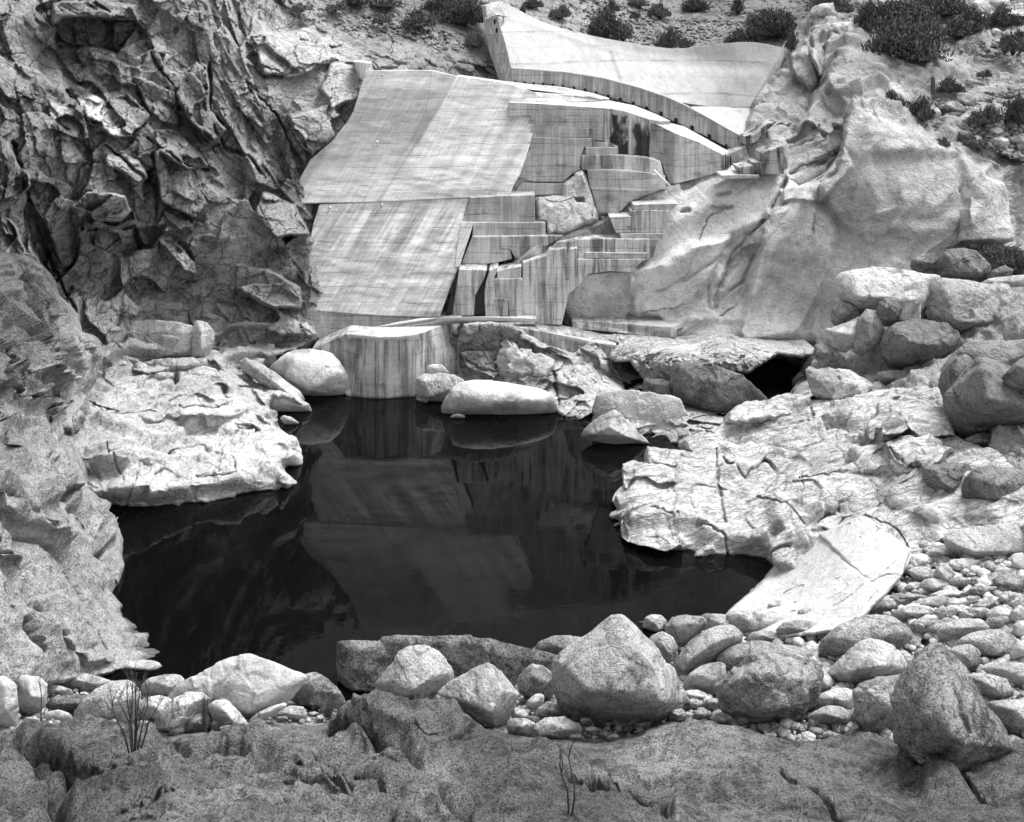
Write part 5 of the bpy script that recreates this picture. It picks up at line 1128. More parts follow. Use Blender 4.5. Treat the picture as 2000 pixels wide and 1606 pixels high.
# ================================================================ BOULDERS AND STONES
def gd(tps, u, v): return float(tps(u, v)[0])
LAND = []      # landmarks for naming the small stones: (name, u, v, half width, half height)
def bo(lab, T, out, front, ground=None, d=None, m='b_pale', p=14, sub=5, rough=.03, chip=.02, seed=None, thick=.8, cat='boulder', name='boulder', land=None, group=None, z=None):
    O = [T(*q[:2]) for q in out]; Fr = [(*T(q[0], q[1]), q[2]) for q in front]
    A = np.array(O); cc = A.mean(0); O = [tuple(cc+(np.array(q)-cc)*1.045) for q in O]
    A = np.array(O); vb = A[:, 1].max(); uc = A[:, 0].mean(); w = np.ptp(A[:, 0])
    if d is None:
        kk = .0 if z is not None and z < .1 else .13
        if z is not None: d0 = zd(vb, z)
        else: d0 = gd(ground, uc, vb-.06*np.ptp(A[:, 1]))
        d = d0+kk*w*d0/F
    o = boulder_mesh(name, O, Fr, d, p=p, sub=sub, rough=rough, chip=chip, seed=(seed if seed is not None else int(abs(A.sum())) % 9973), mat=M[m], thick=thick)
    tag(o, lab, cat, group)
    if land: LAND.append((land, uc, A[:, 1].mean(), w/2, np.ptp(A[:, 1])/2))
    return o
G = GR
# --- right foreground group
bo('big pyramid-shaped grey boulder with a slanting crack, tallest at the near shore', T8, [(415,205),(440,212),(480,250),(540,310),(600,390),(640,450),(684,545),(662,590),(560,622),(400,666),(330,640),(240,600),(195,560),(172,490),(178,440),(185,360),(250,310),(330,250),(385,212)],
   [(432,230,.35),(505,360,.75),(565,490,1.15),(570,535,1.15),(300,500,.8),(230,420,.45),(430,615,.4),(610,590,.35)], G, p=22, sub=6, m='b_mid', rough=.02, land='the pyramid boulder')
bo('low rounded rock shoulder rising behind the left side of the pyramid boulder', T8, [(60,365),(110,310),(160,288),(210,284),(280,300),(270,360),(190,420),(100,400)], [(160,320,.5),(220,340,.6)], d=None, ground=G, m='b_mid', p=10)
bo('squat grey boulder leaning against the left foot of the pyramid boulder', T8, [(22,460),(50,420),(80,398),(130,410),(180,445),(165,500),(130,548),(60,532),(25,500)], [(80,440,.7),(120,470,.8),(60,500,.5)], G, m='b_mid', p=14)
bo('flat-topped speckled rock behind the squat boulder left of the pyramid', T8, [(-15,390),(40,358),(100,373),(188,400),(184,440),(120,415),(60,412),(10,470),(-20,440)], [(60,385,.5),(120,400,.4)], G, m='b_mid', p=12)
bo('small upright stone on the shoreline right behind the pyramid boulder peak', T8, [(512,250),(520,215),(545,202),(580,205),(602,225),(598,270),(560,292),(525,290)], [(550,230,.6),(575,260,.6)], G, m='b_pale', p=12)
bo('small dark-sided stone at the water edge, first right of the pyramid peak', T8, [(480,245),(495,228),(515,225),(515,275),(500,280),(484,262)], [(500,250,.6)], G, m='b_mid', sub=4)
bo('dark split boulder with a pale top at the near shoreline', T8, [(598,255),(625,215),(680,205),(745,212),(760,240),(730,270),(690,320),(660,342),(630,320),(605,285)], [(640,240,.7),(700,235,.5),(650,300,.7)], G, m='b_mid', p=22, land='the dark split boulder')
bo('bright smooth boulder at the shoreline just right of the dark split one', T8, [(735,215),(760,200),(830,202),(885,215),(900,240),(898,290),(850,310),(790,280),(745,250)], [(800,230,.5),(860,250,.6)], G, m='b_pale', p=10)
bo('tilted oblong speckled boulder leaning up to the right beside the pyramid boulder', T8, [(628,405),(645,370),(680,330),(720,290),(760,265),(810,250),(855,250),(895,285),(885,320),(820,365),(740,425),(680,460),(645,452)], [(700,380,.8),(790,310,.9),(850,290,.6),(670,420,.5)], G, m='b_mid', p=12, sub=6, land='the tilted oblong boulder')
bo('rounded grey stone between the pyramid boulder and the tilted oblong one', T8, [(525,320),(545,285),(590,272),(625,290),(645,330),(640,370),(615,398),(590,385),(560,340)], [(590,320,.7),(610,350,.7)], G, m='b_mid', p=10)
bo('pale rounded boulder low in the gap right of the pyramid boulder', T8, [(668,480),(690,440),(740,405),(800,388),(830,400),(830,450),(810,500),(770,520),(700,510)], [(740,440,.7),(780,460,.8)], G, m='b_pale', p=10)
bo('wide low boulder with a light rounded top at the foot of the white slab', T8, [(838,205),(870,185),(950,182),(1030,195),(1060,215),(1055,245),(1000,265),(930,292),(880,280),(850,240)], [(920,215,.6),(1000,230,.5),(940,255,.7)], G, m='b_pale', p=10, land='the wide low boulder')
bo('long rounded speckled boulder behind the big central boulder', T8, [(805,400),(820,360),(870,325),(940,308),(1030,315),(1120,330),(1190,370),(1210,410),(1150,420),(1050,400),(960,400),(880,430),(825,440)], [(880,370,.7),(980,350,.7),(1100,370,.6)], G, m='b_mid', p=10, sub=6)
bo('thin dark-edged stone lying on the long speckled boulder', T8, [(905,300),(940,270),(990,263),(1050,275),(1090,300),(1120,330),(1060,320),(990,306),(930,308)], [(980,285,.5),(1040,300,.5)], G, m='b_mid', p=18)
bo('big lumpy pale boulder with a notched underside in the middle of the near bank', T8, [(795,515),(800,480),(830,455),(900,400),(960,365),(1030,352),(1110,368),(1170,400),(1195,450),(1190,500),(1155,560),(1150,590),(1120,625),(1080,645),(1020,655),(960,648),(900,620),(872,590),(868,552),(815,548)],
   [(900,450,.75),(1020,420,.85),(1120,460,.8),(1050,560,1.0),(960,580,.85),(1130,560,.6),(880,500,.6)], G, m='b_mid', p=13, sub=6, chip=.04, land='the big lumpy boulder')
bo('white smooth boulder with dark cracks behind the right side of the lumpy boulder', T8, [(1080,365),(1120,362),(1180,390),(1240,440),(1275,490),(1260,515),(1200,515),(1150,480),(1100,420)], [(1180,430,.5),(1230,480,.5)], G, m='b_white', p=10)
bo('flat-faced light boulder with crisp edges above the lumpy boulder', T8, [(1232,430),(1255,405),(1290,370),(1350,312),(1400,297),(1450,308),(1485,320),(1520,370),(1550,420),(1500,440),(1420,475),(1340,492),(1270,462)], [(1380,350,.5),(1330,420,.8),(1440,400,.9),(1300,440,.6),(1490,400,.5)], G, m='b_pale', p=26, sub=6, rough=.015, land='the flat-faced light boulder')
bo('largest long whaleback boulder with a smooth rounded top on the near right bank', T8, [(1203,325),(1220,295),(1250,268),(1290,240),(1340,218),(1400,206),(1460,208),(1510,230),(1555,270),(1572,330),(1560,365),(1490,340),(1400,345),(1320,370),(1265,388),(1220,365)], [(1290,290,.7),(1380,250,.6),(1470,270,.7),(1350,320,.9)], G, m='b_mid', p=8, sub=6, land='the whaleback boulder')
bo('leaning diamond-shaped speckled boulder, largest at lower right, standing on one corner', T8, [(1560,400),(1590,345),(1640,318),(1680,325),(1700,345),(1735,390),(1790,460),(1830,520),(1870,585),(1905,645),(1942,712),(1880,762),(1800,800),(1740,822),(1690,850),(1640,872),(1592,852),(1570,780),(1540,740),(1505,695),(1488,640),(1484,570),(1487,495),(1525,425)],
   [(1640,350,.0),(1690,420,.45),(1715,540,1.05),(1690,640,1.3),(1725,690,1.25),(1720,815,.45),(1530,560,.35),(1590,770,.4),(1860,690,.35),(1800,540,.25)], G, m='b_speck', p=60, sub=6, rough=.025, chip=.03, d=34.2, land='the leaning diamond boulder')
bo('blocky grey boulder tucked left of the leaning diamond boulder', T8, [(1328,505),(1345,485),(1380,460),(1450,448),(1515,440),(1530,500),(1510,600),(1500,640),(1400,692),(1362,660),(1345,600),(1338,550)], [(1400,500,.7),(1470,560,.8),(1400,620,.8)], G, m='b_mid', p=20, sub=6)
bo('smooth small boulder between the lumpy boulder and the blocky one', T8, [(1180,540),(1205,515),(1250,495),(1300,490),(1335,510),(1330,560),(1290,590),(1230,580),(1190,565)], [(1250,530,.7),(1300,540,.7)], G, m='b_pale', p=10)
bo('rounded rock low in front of the blocky boulder beside the lumpy one', T8, [(1160,600),(1190,575),(1240,558),(1290,565),(1325,600),(1330,640),(1290,655),(1220,640),(1175,625)], [(1230,590,.8),(1290,610,.8)], G, m='b_mid', p=10)
bo('flat thin stone lying on the foreground rock below the lumpy boulder', T8, [(1208,665),(1240,655),(1290,672),(1318,692),(1300,702),(1240,692),(1212,682)], [(1260,675,.5)], G, m='b_mid', sub=4, cat='stone')
bo('rounded stone upright behind the diamond boulder peak on its right', T8, [(1705,345),(1740,325),(1790,322),(1822,345),(1828,380),(1820,420),(1790,435),(1750,420),(1720,380)], [(1770,360,.8),(1790,390,.8)], G, m='b_mid', p=10)
bo('wide rounded dark-bottomed boulder in the far right group above the diamond boulder', T8, [(1722,330),(1760,295),(1820,270),(1890,260),(1950,280),(1982,320),(1978,360),(1940,388),(1880,390),(1820,380),(1780,330)], [(1800,300,.6),(1880,300,.7),(1900,350,.9)], G, m='b_mid', p=9, sub=6, land='the wide dark-bottomed boulder')
bo('pale broad boulder with smooth top just above the rounded upright stone', T8, [(1660,270),(1700,235),(1760,218),(1820,222),(1860,250),(1850,280),(1780,295),(1720,330),(1680,310)], [(1740,255,.6),(1800,250,.5)], G, m='b_pale', p=9)
bo('grey boulder wedged right of the diamond boulder shoulder', T8, [(1755,440),(1800,430),(1870,435),(1930,455),(1955,500),(1940,540),(1880,548),(1830,520),(1790,470)], [(1850,470,.8),(1900,500,.8)], G, m='b_mid', p=12)
bo('light smooth boulder cut by the right frame edge, upper one', T8, [(1840,415),(1870,395),(1940,388),(2010,395),(2060,430),(2060,480),(1990,500),(1930,460),(1870,440)], [(1930,420,.6),(2000,450,.6)], G, m='b_pale', p=9)
bo('low pale boulder with a black hollow beneath at the right frame edge', T8, [(1855,550),(1900,538),(1980,535),(2060,540),(2060,690),(1990,685),(1940,665),(1900,620)], [(1950,570,.7),(2010,620,.7)], G, m='b_pale', p=12)
bo('small bright stone at the right frame edge beside the wide dark-bottomed boulder', T8, [(1945,355),(1975,310),(2020,300),(2050,330),(2050,400),(1990,392),(1955,380)], [(2000,340,.6)], G, m='b_white', p=10)
bo('oval leaning stone at the foot of the white slab', T8, [(1212,165),(1225,145),(1260,125),(1310,100),(1345,98),(1370,115),(1375,150),(1350,188),(1290,192),(1240,187)], [(1280,145,.6),(1330,130,.6)], G, m='b_pale', p=10, land='the oval leaning stone')
bo('smooth round-topped stone right of the oval leaning one', T8, [(1350,190),(1370,160),(1420,142),(1480,140),(1520,160),(1515,190),(1460,210),(1400,212),(1360,205)], [(1410,165,.6),(1470,170,.6)], G, m='b_mid', p=9)
bo('low oval stone behind the whaleback boulder', T8, [(1478,215),(1500,185),(1560,165),(1620,170),(1665,195),(1650,225),(1580,232),(1520,230)], [(1550,195,.6),(1610,200,.6)], G, m='b_pale', p=9)
bo('smooth grey boulder just left of the whaleback boulder', T8, [(1036,265),(1060,235),(1110,225),(1170,228),(1212,250),(1210,290),(1150,310),(1090,300),(1050,285)], [(1100,255,.7),(1160,265,.7)], G, m='b_mid', p=9)
# --- left foreground group
bo('rounded grey boulder resting against the left rock slope at the pool corner', T7, [(28,275),(50,240),(90,215),(160,202),(240,215),(300,270),(308,312),(290,345),(250,370),(180,388),(90,360),(40,335)], [(120,250,.7),(220,260,.6),(180,330,.9),(80,300,.5)], G, m='b_mid', p=11, sub=6, land='the rounded left-corner boulder')
bo('smooth pale oval boulder on the shore right of the black pool corner', T7, [(450,335),(465,305),(500,287),(550,280),(600,283),(635,305),(655,340),(620,358),(550,368),(470,362)], [(520,310,.7),(590,320,.7)], G, m='b_pale', p=8, land='the pale oval boulder')
bo('small grey-faced shoreline boulder second right of the pool corner', T7, [(640,325),(670,300),(720,292),(770,300),(782,325),(770,350),(720,360),(670,345)], [(700,325,.7),(740,330,.7)], G, m='b_mid', p=12)
bo('round pale boulder with a shaded side next to the low pale peak', T7, [(555,385),(580,355),(640,338),(700,340),(720,365),(700,410),(660,440),(600,435),(565,420)], [(620,370,.7),(660,390,.7)], G, m='b_pale', p=9)
bo('broad bleached boulder forming a low white peak at the near shore', T7, [(650,440),(700,385),(760,345),(820,310),(900,272),(935,264),(975,262),(1010,285),(1060,312),(1120,325),(1190,342),(1160,390),(1130,430),(1090,470),(1030,500),(960,525),(900,480),(820,450),(720,470)],
   [(940,290,.3),(900,360,.6),(1000,400,.7),(800,410,.5),(1080,380,.4),(980,480,.8)], G, m='b_white', p=20, sub=6, rough=.02, thick=.6, land='the low white peak')
bo('small pointed white stone on the shore right of the low white peak', T7, [(1098,322),(1130,290),(1165,275),(1195,273),(1230,298),(1256,322),(1240,340),(1190,342),(1130,338)], [(1170,300,.5),(1210,315,.5)], G, m='b_white', p=20, sub=4)
bo('brown-shaded speckled boulder at the right foot of the low white peak', T7, [(1112,395),(1140,365),(1175,345),(1230,330),(1280,355),(1330,410),(1342,440),(1310,478),(1240,475),(1170,455),(1130,430)], [(1200,370,.6),(1260,400,.7),(1230,450,.7)], G, m='b_mid', p=14, sub=6)
bo('angular leaning slab of rock on the near bank beside the thin willow shrub', T7, [(598,545),(620,490),(680,430),(740,405),(790,412),(818,430),(800,480),(750,510),(710,560),(650,572)], [(700,460,.6),(760,440,.5),(680,540,.8)], G, m='b_pale', p=22, sub=6)
bo('wide smooth pale boulder behind the stems of the willow shrub', T7, [(290,510),(310,460),(360,410),(430,370),(500,362),(540,400),(545,450),(510,530),(420,545),(330,530)], [(400,430,.6),(470,440,.6),(410,500,.8)], G, m='b_pale', p=11, sub=6)
bo('pale boulder just right of the willow shrub stems', T7, [(540,470),(570,430),(620,418),(668,435),(665,490),(620,530),(570,530),(545,505)], [(600,460,.7),(630,490,.7)], G, m='b_pale', p=10)
bo('rounded pale boulder in front of the low white peak foot', T7, [(818,470),(840,440),(890,440),(930,480),(968,530),(960,560),(900,562),(850,530)], [(880,480,.7),(910,520,.7)], G, m='b_pale', p=9)
bo('sharp-edged light boulder below the rounded left-corner boulder', T7, [(243,385),(270,345),(330,332),(390,345),(432,360),(420,395),(350,412),(280,405)], [(310,360,.7),(370,375,.6)], G, m='b_pale', p=18)
bo('flat-topped white block at the left frame edge', T7, [(66,400),(60,350),(100,338),(150,345),(182,375),(178,440),(150,490),(110,505),(70,470)], [(110,360,.4),(120,420,.8),(160,430,.6)], G, m='b_white', p=22, land='the white left-edge block')
bo('tall narrow pale block cut by the left frame edge', T7, [(-40,350),(20,345),(62,375),(70,450),(68,540),(20,555),(-40,550)], [(20,380,.5),(20,470,.8)], G, m='b_white', p=24)
bo('dark-faced boulder with a lit top right of the white left-edge block', T7, [(180,455),(205,425),(260,415),(330,418),(352,435),(330,465),(290,500),(220,495),(190,480)], [(240,450,.8),(300,450,.8)], G, m='b_dark', p=14)
bo('small smooth white stone below the dark-faced boulder on the left', T7, [(160,515),(180,485),(225,474),(265,485),(290,510),(260,525),(200,528)], [(220,500,.6)], G, m='b_white', p=9, sub=4)
bo('pale flat rock between the white left-edge block and the corner boulder', T7, [(150,400),(170,380),(220,375),(280,395),(290,415),(240,420),(190,425),(165,420)], [(220,398,.5)], G, m='b_pale', p=12)
bo('low rounded rock in front of the leaning slab by the willow shrub', T7, [(700,560),(715,520),(760,492),(800,490),(835,520),(830,555),(780,565),(730,568)], [(760,525,.7),(800,530,.6)], G, m='b_mid', p=10)
bo('flat pale slab stone lying under the brown-shaded speckled boulder', T7, [(1035,510),(1070,480),(1130,458),(1180,462),(1200,490),(1190,515),(1120,518),(1060,518)], [(1110,485,.6),(1160,495,.6)], G, m='b_pale', p=16)
bo('long white stone tilted down to the left of that flat slab', T7, [(965,520),(1000,490),(1060,460),(1110,445),(1130,455),(1080,485),(1040,510),(990,532)], [(1040,485,.5)], G, m='b_white', p=14, sub=4)
# speckled wall of rock behind
bo('left block of the long dark-speckled rock wall at the pool edge', T7, [(1318,225),(1325,212),(1400,206),(1480,208),(1500,225),(1555,262),(1560,440),(1450,452),(1350,448),(1325,405),(1318,300)], [(1360,235,.4),(1470,240,.4),(1380,400,.7),(1500,400,.7)], G, d=46.2, m='b_speck', p=26, sub=6, thick=.5)
bo('right part of the dark-speckled rock wall, wavy-topped, behind the pointed boulders', T7, [(1490,215),(1505,192),(1550,186),(1620,200),(1690,204),(1760,196),(1835,190),(1900,202),(1990,218),(2080,246),(2150,262),(2190,270),(2210,340),(2190,440),(2000,470),(1800,470),(1560,450),(1540,300)], [(1560,210,.3),(1840,215,.3),(2100,285,.3),(1700,400,.5),(2000,400,.5),(1560,400,.4)], G, d=46.2, m='b_speck', p=24, sub=6, thick=.45, rough=.02, land='the speckled rock wall')
bo('dome-shaped light boulder standing in front of the speckled rock wall', T7, [(1468,375),(1490,345),(1525,315),(1560,255),(1600,232),(1650,228),(1700,242),(1740,285),(1765,325),(1770,355),(1725,410),(1640,448),(1540,445),(1495,420)], [(1560,310,.5),(1640,270,.4),(1680,350,.8),(1600,400,.9),(1530,360,.5)], G, m='b_pale', p=13, sub=6, land='the dome-shaped boulder')
bo('pointed angular boulder balanced in front of the speckled rock wall', T7, [(1712,408),(1750,370),(1800,340),(1850,315),(1905,287),(1935,305),(1965,335),(2000,375),(2025,410),(2010,460),(1975,510),(1942,556),(1900,550),(1850,520),(1800,465),(1750,430)], [(1890,320,.2),(1870,390,.6),(1960,400,.8),(1920,480,1.0),(1850,440,.7)], G, m='b_pale', p=28, sub=6, rough=.015, land='the pointed boulder')
bo('broken light rock low between the pointed boulder and the pyramid boulder', T8, [(70,690),(85,640),(130,605),(200,602),(260,625),(272,650),(240,690),(170,700),(110,698)], [(150,630,.6),(220,650,.7),(120,670,.7)], G, m='b_pale', p=24)
bo('rounded stone above the broken light rock at the pyramid boulder foot', T8, [(90,600),(100,570),(140,549),(185,555),(210,590),(205,615),(150,610),(110,612)], [(140,575,.7),(175,585,.7)], G, m='b_pale', p=9)
bo('small angular white stone left of the rounded one at the pyramid foot', T8, [(48,570),(60,540),(90,512),(122,512),(125,545),(100,580),(65,582)], [(90,545,.7)], G, m='b_white', p=22, sub=4)
bo('pale flat stone on the crest of the foreground rock, left of the broken rock', T8, [(-20,640),(0,610),(45,605),(90,625),(80,680),(20,690),(-15,675)], [(30,640,.7)], G, m='b_pale', p=14)
# --- right bank
bo('huge round dark-faced boulder with a light top stacked on the right bank', T6, [(1385,200),(1388,150),(1420,92),(1460,66),(1500,58),(1580,66),(1660,72),(1700,105),(1726,160),(1715,200),(1690,245),(1640,285),(1560,286),(1480,275),(1420,252)], [(1450,110,.5),(1570,105,.45),(1500,150,1.1),(1570,250,.35),(1450,235,.4),(1650,150,.7),(1600,170,1.1)], d=76, m='b_grey', p=16, sub=6, land='the huge round boulder')
bo('rounded dark boulder rising behind the massive faceted block at the right frame edge', T6, [(1655,385),(1640,340),(1645,280),(1690,210),(1750,165),(1850,152),(1950,148),(2100,140),(2100,260),(2000,300),(1900,300),(1780,380),(1700,410)], [(1700,240,.6),(1800,190,.5),(1720,330,.9),(1900,240,.7),(2000,210,.6)], d=63, m='b_grey', p=14, sub=6)
bo('massive faceted block with a black underside, biggest on the right bank', T6, [(1652,388),(1690,340),(1755,275),(1795,232),(1835,228),(1900,300),(1960,340),(2100,330),(2110,545),(2000,556),(1900,552),(1820,560),(1758,570),(1705,530),(1668,470)],
   [(1815,262,1.0),(1850,405,1.6),(2000,440,1.4),(1745,400,.85),(1930,390,1.45),(1765,530,.1),(1900,540,.1)], d=60.5, m='b_grey', p=60, sub=6, rough=.018, land='the massive faceted block')
bo('wedge of rock leaning into the right frame edge against the massive faceted block', T6, [(1905,305),(1960,240),(2060,190),(2110,180),(2110,370),(2000,372),(1930,350)], [(1990,260,.6),(2040,330,.9)], d=57.5, m='b_grey', p=40, sub=6, thick=.6)
bo('cracked pale boulder below the flat ledge at the cave mouth', T6, [(1058,290),(1080,270),(1150,262),(1230,272),(1300,305),(1350,345),(1320,390),(1300,420),(1230,442),(1180,430),(1120,400),(1075,362)], [(1110,320,.7),(1250,330,.8),(1180,400,.9),(1290,380,.7)], z=3.0, m='b_pale', p=16, sub=6, chip=.04, land='the cracked cave-mouth boulder')
bo('flat grey boulder lying under the huge round boulder', T6, [(1355,310),(1370,285),(1430,276),(1530,282),(1630,300),(1640,325),(1600,350),(1500,360),(1400,350),(1365,335)], [(1440,310,.6),(1560,320,.6)], d=75, m='b_grey', p=12, sub=6)
bo('low layered rock above the cracked cave-mouth boulder', T6, [(1072,262),(1085,232),(1150,225),(1260,228),(1345,250),(1362,300),(1300,300),(1230,275),(1140,264)], [(1150,245,.5),(1280,262,.5)], d=79, m='b_pale', p=18)
bo('low white pyramid stone standing in the pool at the far shore', T6, [(78,562),(95,535),(120,508),(170,475),(222,449),(250,470),(300,520),(350,570),(372,594),(280,596),(190,595),(120,575)], [(215,470,.1),(200,520,.7),(270,560,.7),(140,550,.5)], d=72.2, m='b_white', p=26, sub=6, rough=.018, land='the white pool pyramid')
bo('broad pale block of rock behind the white pool pyramid', T6, [(122,520),(135,440),(150,385),(190,372),(300,366),(420,380),(500,400),(530,470),(512,592),(400,598),(250,580),(150,560)], [(180,400,.3),(420,420,.4),(300,540,.6),(460,540,.6)], d=75.2, m='b_pale', p=24, sub=6, thick=.35)
bo('dark leaning slab rock propping up the undercut bench', T6, [(476,250),(500,240),(580,252),(700,275),(780,300),(830,350),(882,402),(840,415),(760,435),(712,472),(640,460),(540,430),(480,400),(478,330)], [(560,300,.5),(700,330,.5),(640,420,.7),(560,380,.6)], z=1.4, d=77.5, m='b_dark', p=24, sub=6, thick=.5, land='the dark leaning slab')
bo('small dark squared block left of the dark leaning slab', T6, [(346,384),(346,330),(355,310),(400,312),(470,322),(482,340),(480,388),(420,390)], [(370,330,.5),(450,340,.5),(410,375,.7)], d=78, m='b_dark', p=30, sub=5)
bo('wide grey boulder beneath the massive faceted block', T6, [(1730,610),(1745,575),(1800,552),(1900,550),(2060,550),(2070,640),(1980,640),(1880,628),(1800,622)], [(1820,580,.6),(1960,590,.6)], G, m='b_grey', p=14, sub=6)
bo('dark-sided grey rock wedged left under the wide grey boulder', T6, [(1685,680),(1690,640),(1720,620),(1800,610),(1870,615),(1880,650),(1830,690),(1760,692)], [(1740,640,.7),(1810,650,.7)], G, m='b_grey', p=16)
bo('dark rounded rock at the frame edge under the wide grey boulder', T6, [(1800,680),(1840,650),(1920,630),(2060,615),(2060,700),(2000,715),(1900,695)], [(1900,660,.7),(1990,670,.7)], G, m='b_dark', p=12)
bo('cube-like dark-faced boulder with a lit top on the right bank', T6, [(1564,740),(1566,700),(1620,686),(1700,680),(1755,682),(1775,715),(1745,770),(1738,830),(1735,862),(1680,868),(1630,842),(1600,800)], [(1610,710,.5),(1720,700,.4),(1690,790,1.0),(1640,760,.8)], G, m='b_grey', p=24, sub=6, land='the cube-like boulder')
bo('faceted boulder with one black side right of the cube-like boulder', T6, [(1733,800),(1745,745),(1775,712),(1850,688),(1930,702),(2010,722),(2070,760),(2070,910),(1900,922),(1820,905),(1770,870),(1738,840)], [(1800,740,.5),(1900,730,.4),(1870,830,1.0),(1990,800,.5),(1890,760,.9)], G, m='b_grey', p=26, sub=6)
bo('long flat-topped slab boulder jutting in from the right frame edge', T6, [(1656,1005),(1690,975),(1760,960),(1900,945),(2060,925),(2080,1050),(1960,1085),(1880,1108),(1800,1115),(1720,1082),(1670,1048)], [(1720,985,.2),(1950,960,.2),(1780,1060,.9),(1920,1060,.8),(1700,1030,.6)], G, m='b_pale', p=22, sub=6, rough=.015, land='the long flat-topped slab boulder')
bo('overhanging pale-topped boulder leaning out at the top of the right bank', T3, [(766,1250),(790,1225),(850,1208),(960,1204),(1050,1212),(1130,1222),(1210,1240),(1220,1290),(1180,1400),(1140,1440),(1060,1420),(1000,1370),(940,1380),(865,1410),(800,1350),(770,1300)], [(830,1235,.4),(960,1235,.3),(1120,1260,.4),(860,1330,.9),(1000,1330,.9),(1120,1370,.6)], d=79.5, m='b_pale', p=20, sub=6, land='the overhanging boulder')
bo('broad pitted boulder right of the overhanging one, cut by the frame edge', T3, [(1170,1380),(1190,1280),(1240,1250),(1340,1268),(1450,1278),(1640,1300),(1650,1530),(1500,1545),(1350,1542),(1270,1480),(1190,1450)], [(1250,1290,.3),(1450,1310,.3),(1300,1440,.7),(1500,1440,.7)], d=79, m='b_mid', p=16, sub=6, land='the broad pitted boulder')
bo('square-cut light block of old concrete between the overhanging and the huge round boulder', T3, [(1005,1440),(1010,1340),(1060,1318),(1110,1302),(1140,1330),(1142,1438)], [(1050,1350,.6),(1120,1345,.6),(1050,1430,.6)], d=77.6, m='conc_step', p=40, sub=5, cat='concrete block', name='concrete_block')
bo('black angular rock chunk perched in front of the light concrete block', T3, [(946,1400),(955,1355),(985,1340),(1040,1345),(1056,1380),(1055,1430),(1010,1462),(970,1458)], [(990,1380,.8),(1030,1400,.8)], d=76.8, m='b_dark', p=26)
bo('pale spotted boulder at the top left of the right bank stack', T3, [(1094,1195),(1105,1165),(1150,1140),(1200,1138),(1228,1160),(1226,1225),(1180,1235),(1115,1215)], [(1140,1170,.6),(1190,1180,.6)], d=82, m='b_speck', p=12)
bo('large angular grey boulder topmost in the right bank stack', T3, [(1225,1240),(1228,1160),(1250,1125),(1320,1115),(1390,1125),(1450,1190),(1460,1240),(1410,1268),(1330,1262),(1260,1248)], [(1270,1150,.5),(1350,1160,.6),(1400,1220,.8),(1300,1220,.8)], d=81, m='b_grey', p=24, sub=6)
bo('small grey rock right of the topmost angular boulder', T3, [(1440,1250),(1460,1215),(1520,1190),(1560,1210),(1540,1245),(1480,1258)], [(1500,1225,.7)], d=80, m='b_dark', p=20)
bo('low pale rock at the right frame edge under the dark brush', T3, [(1410,1272),(1450,1250),(1540,1238),(1640,1230),(1640,1310),(1540,1290),(1460,1282)], [(1500,1262,.5),(1580,1262,.5)], d=79.2, m='b_pale', p=10)
bo('blocky light rock left under the overhanging boulder', T3, [(742,1440),(745,1390),(790,1350),(860,1385),(870,1410),(800,1440),(770,1468)], [(790,1400,.6)], d=79, m='b_mid', p=26)
bo('pale faceted rock low at the left foot of the overhanging boulder', T3, [(718,1520),(720,1480),(780,1455),(850,1440),(870,1480),(866,1550),(800,1580),(740,1565)], [(770,1490,.7),(830,1500,.7)], d=77.5, m='b_pale', p=22)
bo('dark gap-side rock between the pale faceted rock and the huge round boulder', T3, [(860,1430),(900,1390),(945,1400),(975,1470),(960,1540),(880,1590),(840,1570),(868,1500)], [(910,1450,.7),(910,1530,.7)], d=77, m='b_mid', p=22)
bo('dark jagged rock at the right end of the flat bench', T3, [(664,1590),(668,1550),(700,1530),(725,1545),(760,1575),(800,1600),(780,1640),(700,1650)], [(710,1580,.8)], d=77.5, m='b_mid', p=28)
# --- far shore and left bank
bo('big smooth white boulder at the left foot of the concrete pier', T4, [(70,432),(95,410),(130,372),(175,345),(225,334),(280,340),(350,352),(400,395),(440,450),(453,500),(450,545),(400,560),(320,572),(230,566),(165,520),(110,470)], [(180,380,.5),(270,380,.5),(380,440,.7),(300,510,.9),(180,470,.6)], z=-.25, m='b_white', p=9, sub=6, rough=.02, land='the smooth white pier boulder')
bo('long egg-shaped white boulder lying in the pool before the far shore', T4, [(908,632),(925,590),(950,545),(985,508),(1040,490),(1120,485),(1200,500),(1300,515),(1390,530),(1440,565),(1458,610),(1455,650),(1380,664),(1250,662),(1120,650),(1000,660),(930,660)], [(990,550,.7),(1100,530,.5),(1250,560,.8),(1380,580,.6),(1180,600,.9),(1000,620,.5)], z=-.3, m='b_white', p=7, sub=6, rough=.018, land='the egg-shaped boulder')
bo('tiny flat white stone breaking the water in front of the egg-shaped boulder', T4, [(940,664),(960,652),(985,645),(1010,650),(1028,662),(1000,671),(965,671)], [(985,655,.5)], z=-.03, m='b_white', p=14, sub=4, cat='stone')
bo('small upright round stone wedged between the white pier boulder and the pier', T4, [(455,520),(460,500),(472,495),(482,512),(484,540),(474,556),(458,550)], [(470,525,.6)], z=-.05, m='b_pale', p=9, sub=4, cat='stone')
bo('thick pale shore rock right of the pier corner', T4, [(783,540),(785,475),(830,455),(900,448),(960,455),(1020,490),(1000,520),(960,545),(930,590),(850,588),(800,575)], [(830,490,.5),(920,480,.4),(850,560,.7),(920,540,.6)], z=-.05, m='b_pale', p=22, sub=6)
bo('light slab resting on the thick shore rock right of the pier corner', T4, [(828,440),(835,412),(870,404),(905,406),(930,430),(945,448),(900,452),(850,455)], [(870,425,.5)], d=81.5, m='b_white', p=18, sub=4)
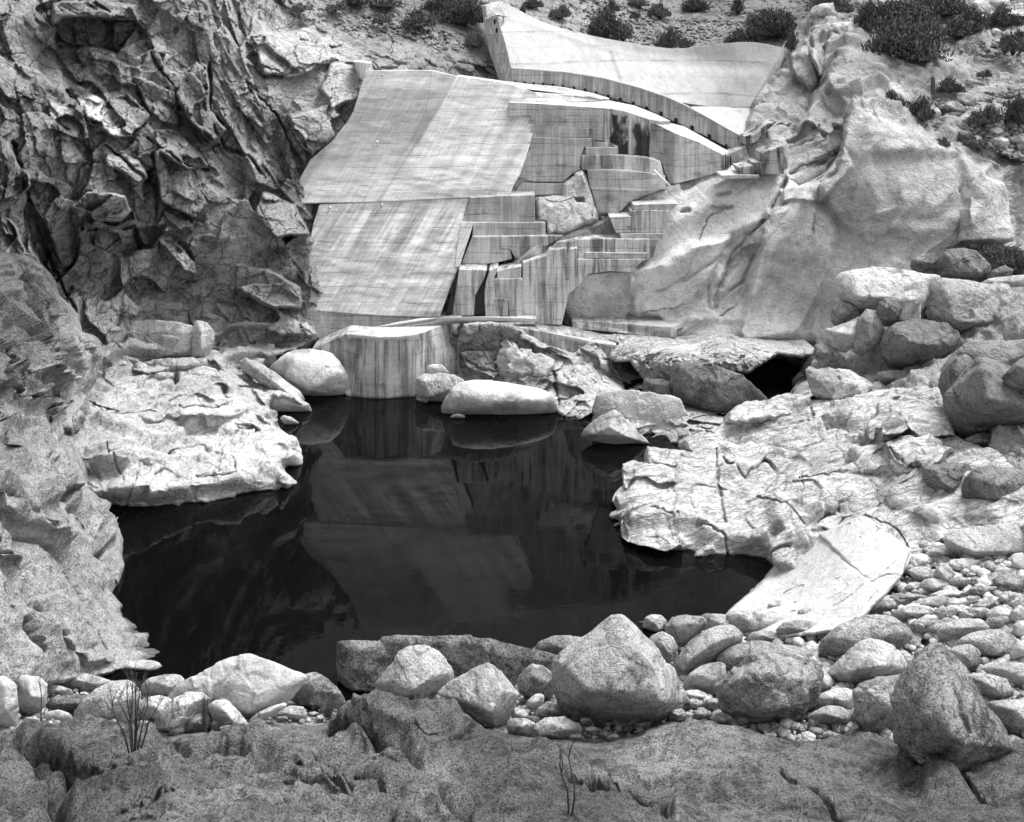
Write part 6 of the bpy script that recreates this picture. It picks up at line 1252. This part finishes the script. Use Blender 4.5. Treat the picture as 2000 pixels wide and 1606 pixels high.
bo('dark rough rock outcrop built against the pier right wall', T4, [(970,300),(985,240),(1010,200),(1060,197),(1120,215),(1200,215),(1235,225),(1236,310),(1200,340),(1190,430),(1120,445),(1060,420),(1000,370)], [(1040,240,.5),(1150,250,.6),(1100,360,.9),(1030,320,.7)], d=84.2, m='b_dark', p=20, sub=6, rough=.06, chip=.08, thick=.45)
bo('cracked sloping rock mass below the cracked concrete wall', T4, [(1165,440),(1190,330),(1230,305),(1300,335),(1380,370),(1440,385),(1450,470),(1440,520),(1350,500),(1250,480)], [(1230,360,.5),(1330,400,.6),(1400,450,.7),(1250,440,.7)], d=82.5, m='b_pale', p=20, sub=6, rough=.04, chip=.07, thick=.5)
bo('large flat-fronted pale block sitting at the back of the left rock shelf', T5, [(490,150),(498,115),(520,90),(600,65),(700,60),(800,72),(855,90),(860,160),(858,222),(800,232),(700,228),(600,222),(520,228),(500,190)], [(540,110,.5),(700,90,.3),(820,110,.5),(560,210,.7),(700,200,.8),(830,205,.6)], CC, m='b_pale', p=26, sub=6, rough=.015, thick=.5, land='the flat-fronted block')
bo('second pale block right behind the flat-fronted one on the left shelf', T5, [(862,100),(880,62),(930,72),(955,110),(960,160),(930,180),(920,250),(885,258),(862,230)], [(900,110,.5),(900,190,.7)], CC, m='b_pale', p=24, sub=6)
bo('long ledge rock under the flat-fronted block on the left shelf', T5, [(640,250),(700,235),(860,228),(890,245),(892,285),(830,300),(740,305),(660,290)], [(750,265,.5),(850,265,.5)], CC, m='b_pale', p=18)
bo('upright pale block between the rubble and the white pier boulder', T5, [(1168,235),(1180,190),(1205,165),(1230,170),(1238,240),(1225,272),(1180,262)], [(1200,210,.6)], CC, m='b_pale', p=22)
bo('shaded flat-faced block leaning behind the white pier boulder', T5, [(1222,180),(1240,162),(1300,170),(1325,195),(1300,215),(1250,240),(1228,262)], [(1265,200,.5)], CC, m='b_dark', p=26)
bo('small round stone with a dark foot below the flat-fronted block', T5, [(598,285),(605,255),(630,248),(660,262),(658,295),(640,315),(610,312)], [(630,280,.7)], CC, m='b_pale', p=9, sub=4)
bo('smooth low stone beside the small round one on the left shelf', T5, [(672,318),(700,295),(745,292),(785,312),(780,330),(720,336)], [(730,312,.6)], CC, m='b_pale', p=9, sub=4)
bo('large humped pale rock on the middle of the left rock shelf', T5, [(800,318),(850,285),(910,266),(965,280),(988,315),(960,345),(880,345),(830,335)], [(880,300,.5),(930,310,.6)], CC, m='b_pale', p=11, sub=6)
bo('tilted smooth slab rock descending beside the white pier boulder', T5, [(1080,250),(1110,232),(1180,260),(1260,320),(1340,375),(1360,410),(1330,425),(1270,420),(1240,370),(1180,320),(1100,290)], [(1150,280,.4),(1250,350,.5),(1310,400,.5)], CC, m='b_pale', p=14, sub=6, thick=.6)
bo('white rock spur reaching the water under the tilted smooth slab', T5, [(1195,405),(1240,395),(1330,410),(1380,435),(1395,468),(1330,474),(1260,472),(1215,450)], [(1270,430,.5),(1340,445,.5)], z=-.05, m='b_white', p=18, sub=6)
bo('low white stone awash left of the egg-shaped reflection', T5, [(1255,500),(1270,485),(1310,495),(1340,520),(1325,530),(1280,528)], [(1295,508,.4)], z=-.04, m='b_white', p=16, sub=4)

# --- the many smaller stones, each an object of its own, named from the landmark it lies beside
def side_word(du, dv, hw, hh):
    a = abs(du)/max(hw, 1); b = abs(dv)/max(hh, 1)
    lr = 'left' if du < 0 else 'right'; ud = 'behind' if dv < 0 else 'in front'
    if a > 2*b: return f'{lr} of'
    if b > 2*a: return 'behind' if dv < 0 else 'in front of'
    return f'behind-{lr} of' if ud == 'behind' else f'front-{lr} of'
ORD = ['nearest', 'second nearest', 'third nearest', 'fourth nearest', 'fifth nearest', 'sixth nearest', 'seventh nearest', 'eighth nearest', 'ninth nearest', 'tenth nearest', 'eleventh nearest', 'twelfth nearest', 'thirteenth nearest', 'fourteenth nearest', 'fifteenth nearest', 'sixteenth nearest', 'seventeenth nearest', 'eighteenth nearest', 'nineteenth nearest', 'twentieth nearest']
small = []
def st(T, boxes, mats=('b_pale', 'b_mid', 'b_white'), ang=.5, ground=GR):
    for (x, y, w, h) in boxes:
        u, v = T(x, y); k = (T(1, 0)[0]-T(0, 0)[0]); small.append((u, v, w*k, h*k, mats, ang, ground))
st(T8, [(720,520,100,45),(712,553,60,45),(780,553,75,50),(650,600,70,55),(690,605,45,40),(740,600,90,45),(830,612,110,45),(900,620,60,40),(1180,625,45,50),(1335,600,50,60),(1345,650,40,50),(290,618,45,25),(320,655,60,28),(250,680,50,25),(365,672,40,25),
        (395,682,45,25),(1000,680,30,30),(985,690,22,18),(1060,658,28,20),(510,635,55,30),(1190,660,60,35),(1560,395,60,50),(1845,385,40,35),(1830,415,25,40),(1600,360,60,50),(1420,250,90,40),(1900,235,110,50),(1985,260,60,70),(1700,235,60,40),(1640,225,90,40),
        (1110,205,60,40),(1160,205,90,50),(1235,210,70,40),(1300,190,70,40),(1060,165,110,45),(1130,165,70,45),(1210,185,50,30),(1560,140,120,40),(1660,150,110,50),(1740,190,100,50),(1830,200,110,50),(1920,195,100,55),(1980,210,60,80),(1600,255,110,70),
        (1150,115,130,40),(1440,115,60,40),(1395,130,60,40),(1700,130,110,45),(1790,150,90,40),(1870,155,100,45),(1960,150,90,50),(1655,255,80,60),(60,655,40,40),(30,595,60,50),(240,590,40,25)])
st(T6, [(1545,1108,118,68),(1632,1075,115,60),(1735,1122,150,58),(1655,1165,92,92),(1560,1160,110,62),(1500,1138,62,50),(1720,1195,90,45),(1620,1210,130,60),(1800,1240,160,55),(1930,1150,110,40),(1980,1110,70,85),(1935,1195,140,75),(1880,1170,60,36),(1440,1205,80,45),
        (1520,1215,70,40),(1590,1060,60,40),(1480,1270,110,50),(1600,1290,150,60),(1720,1290,100,50),(1840,1300,120,50),(1940,1270,110,70),(1690,1240,70,32),(1760,1225,40,28),(1820,1150,32,22),(1850,1190,30,20),(1800,1130,30,22),(1770,1165,34,24),(1890,1110,60,30),
        (1700,1130,26,20),(1560,1240,60,30),(1400,1280,90,50),(1330,1310,80,44),(1520,1320,120,60),(1660,1335,110,60),(1780,1340,110,60),(1900,1340,120,70),(1980,1320,60,90)])
st(T6, [(1690,880,30,18),(1720,885,34,20),(1760,890,30,18),(1660,872,26,16),(1790,905,40,20),(1735,902,26,14)], ang=.3)
st(T7, [(125,516,60,34),(330,415,40,25),(840,530,40,50),(900,550,80,34),(690,545,60,60),(1225,492,50,22),(1100,508,50,20),(470,470,60,50),(510,500,50,50),(440,530,60,40),(350,505,60,40),(30,330,50,30),(1290,495,45,26),(1250,505,35,22),(395,415,50,30),(560,530,50,30),(500,400,60,50)])
st(T5, [(1000,160,60,30),(1040,185,80,34),(1090,175,70,40),(1130,195,70,40),(1150,160,60,30),(985,195,60,28),(1070,150,60,26),(1020,140,50,24),(1110,140,40,22),(960,215,40,40),(1160,205,40,26),(1340,130,60,22),(1280,150,60,24),(1200,150,50,24),(960,250,50,40),(1010,255,60,30),(1060,270,50,24),
        (420,110,60,30),(380,130,50,26),(440,170,60,30),(400,190,50,28),(460,210,50,26),(540,255,60,30),(300,90,50,28),(340,150,50,30),(570,240,40,24)], mats=('b_pale', 'b_mid'), ang=.8, ground=CC)
rng = np.random.RandomState(5)
# rubble on the upper right hillside and loose rocks on the slopes behind
def scatter(n, poly, w0, w1, tps, mats, seed, ang=.8, avoid=()):
    rg = np.random.RandomState(seed); P = np.array(poly); lo, hi = P.min(0), P.max(0); k = 0; done = []
    while k < n:
        u, v = lo+rg.rand(2)*(hi-lo)
        if _poly_sd(np.array([u]), np.array([v]), P)[0][0] < 0: continue
        w = w0+(w1-w0)*rg.rand()**2.2
        if any((u-a)**2+(v-b)**2 < (.42*(w+c))**2 for a, b, c in done): w *= .5
        if w < w0*.6: w = w0*.6
        done.append((u, v, w)); small.append((u, v, w, w*rg.uniform(.5, .8), mats, ang, tps)); k += 1
LAND += [('the tall cactus', 1821, 165, 12, 25), ('the big dark hillside bush', 1780, 90, 60, 40)]
for b in [(T3(1405,380), 120, 45), (T3(1350,452), 90, 60), (T3(1290,480), 70, 50), (T3(1205,510), 55, 60), (T3(1210,558), 55, 30), (T3(1300,520), 55, 35), (T3(1350,540), 70, 50), (T3(1250,590), 90, 28), (T3(1340,610), 55, 50), (T3(1390,630), 60, 40),
          (T3(1500,640), 80, 45), (T3(1580,635), 70, 50), (T3(1480,590), 60, 35), (T3(1440,560), 50, 30), (T3(1560,560), 60, 40), (T3(1590,670), 50, 50), (T3(1400,40), 110, 80), (T3(1410,88), 90, 45), (T3(1480,150), 50, 40), (T3(1240,130), 80, 40), (T3(1310,115), 70, 40), (T3(1500,20), 90, 50),
          (T3(705,60), 110, 90), (T3(790,140), 110, 80), (T3(820,30), 60, 50), (T3(1000,130), 60, 30), (T3(860,20), 60, 40), (T3(1310,500), 60, 40), (T3(1460,420), 60, 30), (T3(1530,460), 50, 24), (T3(1430,470), 60, 24)]:
    small.append((b[0][0], b[0][1], b[1]/2.294, b[2]/2.294, ('b_mid', 'b_dark', 'b_pale'), .8, RW))
def stone_at(k, rec):
    u, v, w, h, mats, ang, tps = rec
    rg = np.random.RandomState(1000+k)
    w *= 1.13; h *= 1.13; O, Fr = auto_outline(u, v, w, h, 1000+k, ang)
    d0 = gd(tps, u, v+h*.42); d = d0+.1*w*d0/F
    m = mats[rg.randint(len(mats))]
    sub = 5 if w > 45 else 4 if w > 16 else 3
    o = boulder_mesh('stone' if w < 45 else 'boulder', O, Fr, d, p=rg.choice([8, 10, 14, 20]) if ang < .6 else rg.choice([14, 20, 28]), sub=sub, rough=.03, chip=.03, seed=1000+k, mat=M[m])
    return o, m
buckets = {}
for k, rec in enumerate(small):
    o, m = stone_at(k, rec); u, v, w, h = rec[:4]
    best = min(range(len(LAND)), key=lambda i: ((LAND[i][1]-u)/(LAND[i][3]+30))**2+((LAND[i][2]-v)/(LAND[i][4]+30))**2)
    L = LAND[best]; sw = side_word(u-L[1], v-L[2], L[3], L[4])
    buckets.setdefault((L[0], sw), []).append((math.hypot(u-L[1], v-L[2]), o, m, w, h))
for (ln, sw), items in buckets.items():
    items.sort(key=lambda t: t[0])
    for i, (_, o, m, w, h) in enumerate(items):
        tone = {'b_pale': 'pale', 'b_mid': 'grey', 'b_white': 'white', 'b_dark': 'dark', 'b_speck': 'speckled'}[m]
        shape = 'flat' if h < .5*w else 'rounded' if h < .8*w else 'blocky'
        sz = 'tiny' if w < 16 else 'small' if w < 34 else 'medium'
        tag(o, f'{sz} {shape} {tone} stone, {ORD[min(i, 19)].replace(" nearest", "")} {sw} {ln}', 'stone', 'loose stones and small boulders')
# ================================================================ RUBBLE MASSES, PLANTS AND SMALL THINGS
def stone_mass(name, poly, n, w0, w1, tps, mat, seed, lift=.0, step_z=None):
    """uncountable small broken stone: one object"""
    rg = np.random.RandomState(seed); P = np.array(poly, float); lo, hi = P.min(0), P.max(0)
    U = lo[0]+rg.rand(n*4)*(hi[0]-lo[0]); V = lo[1]+rg.rand(n*4)*(hi[1]-lo[1])
    m = poly_sd(U, V, P) > 0; U, V = U[m][:n], V[m][:n]; D = tps(U, V); C = wp(U, V, D)
    dirs, faces = ico(1); co = []; fc = []; tn = []
    for k in range(len(U)):
        w = (w0+(w1-w0)*rg.rand()**3)*D[k]/F*.5
        A = np.linalg.qr(rg.randn(3, 3))[0]; X = np.maximum(np.abs(dirs@A), 1e-3); r = (X**6).sum(1)**(-1/6.)
        s = np.array([1, .75+.3*rg.rand(), .5+.3*rg.rand()])
        co.append(C[k]+(dirs*r[:, None]*(1+.25*rg.rand(len(dirs))[:, None]))*s*w+np.array([0, 0, w*.2])); fc.append(faces+k*len(dirs)); tn.append(np.full(len(dirs), rg.uniform(.6, 1.5)))
    me = mesh_np(name, np.concatenate(co), np.concatenate(fc), np.concatenate(tn), smooth=False)
    return tag(link(name, me, M[mat]), kind='stuff')
stone_mass('hill_scree', [(1000,-25),(1620,-25),(1560,60),(1540,110),(1400,90),(1300,96),(1150,70),(1010,20)], 2600, 2.5, 9, BACK, 'scree', 1)
stone_mass('hill_rubble', [(560,-25),(960,-25),(955,90),(960,130),(900,120),(820,80),(700,70),(600,20)], 1200, 3, 10, BACK, 'scree', 2)
stone_mass('right_hill_rubble', [T3(1120,470),T3(1250,440),T3(1360,350),T3(1620,380),T3(1630,760),T3(1560,720),T3(1450,660),T3(1280,600),T3(1180,570)], 1500, 3, 13, RW, 'scree', 3)
stone_mass('upper_right_rubble', [(1600,-25),(2010,-25),(2010,140),(1860,100),(1750,60),(1650,40)], 900, 3, 12, RW, 'scree', 4)
stone_mass('bank_pebbles', [(1240,1270),(1420,1215),(1540,1225),(1660,1200),(1750,1130),(1800,1000),(1830,985),(2010,1010),(2010,1470),(1700,1460),(1300,1440)], 2600, 5, 26, GR, 'b_pale', 5)
stone_mass('shore_pebbles', [(0,1330),(220,1345),(420,1372),(640,1376),(700,1360),(1240,1300),(1300,1440),(1000,1450),(640,1410),(0,1430)], 1500, 4, 13, GR, 'b_mid', 6)
stone_mass('ledge_rubble', [T5(960,120),T5(1200,130),T5(1400,120),T5(1400,150),T5(1180,200),T5(1000,240),T5(940,200)], 500, 3, 10, CC, 'b_mid', 7)
stone_mass('cliff_foot_rubble', [T5(350,60),T5(480,60),T5(500,240),T5(360,200),T5(300,100)], 300, 3, 10, CC, 'b_mid', 8)

def foliage(n, rx, ry, rz, leaf, seed, clumps=14, droop=0):
    rg = np.random.RandomState(seed); V = []; Fc = []
    cs = []
    for _ in range(clumps):
        d = rg.randn(3); d /= np.linalg.norm(d); d[2] = abs(d[2])*.9; q = rg.rand()**.5*.8; cs.append((d*q*np.array([rx, ry, rz]), rg.uniform(.22, .5)))
    P = np.zeros((n, 3))
    for i in range(n):
        c, s = cs[rg.randint(clumps)]; d = rg.randn(3); d /= np.linalg.norm(d); P[i] = c+d*s*rg.rand()**.4*np.array([rx, ry, rz])
    P[:, 2] = np.abs(P[:, 2])
    A = rg.randn(n, 3); A /= np.linalg.norm(A, axis=1)[:, None]; A[:, 2] += .6
    B = np.cross(A, rg.randn(n, 3)); B /= np.linalg.norm(B, axis=1)[:, None]
    L = leaf*(.6+.8*rg.rand(n))[:, None]
    co = np.stack([P-B*L*.32, P+B*L*.32, P+A*L], 1).reshape(-1, 3)
    return co, np.arange(n*3).reshape(-1, 3)
BUSH = {}
def bush_proto(kind):
    if kind in BUSH: return BUSH[kind]
    n, leaf, mat, rz = {'dark': (2600, .13, 'leaf', .8), 'big': (9000, .065, 'leaf', .8), 'grey': (1800, .12, 'leaf2', .62), 'grass': (900, .5, 'leaf2', .5)}[kind]
    if kind == 'grass':
        rg = np.random.RandomState(3); V = []; Fc = []
        for i in range(420):
            a = rg.rand()*6.28; r = rg.rand()*.25; b = np.array([math.cos(a)*r, math.sin(a)*r, 0]); t = b*3.2*rg.uniform(.6, 1.1)+np.array([0, 0, rg.uniform(.45, 1.)]); s = np.array([-math.sin(a), math.cos(a), 0])*.012
            k = len(V); V += [b-s, b+s, t]; Fc.append((k, k+1, k+2))
        fo = mesh_py('blades', V, Fc); fo.materials.append(M['leaf2']); BUSH[kind] = (fo, None); return BUSH[kind]
    co, fc = foliage(n, 1, 1, rz, leaf, {'dark': 5, 'big': 8}.get(kind, 9), clumps=26 if kind == 'big' else 14)
    fo = mesh_np('foliage', co, fc, smooth=False); fo.materials.append(M[mat])
    vt, fcs = [], []; rg = np.random.RandomState(4)
    for i in range(14):
        a = rg.rand()*6.28; e = np.array([math.cos(a), math.sin(a), 0])*rg.uniform(.3, .9); tube('', [(0, 0, -.15), e*.35+np.array([0, 0, .25*rz]), e+np.array([0, 0, rz*rg.uniform(.5, 1.)])], [.03, .02, .008], None, seg=4, joined=(vt, fcs))
    sm = mesh_py('stems', vt, fcs); sm.materials.append(M['wood']); BUSH[kind] = (fo, sm); return BUSH[kind]
def bush(u, v, w, h, tps, lab, kind='dark', rot=0, name='bush', group='bushes on the canyon slopes', lift=0):
    """u, v = foot of the plant; w, h = size in photo pixels"""
    d = gd(tps, u, v) if not isinstance(tps, (int, float)) else tps
    d -= 1.3 if kind != 'grass' else .45
    w *= 1.3; h *= 1.25
    r = empty(name, wp(u, v, d)+np.array([0, 0, lift]), lab, 'bush' if name == 'bush' else 'grass tuft', group)
    if kind == 'dark' and w > 85: kind = 'big'
    fo, sm = bush_proto(kind); top = {'dark': .95, 'big': .95, 'grey': .8, 'grass': .95}[kind]
    r.scale = (w*d/F/2*.9, w*d/F/2*.9, h*d/F/top); r.rotation_euler = (0, 0, rot)
    for nme, me in (('foliage' if kind != 'grass' else 'blades', fo), ('stems', sm)):
        if me is None: continue
        o = bpy.data.objects.new(nme, me); COL.objects.link(o); o.parent = r
    return r
BL = [
 (905,45,110,60,BACK,'large dark spreading bush left of the spillway dam end wall','dark'),(870,25,80,45,BACK,'dark bush above left of the large spreading one by the end wall','dark'),
 (1185,68,62,44,BACK,'round dark bush behind the spillway crest, left one of a touching pair','dark'),(1217,76,46,38,BACK,'spiky grey bush touching the right of the round dark one behind the crest','grey'),
 (1303,92,48,44,BACK,'tall loose bush just behind the lowest dip of the spillway crest','grey'),(1195,22,26,20,BACK,'small dark bush high on the scree above the touching pair','dark'),
 (1290,32,44,30,BACK,'mid-sized bush high on the scree above the crest dip','grey'),(1358,20,44,26,BACK,'wide bush on the top track, middle of the scree slope','dark'),
 (1441,22,26,24,BACK,'compact very dark bush on the track edge','dark'),(1480,48,52,34,BACK,'feathery bush right of the compact dark one','grey'),
 (1443,84,56,24,BACK,'low dark bush behind the right arm of the spillway crest','dark'),(1515,70,100,56,BACK,'big shadowy bush filling the slope corner near the spillway right end','dark'),
 (1345,90,30,18,BACK,'low grey shrub between the loose bush and the low dark bush behind the crest','grey'),(1240,36,24,16,BACK,'small pale shrub on the scree above the spiky grey bush','grey'),
 (1090,34,44,28,BACK,'bush on the scree beside the upper left arm of the spillway','grey'),(1040,14,36,20,BACK,'small bush at the frame top right of the spillway corner','dark'),
 (1250,12,40,20,BACK,'low bush at the frame top above the scree centre','grey'),(760,14,70,26,BACK,'low bush at the frame top left of the large spreading one','grey'),
 (700,8,60,24,BACK,'small bush at the frame top above the smooth rock mass','dark'),(655,20,46,18,BACK,'low shrub on the rocky brow left of the frame-top bush','grey'),
 (815,52,60,30,BACK,'dark bush on the rock brow below the frame-top bushes','dark'),(590,20,40,16,BACK,'tiny grey shrub at the head of the left gully','grey'),
 (930,90,40,28,BACK,'bush in the rocks left of the end wall foot','grey'),(745,45,40,20,BACK,'pale shrub amid rubble left of the rock-brow bush','grey'),
 (1020,26,12,14,BACK,'tiny round dark shrub against the spillway crest','dark'),
 (1780,118,150,90,RW,'widest dark bush spreading over the brow of the right granite wall','dark'),(1750,52,130,60,RW,'dark bush above the widest one, at the frame top','dark'),
 (1830,30,110,45,RW,'dark bush at the frame top right of the brow','dark'),(1700,60,60,50,RW,'dark shrub at the left end of the brow bushes','dark'),
 (1740,208,40,28,RW,'small round dark bush low on the right slope','dark'),(1800,232,60,36,RW,'low dark bush under the tall cactus','dark'),
 (1855,180,44,26,RW,'dark clump right of the tall cactus','dark'),(1870,70,60,30,RW,'bush amid boulders on the upper right slope','dark'),
 (1920,240,60,40,RW,'spiky pale grass bush in the middle of the right rubble','grey'),(1978,100,60,48,RW,'tall pale grass bush near the right frame edge','grey'),
 (1990,240,50,46,RW,'dark bush at the right frame edge above the rubble','dark'),(1960,50,60,34,RW,'dark brush under the road corner at upper right','dark'),
 (1900,60,60,36,RW,'dark brush left of the road corner','dark'),(1920,150,30,16,RW,'small shrub below the tall pale grass bush','grey'),
 (1960,505,90,30,RW,'dark low brush behind the topmost right boulders','dark'),(1992,540,50,36,RW,'dark bush at the right frame edge over the broad pitted boulder','dark'),
 (1880,495,50,18,RW,'low dark brush on the ledge above the angular top boulder','dark'),(1545,95,26,34,RW,'dark bush at the spillway right tip','dark'),(1620,24,70,40,RW,'dark bush over the rock pillars at the frame top','dark'),
 (1840,285,34,18,RW,'grey shrub at the lower edge of the rubble','grey'),(1910,290,50,26,RW,'pale shrub in the rubble above the granite brow','grey')]
for k, b in enumerate(BL): bush(*b[:5], b[5], b[6], rot=k*1.3)
for k, (u, v, w, h, tps, lab) in enumerate([(830,1392,70,34,GR,'dry grass tuft beside the dome-shaped boulder'),(1425,1528,32,34,FG,'dark short grass tuft growing in the foreground rock seam'),(1625,1488,46,30,FG,'pale grass tuft on the foreground rock left of the diamond boulder'),
      (1630,1398,60,30,GR,'thin dry grass against the brown shaded stones near the diamond boulder'),(400,1432,30,70,GR,'thin dry grass clump in front of the leaning slab rock'),(345,752,28,40,CC,'dry grass tuft at the foot of the flat-fronted block'),(640,1400,50,26,GR,'thin grass at the right end of the left boulder bank')]):
    bush(u, v, w, h, tps, lab, 'grass', rot=k, name='grass_tuft', group='grass tufts among the rocks')

# thin leafless shrubs with ascending stems
def twig_shrub(u, v, w, h, tps, lab, n, seed, name='willow_shrub', fuzz=1.6):
    d = gd(tps, u, v) if not isinstance(tps, (int, float)) else tps
    d -= .35; b = wp(u, v, d); r = empty(name, b, lab, 'shrub', None); S = h*d/F; Wd = w*d/F; rg = np.random.RandomState(seed); vt, fc = [], []; tips = []
    for i in range(n):
        x = (i/(max(n-1, 1))-.5) if n > 1 else 0; hh = S*rg.uniform(.7, 1.) if i != n//2 else S
        P = [np.array([x*Wd*.15, 0, -.1]), np.array([x*Wd*.45+rg.randn()*.03*S, rg.randn()*.05*S, hh*.4]), np.array([x*Wd*.75+rg.randn()*.03*S, rg.randn()*.06*S, hh*.72]), np.array([x*Wd*.9+rg.randn()*.05*S, rg.randn()*.06*S, hh])]
        tube('', catmull(P, 9), list(np.linspace(.026, .006, 9)*S**.4), None, seg=4, joined=(vt, fc))
        for j in range(7):
            t = rg.uniform(.35, .98); q = catmull(P, 30)[int(t*29)]; a = rg.randn(3)*.5; a[2] = abs(a[2])+.9; a /= np.linalg.norm(a); L = S*.2*rg.uniform(.4, 1.)
            tube('', [q, q+a*L*.5, q+a*L], [.007*S**.4, .005*S**.4, .002], None, seg=3, joined=(vt, fc)); tips.append((q, a, L))
    o = link('stems', mesh_py('stems', vt, fc, True), M['wood']); o.parent = r
    V = []; Fc = []
    for (q, a, L) in tips:
        for j in range(int(16*fuzz)):
            p = q+a*L*rg.rand()*1.1; dd = rg.randn(3)*.6+a; dd /= np.linalg.norm(dd); s = np.cross(dd, rg.randn(3)); s /= np.linalg.norm(s); k = len(V); V += [p-s*.004, p+s*.004, p+dd*.09*S**.5]; Fc.append((k, k+1, k+2))
    o = link('leaves', mesh_py('leaves', V, Fc), M['leaf']); o.parent = r
    return r
twig_shrub(262, 1482, 72, 165, FG, 'thin leafless willow shrub with upright forking stems on the left foreground rock', 9, 1, fuzz=2.)
twig_shrub(1113, 1600, 22, 175, FG, 'single tall dark weed stem on the foreground rock, bottom centre', 2, 2, 'weed', .5)
twig_shrub(1095, 1520, 14, 70, FG, 'short pale weed stem left of the tall dark one at bottom centre', 1, 3, 'weed', .5)
twig_shrub(80, 1404, 18, 80, FG, 'single thin weed stem in front of the white block at the left edge', 1, 4, 'weed', .8)
twig_shrub(405, 1424, 26, 66, GR, 'fuzzy weed in front of the angular leaning slab rock', 3, 5, 'weed', 1.2)
twig_shrub(505, 1434, 12, 60, FG, 'faint weed stem in front of the low white peak', 1, 6, 'weed', .6)
twig_shrub(300, 722, 24, 40, CC, 'tiny shrub growing below the flat-fronted block on the left shelf', 3, 7, 'weed', 1.)
twig_shrub(690, 1392, 60, 24, GR, 'spindly weeds at the foot of the speckled rock wall', 6, 8, 'weed', .6)

# saguaro-like cactus
def cactus():
    u, v, hpx = 1822, 186, 38; d = gd(RW, u, v)-1.; S = hpx*d/F; n = 20; V = []; Fc = []; m = 16
    for k in range(m):
        t = k/(m-1); rad = .105*S*(1 if t < .8 else math.sqrt(max(0, 1-((t-.8)/.2)**2))+.02)*(.85+.15*min(1, t*4))
        for j in range(n*2):
            th = math.pi*j/n; rr = rad*(1 if j % 2 else .84); V.append((math.cos(th)*rr, math.sin(th)*rr, t*S))
    for k in range(m-1):
        for j in range(n*2): j2 = (j+1) % (n*2); Fc.append((k*n*2+j, k*n*2+j2, (k+1)*n*2+j2, (k+1)*n*2+j))
    Fc.append(tuple(range((m-1)*n*2, m*n*2)))
    o = link('cactus', mesh_py('cactus', V, Fc), M['cactus']); o.location = tuple(wp(u, v, d)); tag(o, 'single tall ribbed columnar cactus standing on the right hillside', 'cactus')
cactus()
# road with its guard rail at the upper right corner
def road():
    d = 128.; pts = [(1940, 30), (1962, 22), (2060, 12), (2060, 24), (1965, 36)]
    o = prism('concrete_road_edge', [(1955,27,124),(1968,22,125),(2080,14,126),(2080,26,126),(1972,34,124)], (0, 8, 0), M['conc_top']); tag(recenter(o), 'pale concrete road edge in the upper right corner above the slope', 'road edge')
    r = empty('guard_rail', wpo(2010, 24, 124), 'light metal pipe guard rail along the road edge in the upper right corner', 'railing')
    for k, u in enumerate((1964, 1982, 2000, 2020, 2042)): setparent(tube('post', [wpo(u, 22-.07*(u-1964), 123.6+.02*(u-1964)), wpo(u, 3-.07*(u-1964), 123.6+.02*(u-1964))], .05, M['metal']), r)
    for y in (4, 12): setparent(tube('rail', [wpo(1955, y+1, 123.6), wpo(2080, y-7, 126)], .05, M['metal']), r)
road()
